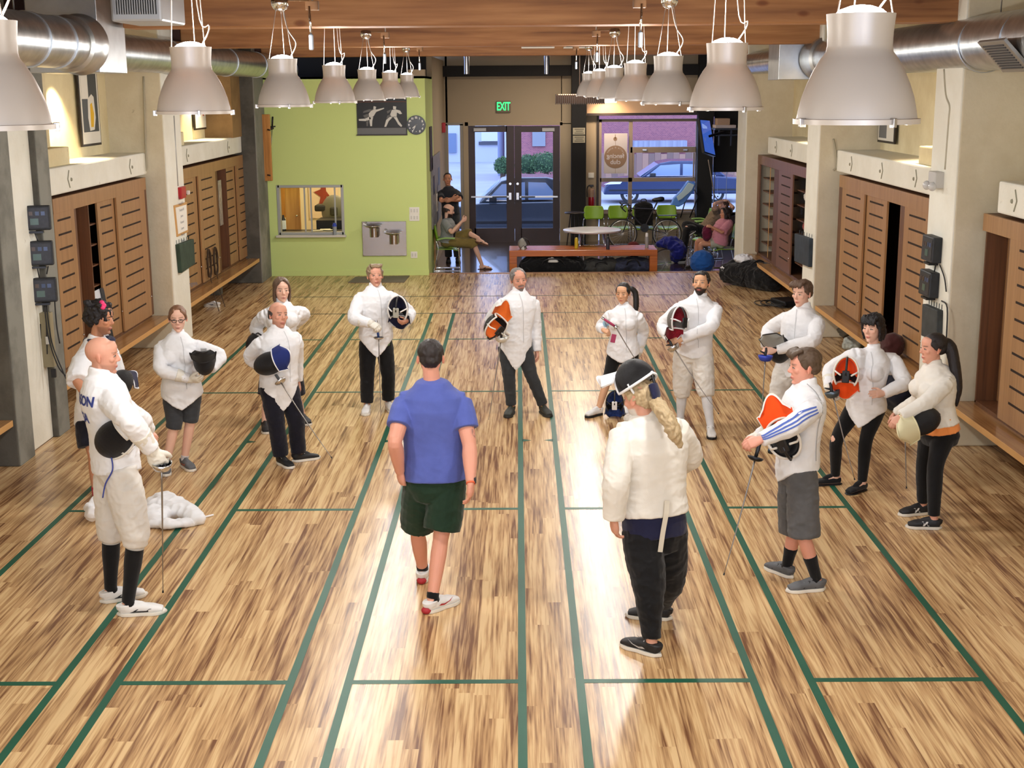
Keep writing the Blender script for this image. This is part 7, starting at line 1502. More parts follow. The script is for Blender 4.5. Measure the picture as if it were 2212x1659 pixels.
# signs on the dark column
for i, (y0, y1, lb) in enumerate(((276, 291, 'upper pale notice on the dark lobby column'), (293, 308.5, 'lower pale notice on the dark lobby column'))):
    r = empty('paper_notice', aty(1250, y0, 18.14), lb, 'notice', 'notices on the dark column'); MB().span(*pxbox(1237.5, y0, 1264, y1, 18.135, .012)).build('sheet', mat('notice_pale', srgb(176, 168, 146), .7), r); t = MB()
    for k in range(3): t.span(*pxbox(1241+k % 2*3, y0+2.5+k*4.2, 1261-k % 2*2, y0+4+k*4.2, 18.132, .004))
    t.build('printed_lines', mat('ink_grey', srgb(96, 90, 80), .7), r)
# exit sign
ex = empty('exit_sign', aty(1088, 230, YD-.05), 'green lit EXIT sign on the tan wall over the double door', 'sign'); MB().span(*pxbox(1073, 218, 1103, 243, YD-.06, .06)).build('case', mat('case_tan', srgb(120, 108, 92), .6), ex, bevel=.006)
tx = MB(); vs, fs = text_geo('EXIT', .235, bold=.005); vs = vs*np.array([.66, 1.12, 1]); place2d(tx, vs, fs, aty(1087.5, 230.5, YD-.064), (1, 0, 0), (0, 0, 1)); tx.build('letters', mat('exit_green', (.05, .8, .2), .5, emit=(.03, 1.0, .22), estr=1.6), ex)
# slatted wooden pendant and glowing box for the lit soffit
sp = empty('slatted_pendant', aty(1253, 214, 16.6), 'brown slatted wooden pendant box above the lobby', 'lamp'); a, b = pxbox(1201, 203, 1305, 225.5, 16.6, .5)
for i in range(24): x = a[0]+(b[0]-a[0])*i/23; MB().span((x-.014, 16.6, a[2]), (x+.014, 16.63, b[2])).build('slat', M_DARKM, sp)
MB().span((a[0], 16.64, a[2]+.02), (b[0], 17.0, b[2]-.02)).build('box', mat('pendant_brown', srgb(70, 44, 28), .6), sp); MB().span((a[0]+.05, 16.66, b[2]-.015), (b[0]-.05, 16.95, b[2])).build('glow_panel', mat('pendant_glow', (1, .6, .35), .5, emit=(1, .5, .25), estr=5), sp); MB().cyl((a[0]*.5+b[0]*.5, 16.8, b[2]), (a[0]*.5+b[0]*.5, 16.8, 4.35), .01, n=8).build('stem', M_DARKM, sp)
dlp = empty('lit_soffit', aty(1316, 217, 17.9), 'glowing box added for the warm lit soffit before the window header', 'lamp'); MB().span(*pxbox(1298, 212, 1332, 222, 17.9, .25)).build('glow_box', mat('soffit_glow', (1, .9, .8), .5, emit=(1.0, .80, .62), estr=7), dlp, bevel=.01); c = aty(1315, 212, 18.0); MB().cyl(c, (c[0], c[1], 4.35), .012, n=8).build('stem', M_DARKM, dlp)  # emissive box imitates a lit patch of soffit; stem and box are added
# television on its arm
tv = empty('television', aty(1530, 300, 17.0), 'television tilted on a wall arm at the right of the lobby window', 'television')
q = [aty(1511, 256, 16.4), aty(1533, 258, 17.2), aty(1546, 338, 17.0), aty(1522, 330, 16.2)]; n = nrm(np.cross(q[1]-q[0], q[3]-q[0])); n = n if n[1] < 0 else -n
MB().prism(q, -n*.06).build('casing', M_BLKP, tv, bevel=.006); cc = sum(q)/4; q2 = [cc+(p-cc)*.92+n*.003 for p in q]; MB().prism(q2, n*.002).build('screen', mat('tv_screen', (.02, .03, .06), .08, emit=srgb(60, 96, 190), estr=.9), tv)
for k, (u0, u1, m_) in enumerate((((.1, .1), (.6, .35), mat('screen_pale', (.1, .2, .4), .1, emit=srgb(130, 160, 230), estr=.9)), ((.2, .55), (.95, .75), mat('screen_grey', (.1, .1, .1), .1, emit=srgb(110, 120, 150), estr=.8)))):
    P = [q2[0]+(q2[1]-q2[0])*a_+(q2[3]-q2[0])*b_ for a_, b_ in ((u0[0], u0[1]), (u1[0], u0[1]+.1), (u1[0], u1[1]), (u0[0], u1[1]-.1))]; MB().prism([p+n*.002 for p in P], n*.001).build('screen_image', m_, tv)
MB().bar(cc-n*.06, cc-n*.06+V(.5, .5, .1), .05, .05).build('arm', M_BLKP, tv)
mb = MB(); mb.tube(catmull([aty(1530, 345, 16.8), aty(1538, 390, 16.8), aty(1545, 425, 16.9), aty(1566, 440, 17)], 5), .012, 6); tag(mb.build('cable', M_FRAME, None, 180, base=aty(1530, 345, 16.8)), 'pale cable dangling from the television', 'cable')
sh = empty('wall_shelf', aty(1570, 320, 17.5), 'dark shelf stand with a pale box on top, right of the television', 'shelf'); a, b = pxbox(1548, 280, 1592, 282, 17.6, .5)
MB().span(*pxbox(1545, 277, 1600, 281, 17.3, .6)).build('shelf_board', M_BLKP, sh); MB().span(*pxbox(1548, 290, 1600, 294, 17.3, .6)).build('shelf_board', M_BLKP, sh)
for px in (1552, 1578): MB().span(*pxbox(px, 281, px+3.5, 315, 17.35, .06)).build('shelf_leg', M_BLKP, sh)
thing('carton', mat('carton_tan', srgb(182, 150, 122), .8), 'tan carton on the dark shelf right of the television', 'box', pxbox(1550, 256, 1577, 270, 17.4, .4)); thing('flat_box', mat('box_pale', srgb(206, 190, 180), .7), 'flat pale box under the tan carton', 'box', pxbox(1546, 270, 1590, 277, 17.35, .5))
# fire extinguisher, card, outlet
fx = empty('fire_extinguisher', aty(1277, 445, YD-.1), 'red fire extinguisher on the wall left of the window', 'fire extinguisher'); c = aty(1277.5, 444, YD-.12); MB().lathe([(0, 0), (.07, 0), (.075, .03), (.075, .30), (.05, .37), (.025, .40), (0, .40)], c, n=22).build('cylinder', mat('ext_red', srgb(150, 16, 26), .3), fx, 60); MB().lathe([(.0755, .20), (.0765, .20), (.0765, .36), (.05, .40), (.0, .4)], c, n=22).build('label_band', mat('label_tan', srgb(150, 120, 100), .5), fx, 60); MB().tube(catmull([c+V(0, 0, .42), c+V(-.05, 0, .47), c+V(-.10, 0, .40), c+V(-.10, 0, .2)], 5), .013, 8).build('hose', M_BLKP, fx, 180); MB().box(c+V(.0, 0, .46), (.10, .04, .05)).build('handle', M_BLKP, fx, bevel=.006)
o = MB().span(*pxbox(1271, 373, 1283, 384, YD-.02, .02)).build('wall_card', mat('paper_0', (.8, .8, .78), .6), None); tag(o, 'small white card on the wall above the fire extinguisher', 'sign')
# pictures on the lobby left wall
for i, (y0, y1, z0, z1, m_, lb) in enumerate(((13.2, 13.7, 1.9, 2.75, M_DARKM, 'dark framed picture high on the side wall beyond the green wall'), (13.4, 16.2, .75, 2.15, mat('board_grey', srgb(128, 128, 128), .5, var=.3, vscale=5), 'grey notice board on the lobby side wall'), (14.0, 14.1, -.1, 1.2, M_LEDGEE, 'pale wood strip on the lobby side wall'))):
    r = empty('side_picture' if i < 2 else 'wood_strip', (gx1, y0, z0), lb, 'picture' if i < 2 else 'strip'); MB().span((gx1, y0, z0), (gx1+.03, y1, z1)).build('panel', m_, r, bevel=.004)
    if i == 1: 
        for k, (a_, b_, m2) in enumerate(((.1, .6, M_BLKP), (.45, .3, mat('paper_0', (.8, .8, .8), .6)), (.7, .65, mat('picture_blue', srgb(90, 110, 140), .5)))): yy = y0+(y1-y0)*a_; zz = z0+(z1-z0)*b_; MB().span((gx1+.03, yy, zz-.18), (gx1+.036, yy+.45, zz+.18)).build('pinned_sheet', m2, r)
al2 = MB().span((gx1, 17.6, 2.5), (gx1+.08, 17.75, 2.72)).build('alarm_box', mat('alarm_red', (.4, .01, .02), .4), None, bevel=.01); tag(al2, 'small red alarm box on the lobby side wall by the sidelight', 'alarm')

# ---- chairs
def chair_geo(loc, yaw, label, arms=False, group='lime plastic chairs in the lobby', m=M_LIME, slots=True):
    r = empty('plastic_chair', loc, label, 'chair', group); Mz = Matrix.Rotation(R_(yaw), 3, 'Z')
    T = lambda p: np.array(loc)+np.array(Mz @ Vector(p))
    def sheet(fn, nu, nv, th):
        top = [fn(i/(nu-1), j/(nv-1)) for i in range(nu) for j in range(nv)]; F = [(i*nv+j, i*nv+j+1, (i+1)*nv+j+1, (i+1)*nv+j) for i in range(nu-1) for j in range(nv-1)]; mb = MB(); mb.add([T(p) for p in top], F); return mb
    def seatf(u, v): x = (u-.5)*.46*(1-.12*abs(2*v-1)**3); y = (v-.5)*.44; return (x, y, .445-.02*math.cos((u-.5)*2.6)+.02*(1-abs(2*u-1))*0-.035*max(0, .25-v)/.25)
    def backf(u, v): x = (u-.5)*.46*(1-.22*max(0, abs(2*v-1)-.5)**1.5*2); z = .60+v*.30; return (x, .215+.06*v-.045*(1-(2*u-1)**2)*-1*1.0-.03, z)
    for nm, f in (('seat', seatf), ('backrest', backf)):
        o = sheet(f, 13, 11, .012).build(nm, m, r, 180); s = o.modifiers.new('thick', 'SOLIDIFY'); s.thickness = .014
        if nm == 'backrest' and slots:
            for k in range(3): mb = MB(); a = backf(.44, .40+.16*k); b = backf(.66, .40+.16*k); mb.tube([T(V(*a)+V(0, -.004, 0)), T(V(*b)+V(0, -.004, 0))], .008, 6); mb.build('slot', mat('slot_green', srgb(44, 60, 16), .6), r, 180)
    for sx in (-1, 1):
        q = MB(); q.tube(catmull([T((sx*.235, -.20, .435)), T((sx*.245, -.23, .42)), T((sx*.25, -.25, .02)), T((sx*.25, -.22, .010)), T((sx*.25, .24, .010)), T((sx*.25, .27, .02)), T((sx*.245, .18, .43)), T((sx*.225, .225, .62))], 4), .0105, 8); q.build('leg_frame', M_CHROME, r, 180)
        if arms: q = MB(); q.tube(catmull([T((sx*.245, .2, .62)), T((sx*.27, .05, .66)), T((sx*.27, -.16, .65))], 5), .018, 8); q.build('armrest', mat('arm_pale', srgb(150, 186, 110), .4), r, 180)
    q = MB(); q.tube([T((-.25, .1, .012)), T((.25, .1, .012))], .009, 8); q.build('cross_bar', M_CHROME, r, 180); q = MB(); q.tube([T((-.24, -.15, .41)), T((.24, -.15, .41))], .009, 8); q.build('cross_bar', M_CHROME, r, 180)
    return r
def floorpt(px, Y, dz=0): a = aty(px, 400, Y); return V(a[0], Y, ZL+dz)
chair_geo(floorpt(1284, 17.75), 0, 'lime chair nearest the dark column under the big window')
chair_geo(floorpt(1337, 17.85), 0, 'lime chair behind the front wheel of the bicycle')
chair_geo(floorpt(1443, 17.85), 0, 'lime chair behind the rear wheel of the bicycle')
chair_geo(floorpt(966, 13.85)+V(-.02, 0, 0), 92, 'lime armchair under the bearded man with the phone', arms=True)
chair_geo(floorpt(1567, 13.55), -90, 'lime chair under the woman in pink')
chair_geo(floorpt(1524, 16.4), -90, 'nearer of the two pale green chairs in profile by the dark column', arms=True); chair_geo(floorpt(1514, 17.1), -90, 'farther of the two pale green chairs in profile by the dark column', arms=True)
chair_geo(floorpt(1390, 17.8), 0, 'lime chair hidden behind the black rucksack it carries')
st = empty('side_stool', floorpt(1241, 17.5), 'brown side stool before the dark lobby column', 'stool'); a = aty(1241, 459, 17.5); MB().lathe([(0, 0), (.22, 0), (.23, .015), (.22, .03), (0, .03)], (a[0], 17.5, a[2]-.02), n=30).build('seat', M_DARKM, st, 60)
for k in range(3): an = R_(30+120*k); MB().cyl((a[0]+.1*math.cos(an), 17.5+.1*math.sin(an), a[2]-.02), (a[0]+.2*math.cos(an), 17.5+.2*math.sin(an), ZL), .013, n=8).build('leg', M_DARKM, st)
# bench in front
bz = aty(1260, 540.5, 13.1)[2]; bx0, bx1 = aty(1100, 540, 13.1)[0], aty(1420.5, 540, 13.1)[0]; by1 = atz(1260, 530, bz)[1]
M_BENCH = grain_mat('orange_wood', srgb(206, 122, 58), srgb(184, 100, 44), srgb(146, 74, 32), 'X', fine=40, along=.9, rough=.25)
bn_ = empty('bench', ((bx0+bx1)/2, 13.1, ZL), 'long orange wooden bench at the edge of the fencing floor', 'bench'); th = bz-aty(1260, 553.5, 13.1)[2]
MB().span((bx0, 13.1, bz-th), (bx1, by1, bz)).build('seat', M_BENCH, bn_, bevel=.006)
for x0, x1 in ((bx0, bx0+.15), (bx1-.15, bx1)): MB().span((x0, 13.1, ZL), (x1, by1, bz-th)).build('leg', M_BENCH, bn_, bevel=.006)
# things on and under the bench
mb = MB(); c = aty(1146, 532, 13.35); c[2] = bz
mask('white mask lying on its side on the left end of the orange bench', c+V(-.12, .06, .10), (-.75, -.2, -.25), (-.95, .0, .1), bib=M_WHITE, lining=M_WHITE2, cage=mat('mesh_silver', (.4, .4, .38), .4, .5, bump=.6, bscale=420), trim=M_BLKP, s=.85, group='fencing masks left in the lobby')
def bottle(px, y0, y1, Y, label, m, mcap, r=.04, capf=.82):
    a = aty(px, y1, Y); h = aty(px, y0, Y)[2]-bz; c = V(a[0], Y, bz); o = empty('drinks_bottle', c, label, 'bottle', 'bottles on the bench'); MB().lathe([(0, 0), (r, 0), (r*1.02, .02), (r, h*capf*.9), (r*.8, h*capf), (0, h*capf)], c, n=20).build('body', m, o, 60); MB().lathe([(0, h*capf), (r*.8, h*capf), (r*.7, h*.97), (r*.4, h), (0, h)], c, n=20).build('cap', mcap, o, 60)
bottle(1245, 513, 530, 13.45, 'yellow flask on the orange bench', mat('flask_yellow', srgb(206, 180, 36), .4), mat('flask_pale', srgb(224, 206, 90), .4), .036, .9); bottle(1313, 511, 536, 13.25, 'dark bottle on the orange bench', mat('flask_dark', srgb(50, 48, 60), .3), M_BLKP, .036); bottle(1397, 503, 530, 13.45, 'clear bottle with white cap at the right end of the bench', mat('flask_clear', srgb(186, 186, 184), .2, trans=.4), M_WHITE, .036, .75)
def bag(px0, px1, y0, Y, label, m, seed, d=.3, group='bags under the bench'):
    a = aty(px0, 580, Y); b = aty(px1, 580, Y); h = aty(px0, y0, Y)[2]-ZL; c = V((a[0]+b[0])/2, Y, ZL+h/2); w = (b[0]-a[0])/2; r = empty('sports_bag', c-V(0, 0, h/2), label, 'bag', group); mb = MB()
    for k in (-.5, 0, .5): mb.ball(c+V(w*k, 0, -.02+.02*math.sin(seed+k*5)), (w*.62, d, h*.52), 20, 12)
    me = remesh(mb, .014, 3); folds(me, .035, 5, seed); co = mesh_np(me); co[:, 2] = np.maximum(co[:, 2], ZL+.002); set_np(me, co); emit_mesh('bag_body', me, m, r, np.array(r['_b'])); q = MB(); q.tube(catmull([c+V(-w*.4, -d*.95, 0), c+V(-w*.25, -d*1.02, h*.4), c+V(w*.2, -d*1.02, h*.42), c+V(w*.4, -d*.95, 0)], 5), .014, 6); q.build('strap', M_BLKP, r, 180)
    return r
bag(1130, 1259, 554, 13.42, 'long black equipment bag under the left half of the bench', cloth('bag_black', (20, 20, 22)), 3); bag(1263, 1332, 560, 13.5, 'grey holdall under the middle of the bench', cloth('bag_grey', (66, 66, 64)), 5); bag(1328, 1402, 556, 13.45, 'navy and grey rucksack under the right half of the bench', cloth('bag_slate', (48, 52, 72), var=.5, vscale=5), 8)
h, d = V(aty(1184, 562, 13.2)[0], 13.16, aty(1184, 566, 13.2)[2]), V(1, 0, 0); e = empty('loose_sneaker', h, 'white shoe on top of the black bag under the bench', 'shoe'); shoe(e, h, h, d, .2, M_SHOEW, M_SOLEW)
bl = MB(); c = V(aty(1512, 560, 13.5)[0], 13.2, ZL+.2); bl.ball(c, (.23, .2, .23), 20, 12); me = remesh(bl, .014, 3); folds(me, .02, 6, 4); tag(emit_mesh('drawstring_bag', me, cloth('bag_blue', (40, 92, 170)), None, c-V(0, 0, .2)), 'round blue bag on the lobby floor before the woman in pink', 'bag')
b2 = MB(); limb(b2, [floorpt(1425, 14.9, .35), floorpt(1450, 14.8, .42), floorpt(1468, 14.7, .25), floorpt(1462, 14.6, .1)], [.05, .14, .2, .12], 16, 5, .7); me = remesh(b2, .014, 3); folds(me, .05, 5, 6); co = mesh_np(me); co[:, 2] = np.maximum(co[:, 2], ZL+.003); set_np(me, co); tag(emit_mesh('blue_jacket', me, cloth('jacket_blue', (30, 36, 120)), None, floorpt(1450, 14.8)), 'royal blue jacket heaped between the bench and the reclining person', 'jacket')
# round table
tz = ZL+.74; tc = atz(1279, 495.5, tz); rr = (atz(1342, 495.5, tz)[0]-atz(1216, 495.5, tz)[0])/2; tb = empty('round_table', (tc[0], tc[1], ZL), 'round white-topped table behind the orange bench', 'table'); MB().lathe([(0, -.04), (rr*.97, -.04), (rr, -.02), (rr, -.006), (rr*.985, 0), (0, 0)], tc, n=56).build('tabletop', mat('table_white', srgb(212, 214, 222), .3), tb, 50)
for k in range(4): an = R_(45+90*k); q = MB(); q.tube([tc+V(rr*.55*math.cos(an), rr*.55*math.sin(an), -.04), V(tc[0]+rr*.72*math.cos(an), tc[1]+rr*.72*math.sin(an), ZL)], .014, 8); q.build('leg', M_CHROME, tb, 180)
# bicycle
bk = empty('bicycle', floorpt(1393, 17.2), 'dark road bicycle standing before the lime chairs', 'bicycle'); BY = 17.2; M_RIM = mat('rim_silver', srgb(196, 190, 180), .3, .8); M_BIKE = mat('bike_grey', srgb(52, 48, 48), .35, .4); M_RUB = mat('tyre_black', (.015, .015, .015), .7)
def bp_(x, y): return aty(x, y, BY)
R = .335; cw = [V(bp_(1345, 490)[0], BY, ZL+R), V(bp_(1441, 490)[0], BY, ZL+R)]
for c in cw:
    ring = lambda r: [c+V(r*math.cos(t), 0, r*math.sin(t)) for t in np.linspace(0, 2*math.pi, 49)[:-1]]
    w = MB(); w.tube(ring(R-.012), .013, 8, closed=True); w = w.build('tyre', M_RUB, bk, 180); q = MB(); q.tube(ring(R-.034), .011, 8, closed=True); q.build('rim', M_RIM, w, 180); q = MB()
    for k in range(20): t = 2*math.pi*k/20; q.tube([c+V(.02*math.cos(t+1), .02*(-1)**k, .02*math.sin(t+1)), c+V((R-.034)*math.cos(t), 0, (R-.034)*math.sin(t))], .0022, 5)
    q.cyl(c+V(0, -.05, 0), c+V(0, .05, 0), .022, n=12); q.build('spokes', M_RIM, w, 60)
hd1, hd2, bb, stt = bp_(1366, 446), bp_(1362, 458), bp_(1392, 492), bp_(1413, 452)
hd1, hd2 = bp_(1362, 450), bp_(1360, 461)
for nm, a, b, r_ in (('top_tube', hd1, stt, .016), ('down_tube', hd2, bb, .022), ('seat_tube', bb, bp_(1420, 436), .017), ('head_tube', hd1+V(0, 0, .04), hd2, .02), ('fork', hd2, cw[0], .014), ('chain_stay', bb, cw[1], .012), ('seat_stay', stt, cw[1], .010)): MB().cyl(a, b, r_, n=10).build(nm, M_BIKE, bk, 60)
MB().tube(catmull([bp_(1420, 434)+V(-.12, 0, .02), bp_(1420, 434)+V(0, 0, .03), bp_(1430, 432)+V(.05, 0, .03)], 4), [.02, .03, .045, .05, .05, .055, .06, .05, .03], 10).build('saddle', M_BLKP, bk, 180)
for s in (-1, 1): q = MB(); q.tube(catmull([hd1+V(0, 0, .06), hd1+V(-.03, s*.19, .08), hd1+V(-.14, s*.21, .09), hd1+V(-.20, s*.21, .02), hd1+V(-.12, s*.21, -.06)], 5), .014, 8); q.build('handlebar', M_BLKP, bk, 180); MB().tube([hd1+V(-.2, s*.21, .08), hd1+V(-.23, s*.21, .13)], [.018, .014], 8).build('brake_hood', M_BLKP, bk, 180)
MB().lathe([(0, -.004), (.095, -.004), (.095, .004), (0, .004)], bb+V(0, -.05, 0), (0, 1, 0), 28).build('chainring', M_BLKP, bk, 60); MB().bar(bb+V(0, -.07, 0), bb+V(-.15, -.07, -.05), .02, .012).build('crank', M_BLKP, bk); MB().span(cw[1]+V(-.2, -.06, R+.07), cw[1]+V(.22, .06, R+.085)).build('rear_rack', M_BLKP, bk); MB().tube([cw[1]+V(.1, 0, R+.07), cw[1]], .006, 6).build('rack_stay', M_BLKP, bk)
# rucksack, baby seat
rk = empty('rucksack', floorpt(1390, 17.7, .44), 'black rucksack with top handle between the lime chairs', 'bag'); c = aty(1390, 465, 17.7); mb = MB(); mb.box(c, (.40, .22, .42)); mb.ball(c+V(0, 0, .2), (.21, .12, .11), 18, 10); me = remesh(mb, .012, 5); folds(me, .015, 7, 2); emit_mesh('bag_body', me, cloth('bag_black', (20, 20, 22)), rk, np.array(rk['_b'])); q = MB(); q.tube(catmull([c+V(-.06, 0, .29), c+V(-.05, 0, .36), c+V(.05, 0, .36), c+V(.06, 0, .29)], 4), .012, 8); q.build('handle', M_BLKP, rk, 180)
bs = empty('baby_seat', floorpt(1478, 18.2), 'bright blue reclined baby seat by the right end of the window', 'baby seat'); P = [aty(x, y, 18.1) for x, y in ((1487, 391), (1503, 396), (1499, 412), (1478, 440), (1466, 447), (1450, 444), (1456, 428), (1470, 414))]; MB().prism(P, (0, .22, 0)).build('shell', mat('seat_blue', srgb(96, 150, 236), .45), bs, bevel=.02); P2 = [aty(x, y, 18.09) for x, y in ((1487, 394), (1500, 399), (1494, 412), (1473, 430), (1465, 434), (1461, 425), (1473, 414))]; MB().prism(P2, (0, -.03, 0)).build('liner', mat('liner_pale', srgb(196, 220, 236), .7), bs, bevel=.012); q = MB(); q.tube([aty(1500, 410, 18.1), aty(1508, 425, 18.1), aty(1490, 470, 18.2)], .014, 8); q.tube([aty(1480, 436, 18.1), aty(1470, 470, 18.2)], .014, 8); q.build('stand', M_BLKP, bs, 180)
rb = MB(); rb.ball(floorpt(1370, 17.0, .10), (.14, .12, .09), 14, 9); tag(rb.build('red_shoe_bag', cloth('maroon_bag', (86, 30, 30)), None, 180, base=floorpt(1370, 17.0)), 'dark red bundle on the floor under the bicycle', 'bundle')

# ---- lobby people
def P3(x, y, Y): return aty(x, y, Y)
def flr(px, Y, z=None): a = aty(px, 400, Y); return V(a[0], Y, ZL+.002 if z is None else z)
q1 = person('man in black T-shirt standing with crossed arms by the sidelight', 1.74, 6, (974, 460, .0), (969, 405, .0), dict(c=(967, 387), yaw=2, pitch=2),
    dict(R=dict(el=(953, 434, -1), wr=(976, 429, -1), hand=dict(dir=(.9, -.1, .2), palm=(0, .8, .1), curl=.5)), L=dict(el=(994, 432, -1), wr=(974, 433, -1), hand=dict(dir=(-.9, -.1, -.1), palm=(0, .8, .1), curl=.5))),
    dict(R=dict(heel3=flr(966, 15.1), toe3=flr(966, 14.82), kn3=P3(968, 502, 15.0)), L=dict(heel3=flr(985, 15.1), toe3=flr(988, 14.82), kn3=P3(984, 502, 15.0))),
    ground=15.1, skin=TAN, lip=LIPM, brow=srgb(30, 22, 20), hairs=dict(style='buzz', col=srgb(26, 22, 20)), vox=.006, jacket=dict(mat=cloth('slate_tee', (44, 46, 52)), t0=-.06, sleeve='tee', send=.7, collar=False, seam=False, name='black_tee'), trousers=dict(style='trousers', mat=M_CHAR, end=1.95), shoes=dict(upper=M_SHOEB, sole=M_SOLEB, label='dark shoe'))
Y = 13.85
q2 = person('bearded man in grey and black raglan shirt and khaki shorts reading a phone', 1.74, 88, (965, 521, .0), (967, 474, .0), dict(c=(969, 455), yaw=92, pitch=14),
    dict(R=dict(sh=(960, 480, -.17), el=(976, 502, -1), wr=(998, 478, -1), hand=dict(dir=(.8, .2, .5), palm=(0, .9, .3), curl=.9)), L=dict(sh=(966, 478, .17), el=(984, 498, 1), wr=(999, 476, -1), hand=dict(dir=(.8, -.2, .5), palm=(0, -.9, .3), curl=.9))),
    dict(L=dict(heel3=P3(1028, 520, Y-.1)+V(0, 0, -.02), toe3=P3(1047, 528, Y-.15), kn3=P3(1012, 504, Y+.02)), R=dict(heel3=flr(1032, Y-.02), toe3=flr(1056, Y-.02), kn3=P3(1023, 526, Y-.04))),
    ground=Y, skin=PALE, lip=LIPM, brow=srgb(50, 36, 30), beard=srgb(46, 34, 30), bstyle='full', hairs=dict(style='fringe', col=srgb(46, 34, 30)), vox=.006, jacket=dict(mat=cloth('raglan_grey', (140, 144, 146)), t0=-.05, sleeve='tee', send=.75, collar=False, seam=False, name='raglan_shirt'), trousers=dict(style='shorts', mat=cloth('khaki', (126, 110, 62)), end=1.12, name='khaki_shorts', fit=.85))
vb = MB(); F_ = q2['F']; limb(vb, [q2['Pc']+F_*.10, (q2['Pc']+q2['Nb'])/2+F_*.11, q2['Nb']+F_*.05-V(0, 0, .05)], [.09, .09, .05], 12, 5, .7, V(0, 1, 0)); vb.build('black_front', M_BLACK, q2['body'], 180, base=q2['base'])
for s in 'RL':
    h3, t3 = (flr(1032, Y-.02), flr(1056, Y-.02)) if s == 'R' else (P3(1028, 520, Y-.1)+V(0, 0, -.02), P3(1047, 528, Y-.15)); d = nrm(t3-h3); u = nrm(np.cross(V(0, 0, 1), d)); n_ = np.cross(d, u); sl = MB(); sl.rings([[h3+d*(.13+.15*math.cos(t))+u*.048*math.sin(t)+n_*z for t in np.linspace(0, 2*math.pi, 25)[:-1]] for z in (-.012, .008)]); so = sl.build('flip_flop', mat('sandal_brown', srgb(86, 56, 42), .7), q2['body'], 60, base=q2['base']); q = MB(); q.tube(catmull([h3+d*.1+u*.045+n_*.02, h3+d*.2+n_*.06, h3+d*.1-u*.045+n_*.02], 5), .008, 6); q.build('strap', M_BLKP, so, 180, base=q2['base'])
ph = MB().box(P3(1003, 472, Y), (.012, .075, .14), ry=.5).build('phone', M_BLKP, None, bevel=.006); tag(ph, 'phone held by the bearded man in the raglan shirt', 'phone')
Y = 15.3
q3 = person('person in tan patterned shirt leaning back with both arms over the head', 1.74, -64, (1522, 500, .0), (1556, 458, .0), dict(c=(1562, 444), yaw=-70, pitch=-14),
    dict(R=dict(sh=(1548, 462, -.1), el=(1543, 441, -1), wr=(1562, 434, 1), hand=dict(dir=(.9, .1, .1), palm=(0, 0, -1), curl=.5)), L=dict(sh=(1566, 462, .15), el=(1584, 449, 1), wr=(1569, 434, 1), hand=dict(dir=(-.9, .1, .2), palm=(0, 0, -1), curl=.5))),
    dict(R=dict(heel3=flr(1484, Y-.55), toe3=flr(1456, Y-.6), kn3=P3(1484, 492, Y-.3)), L=dict(heel3=P3(1478, 512, Y-.3)+V(0, 0, -.05), toe3=P3(1500, 503, Y-.4), kn3=P3(1480, 484, Y-.1))),
    ground=Y, skin=FAIR, lip=LIPM, brow=srgb(70, 50, 40), hairs=dict(style='short', col=srgb(84, 62, 50)), vox=.006, jacket=dict(mat=cloth('tan_print', (124, 104, 84), var=.35, vscale=60), t0=-.1, sleeve='tee', send=.6, collar=False, seam=False, name='patterned_shirt'), trousers=dict(style='trousers', mat=M_BLACK, end=1.95), shoes=dict(upper=M_SHOEB, sole=M_SOLEW, label='black shoe with white edge'))
chair_geo(floorpt(1528, 15.35), -64, 'lime chair under the person with arms over the head')
Y = 13.6
q4 = person('woman in pink top and pale shorts seated sideways on a lime chair', 1.62, -84, (1552, 522, .0), (1570, 476, .0), dict(c=(1567, 462), yaw=-80, pitch=-2),
    dict(L=dict(sh=(1577, 482, -.15), el=(1560, 502, -1), wr=(1537, 490, -1), hand=dict(dir=(-.8, .3, .2), palm=(0, .5, -.6), curl=.8)), R=dict(sh=(1565, 480, .15), el=(1552, 500, 1), wr=(1534, 494, -1), hand=dict(dir=(-.8, -.2, 0), palm=(0, -.5, -.6), curl=.8))),
    dict(L=dict(heel3=flr(1524, Y-.0), toe3=flr(1500, Y-.02), kn3=P3(1514, 528, Y-.10)), R=dict(heel3=flr(1512, Y+.22), toe3=flr(1490, Y+.2), kn3=P3(1507, 521, Y+.08))),
    ground=Y, skin=srgb(204, 148, 120), lip=LIPF, brow=srgb(40, 30, 28), fem=True, build=1.15, hairs=dict(style='long', col=srgb(46, 38, 38)), vox=.006, jacket=dict(mat=cloth('pink_top', (206, 138, 156)), t0=-.08, sleeve='loose', send=.9, collar=False, seam=False, name='pink_top', fit=1.2, w=1.1, d=1.2), trousers=dict(style='shorts', mat=cloth('shorts_pale', (186, 184, 172)), end=.5, name='white_shorts', fit=.95), shoes=dict(upper=M_SHOEB, sole=M_SOLEB, style='slipper', label='dark sandal'))
blob('maroon_scarf', 'maroon knitting held by the woman in pink', 'cloth', P3(1527, 504, Y-.2), (.09, .09, .15), cloth('maroon', (96, 26, 56)), 5, .02)

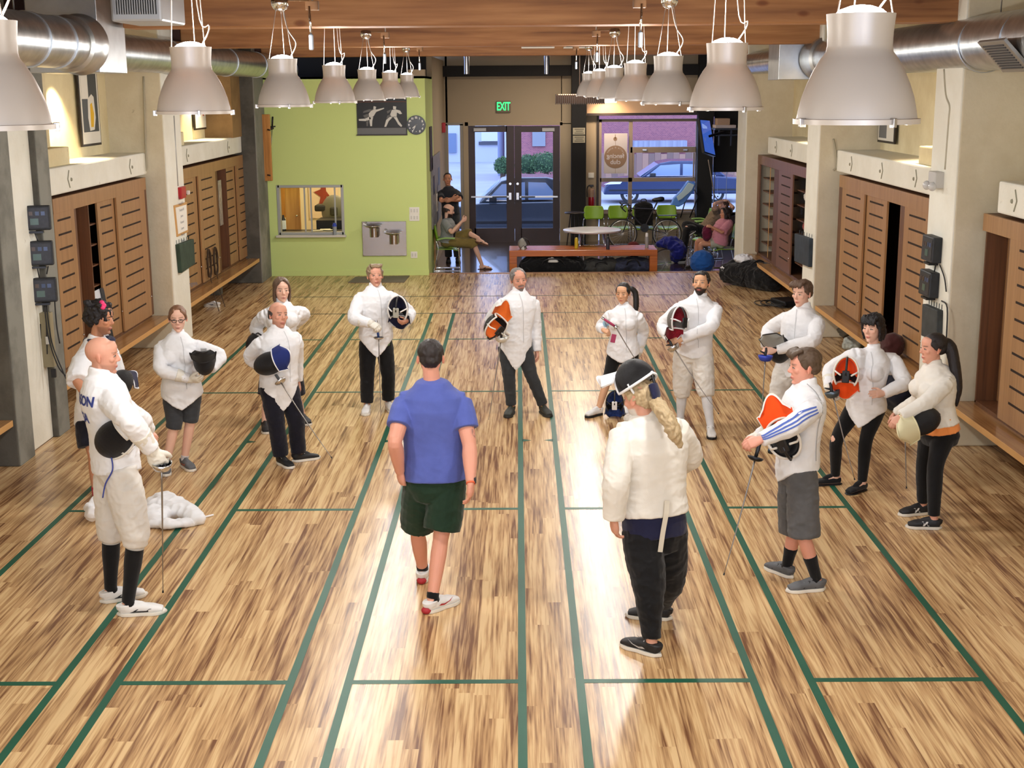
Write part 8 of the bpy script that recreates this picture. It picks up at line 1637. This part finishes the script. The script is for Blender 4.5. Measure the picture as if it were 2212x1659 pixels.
# ================================================================== street outside
gbox('street', (-60, YD+.3, -.60), (60, 120, -.5), mat('asphalt', srgb(150, 156, 170), .8, var=.08, vscale=.6))
gbox('sidewalk', (-30, YD+.25, -.6), (30, 21.0, -.14), mat('pavement', srgb(168, 168, 172), .8, var=.06, vscale=1))
def brick_mat():
    m = mat('mauve_brick', srgb(150, 96, 104), .85); nt, N, L, b = nodes_of(m); tc = N.new('ShaderNodeTexCoord'); mp = N.new('ShaderNodeMapping'); mp.inputs['Rotation'].default_value = (R_(90), 0, 0); br = N.new('ShaderNodeTexBrick'); br.inputs['Scale'].default_value = 5; br.inputs['Color1'].default_value = (*srgb(158, 98, 104), 1); br.inputs['Color2'].default_value = (*srgb(136, 84, 96), 1); br.inputs['Mortar'].default_value = (*srgb(168, 128, 134), 1); br.inputs['Mortar Size'].default_value = .015; L.new(tc.outputs['Object'], mp.inputs['Vector']); L.new(mp.outputs[0], br.inputs['Vector']); L.new(br.outputs['Color'], b.inputs['Base Color']); return m
by = 46.0
a = aty(1126, 300, by); b = aty(1700, 300, by)
bldg = empty('brick_building', (a[0]+6, by, -.5), 'mauve brick building across the street', 'building'); MB().span((aty(1094, 300, by)[0], by, -.5), (30, by+6, 9)).build('wall', brick_mat(), bldg)
ca = aty(1366, 318, by-.4); cb = aty(1482, 303, by-.4); MB().span((ca[0], by-.8, ca[2]), (cb[0], by-.1, cb[2])).build('corrugated_sheet', mat('corrugated', srgb(150, 156, 176), .5, .3, var=.2, vscale=3, stretch=(3, 1, .05)), bldg)
MB().span(*pxbox(1150, 275, 1178, 316, by-.1, .1)).build('grey_panel', mat('mural_grey', srgb(134, 140, 150), .8), bldg)
fe = empty('board_fence', aty(1430, 380, 43.0), 'weathered board fence in front of the brick building', 'fence'); fz0, fz1 = -.5, aty(1430, 330, 43)[2]; fa, fb = aty(1295, 350, 43)[0], aty(1640, 350, 43)[0]; M_FEN = [mat('fence_%d' % i, srgb(*c), .85) for i, c in enumerate(((140, 112, 100), (160, 126, 108), (122, 100, 92)))]
for i in range(26): x = fa+(fb-fa)*i/26; MB().span((x, 43, fz0), (x+(fb-fa)/27, 43.05, fz1+.06*math.sin(i*2.3))).build('board', M_FEN[i % 3], fe)
fw = empty('white_building', aty(985, 330, 62), 'pale distant building down the street', 'building'); MB().span((-22, 62, -.5), (aty(1092, 300, 62)[0], 70, 8)).build('wall', mat('pale_stucco', srgb(190, 200, 214), .8), fw)
for q, m_ in (((968, 288, 985, 330), mat('window_dim', srgb(110, 130, 160), .3)), ((1040, 282, 1078, 305), mat('window_bright', srgb(214, 224, 236), .3)), ((1034, 306, 1078, 313), mat('ledge_dim', srgb(80, 84, 96), .7))): MB().span(*pxbox(*q, 61.9, .1)).build('shop_window', m_, fw)
po = MB(); p = aty(1083, 400, 50); po.cyl((p[0], 50, -.5), (p[0], 50, 7), .16, n=12); tag(po.build('street_pole', mat('pole_blue', srgb(120, 130, 160), .6), None, 60, base=(p[0], 50, -.5)), 'pale pole standing at the corner of the brick building', 'pole')
M_LEAF = mat('hedge_leaf', srgb(74, 104, 66), .7, var=.4, vscale=9)
def bush(px, py, Y, rx, rz, label):
    c = aty(px, py, Y); rnd = random.Random(int(px)); mb = MB(); N_ = 900
    for i in range(N_):
        th = rnd.uniform(0, 2*math.pi); ph = math.acos(rnd.uniform(-1, 1)); r_ = rnd.uniform(.72, 1.0); p = c+V(rx*math.sin(ph)*math.cos(th), rx*.7*math.sin(ph)*math.sin(th), rz*math.cos(ph))*r_; u = nrm(V(rnd.gauss(0, 1), rnd.gauss(0, 1), rnd.gauss(0, 1))); v = nrm(np.cross(u, V(rnd.gauss(0, 1), rnd.gauss(0, 1), rnd.gauss(0, 1)))); s_ = rnd.uniform(.03, .06); mb.add([p-u*s_, p+v*s_*.5, p+u*s_, p-v*s_*.5], [(0, 1, 2, 3)])
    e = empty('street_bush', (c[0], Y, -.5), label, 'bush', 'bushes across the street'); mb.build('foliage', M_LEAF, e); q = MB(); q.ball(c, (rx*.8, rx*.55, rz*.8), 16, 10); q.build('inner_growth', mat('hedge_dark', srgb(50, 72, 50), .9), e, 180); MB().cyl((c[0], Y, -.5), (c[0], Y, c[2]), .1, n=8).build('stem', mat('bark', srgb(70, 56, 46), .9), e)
bush(1086, 358, 40, .36, .36, 'round bush seen through the left leaf of the glass door'); bush(1143, 354, 41, .62, .42, 'left of the two dark bushes behind the right door leaf'); bush(1180, 352, 40.5, .62, .45, 'right of the two dark bushes behind the right door leaf')
def car(loc, L, Hh, W, col, label, flip=1, name='parked_car'):
    r = empty(name, loc, label, 'car', 'parked cars'); l = np.array(loc, float); m = mat('car_'+name+str(int(col[0]*999)), col, .25, .3, coat=.6)
    X = lambda x, z, y=0: l+V(x*L*flip, y, z*Hh)
    body = [(-.5, .22), (-.49, .42), (-.44, .54), (-.22, .62), (.32, .64), (.48, .60), (.5, .45), (.49, .22)]
    mb = MB(); mb.prism([X(x, z, 0) for x, z in body], (0, W, 0)); mb.build('body', m, r, bevel=.06, segs=3)
    cab = [(-.24, .61), (-.10, .95), (-.02, 1.0), (.18, 1.0), (.27, .94), (.38, .62)]
    mb = MB(); mb.prism([X(x, z, .10) for x, z in cab], (0, W-.2, 0)); mb.build('cabin', m, r, bevel=.05, segs=3)
    g = mat('car_glass', srgb(126, 146, 176), .08, spec=.8)
    for poly in ([(-.195, .64), (-.095, .90), (.045, .93), (.045, .65)], [(.065, .65), (.065, .93), (.17, .92), (.26, .66)]): mb = MB(); mb.prism([X(x, z, .085) for x, z in poly], (0, .03, 0)); mb.build('side_window', g, r)
    mb = MB(); mb.prism([X(-.235, .64, .14), X(-.108, .93, .2), X(-.108, .93, W-.2), X(-.235, .64, W-.14)], nrm(V(-1*flip, 0, .6))*.015); mb.build('windscreen', g, r)
    for x in (-.31, .30):
        c = X(x, .225, .06); w = MB(); w.lathe([(.12, -.0), (.31, .0), (.32, .03), (.32, .2), (.12, .2)], c, (0, 1, 0), 32); w = w.build('tyre', M_RUB, r, 60); h = MB(); h.lathe([(0, -.012), (.20, -.012), (.215, .0), (.2, .02), (0, .02)], c, (0, 1, 0), 28); h = h.build('hubcap', mat('hub_white', srgb(206, 210, 220), .35, .4), w, 60)
        for k in range(7): an = 2*math.pi*k/7; MB().lathe([(0, -.004), (.028, -.004), (.028, 0)], c+V(.13*math.cos(an), -.013, .13*math.sin(an)), (0, 1, 0), 10).build('hub_hole', M_BLKP, h)
    MB().prism([X(-.497, .46, -.004), X(-.44, .535, -.004), X(-.36, .55, -.004), X(-.38, .47, -.004)], (0, .05, 0)).build('headlamp', mat('lamp_clear', srgb(220, 224, 236), .15), r); MB().box(X(-.15, .68, -.04), (.2, .12, .12)).build('mirror', M_BLKP, r, bevel=.02); MB().span(X(-.46, .30, -.006), X(.46, .34, .01)).build('side_trim', M_BLKP, r); MB().span(X(-.19, .645, -.0+.08), X(.3, .66, .09)).build('chrome_strip', M_CHROME, r)
    return r
wc = aty(1361, 408, 34); car((wc[0]+.31*4.9, 34, -.5), 4.9, 1.46, 1.8, srgb(34, 48, 84), 'dark blue saloon parked across the street beyond the big window', 1, 'dark_saloon')
pc = aty(1118, 400, 22); car((pc[0], 22, -.5), 4.3, 1.70, 1.7, srgb(58, 66, 78), 'pale grey car parked at the kerb outside the double door', 1, 'grey_hatchback')
# ================================================================== light
def area(n, loc, size, energy, col, rot=(0, 0, 0), shape='DISK', sy=None, spread=None):
    L = bpy.data.lights.new(n, 'AREA'); L.energy = energy; L.color = col; L.shape = shape; L.size = size
    if sy: L.shape = 'RECTANGLE'; L.size_y = sy
    if spread: L.spread = spread
    o = bpy.data.objects.new(n, L); COL.objects.link(o); o.location = loc; o.rotation_euler = rot; return o
def spot(n, loc, tgt, energy, col, angle=60, blend=.6, r=.05):
    L = bpy.data.lights.new(n, 'SPOT'); L.energy = energy; L.color = col; L.spot_size = R_(angle); L.spot_blend = blend; L.shadow_soft_size = r
    o = bpy.data.objects.new(n, L); COL.objects.link(o); o.location = loc; o.rotation_euler = (Vector(tgt)-Vector(loc)).to_track_quat('-Z', 'Y').to_euler(); return o
def point(n, loc, energy, col, r=.08):
    L = bpy.data.lights.new(n, 'POINT'); L.energy = energy; L.color = col; L.shadow_soft_size = r
    o = bpy.data.objects.new(n, L); COL.objects.link(o); o.location = loc; return o
WARM = (1.0, .96, .91)
for i, (x, y) in enumerate(LAMPS):
    area('lamp_light', (x, y, ZR-.012), .38, 22, WARM); point('lamp_side_light', (x, y, ZR-.10), 50, WARM, .09)
    point('lamp_top_light', (x, y, ZR+.43), 11, (1.0, .95, .92), .05)
# picture lights in the niches
area('rear_daylight', (-.2, -16.9, 2.9), 11.5, 420, (.80, .88, 1.0), (R_(90), 0, 0), sy=3.2)
spot('picture_light', (XLB+.32, 2.9, 3.62), (XLB, 3.0, 2.75), 160, (1, .80, .52), 95); spot('picture_light', (XLB+.30, 9.6, 3.62), (XLB, 9.6, 2.75), 110, (1, .80, .52), 95)
spot('picture_light', (XRB-.30, 2.0, 3.62), (XRB, 2.0, 2.8), 160, (1, .80, .52), 110); spot('picture_light', (XRB-.30, 7.6, 3.62), (XRB, 7.6, 2.8), 110, (1, .80, .52), 110)
point('office_light', (-3.2, 13.9, 2.8), 90, (1, .84, .62), .25)
spot('header_light', (aty(1316, 222, 17.9)[0], 18.0, aty(1316, 222, 17.9)[2]-.03), (aty(1316, 240, 18.4)[0], 18.5, 2.6), 45, (1, .72, .46), 120)
area('lobby_area_light', (1.2, 16.0, 4.2), 1.2, 130, (1, .84, .66))  # area light below the lobby ceiling, no fixture modelled
# dusk outside
w = bpy.data.worlds.new('dusk'); SC.world = w; w.use_nodes = True; nt = w.node_tree; bg = nt.nodes['Background']; bg.inputs[0].default_value = (.48, .61, 1.0, 1); bg.inputs[1].default_value = 4.0
SC.view_settings.view_transform = 'Standard'; SC.view_settings.look = 'None'; SC.view_settings.gamma = 1; SC.view_settings.exposure = 0.0; SC.view_settings.use_curve_mapping = False
SC.cycles.use_denoising = True; SC.cycles.max_bounces = 8; SC.cycles.diffuse_bounces = 4; SC.cycles.transmission_bounces = 8; SC.cycles.caustics_reflective = False; SC.cycles.caustics_refractive = False; SC.cycles.sample_clamp_indirect = 6
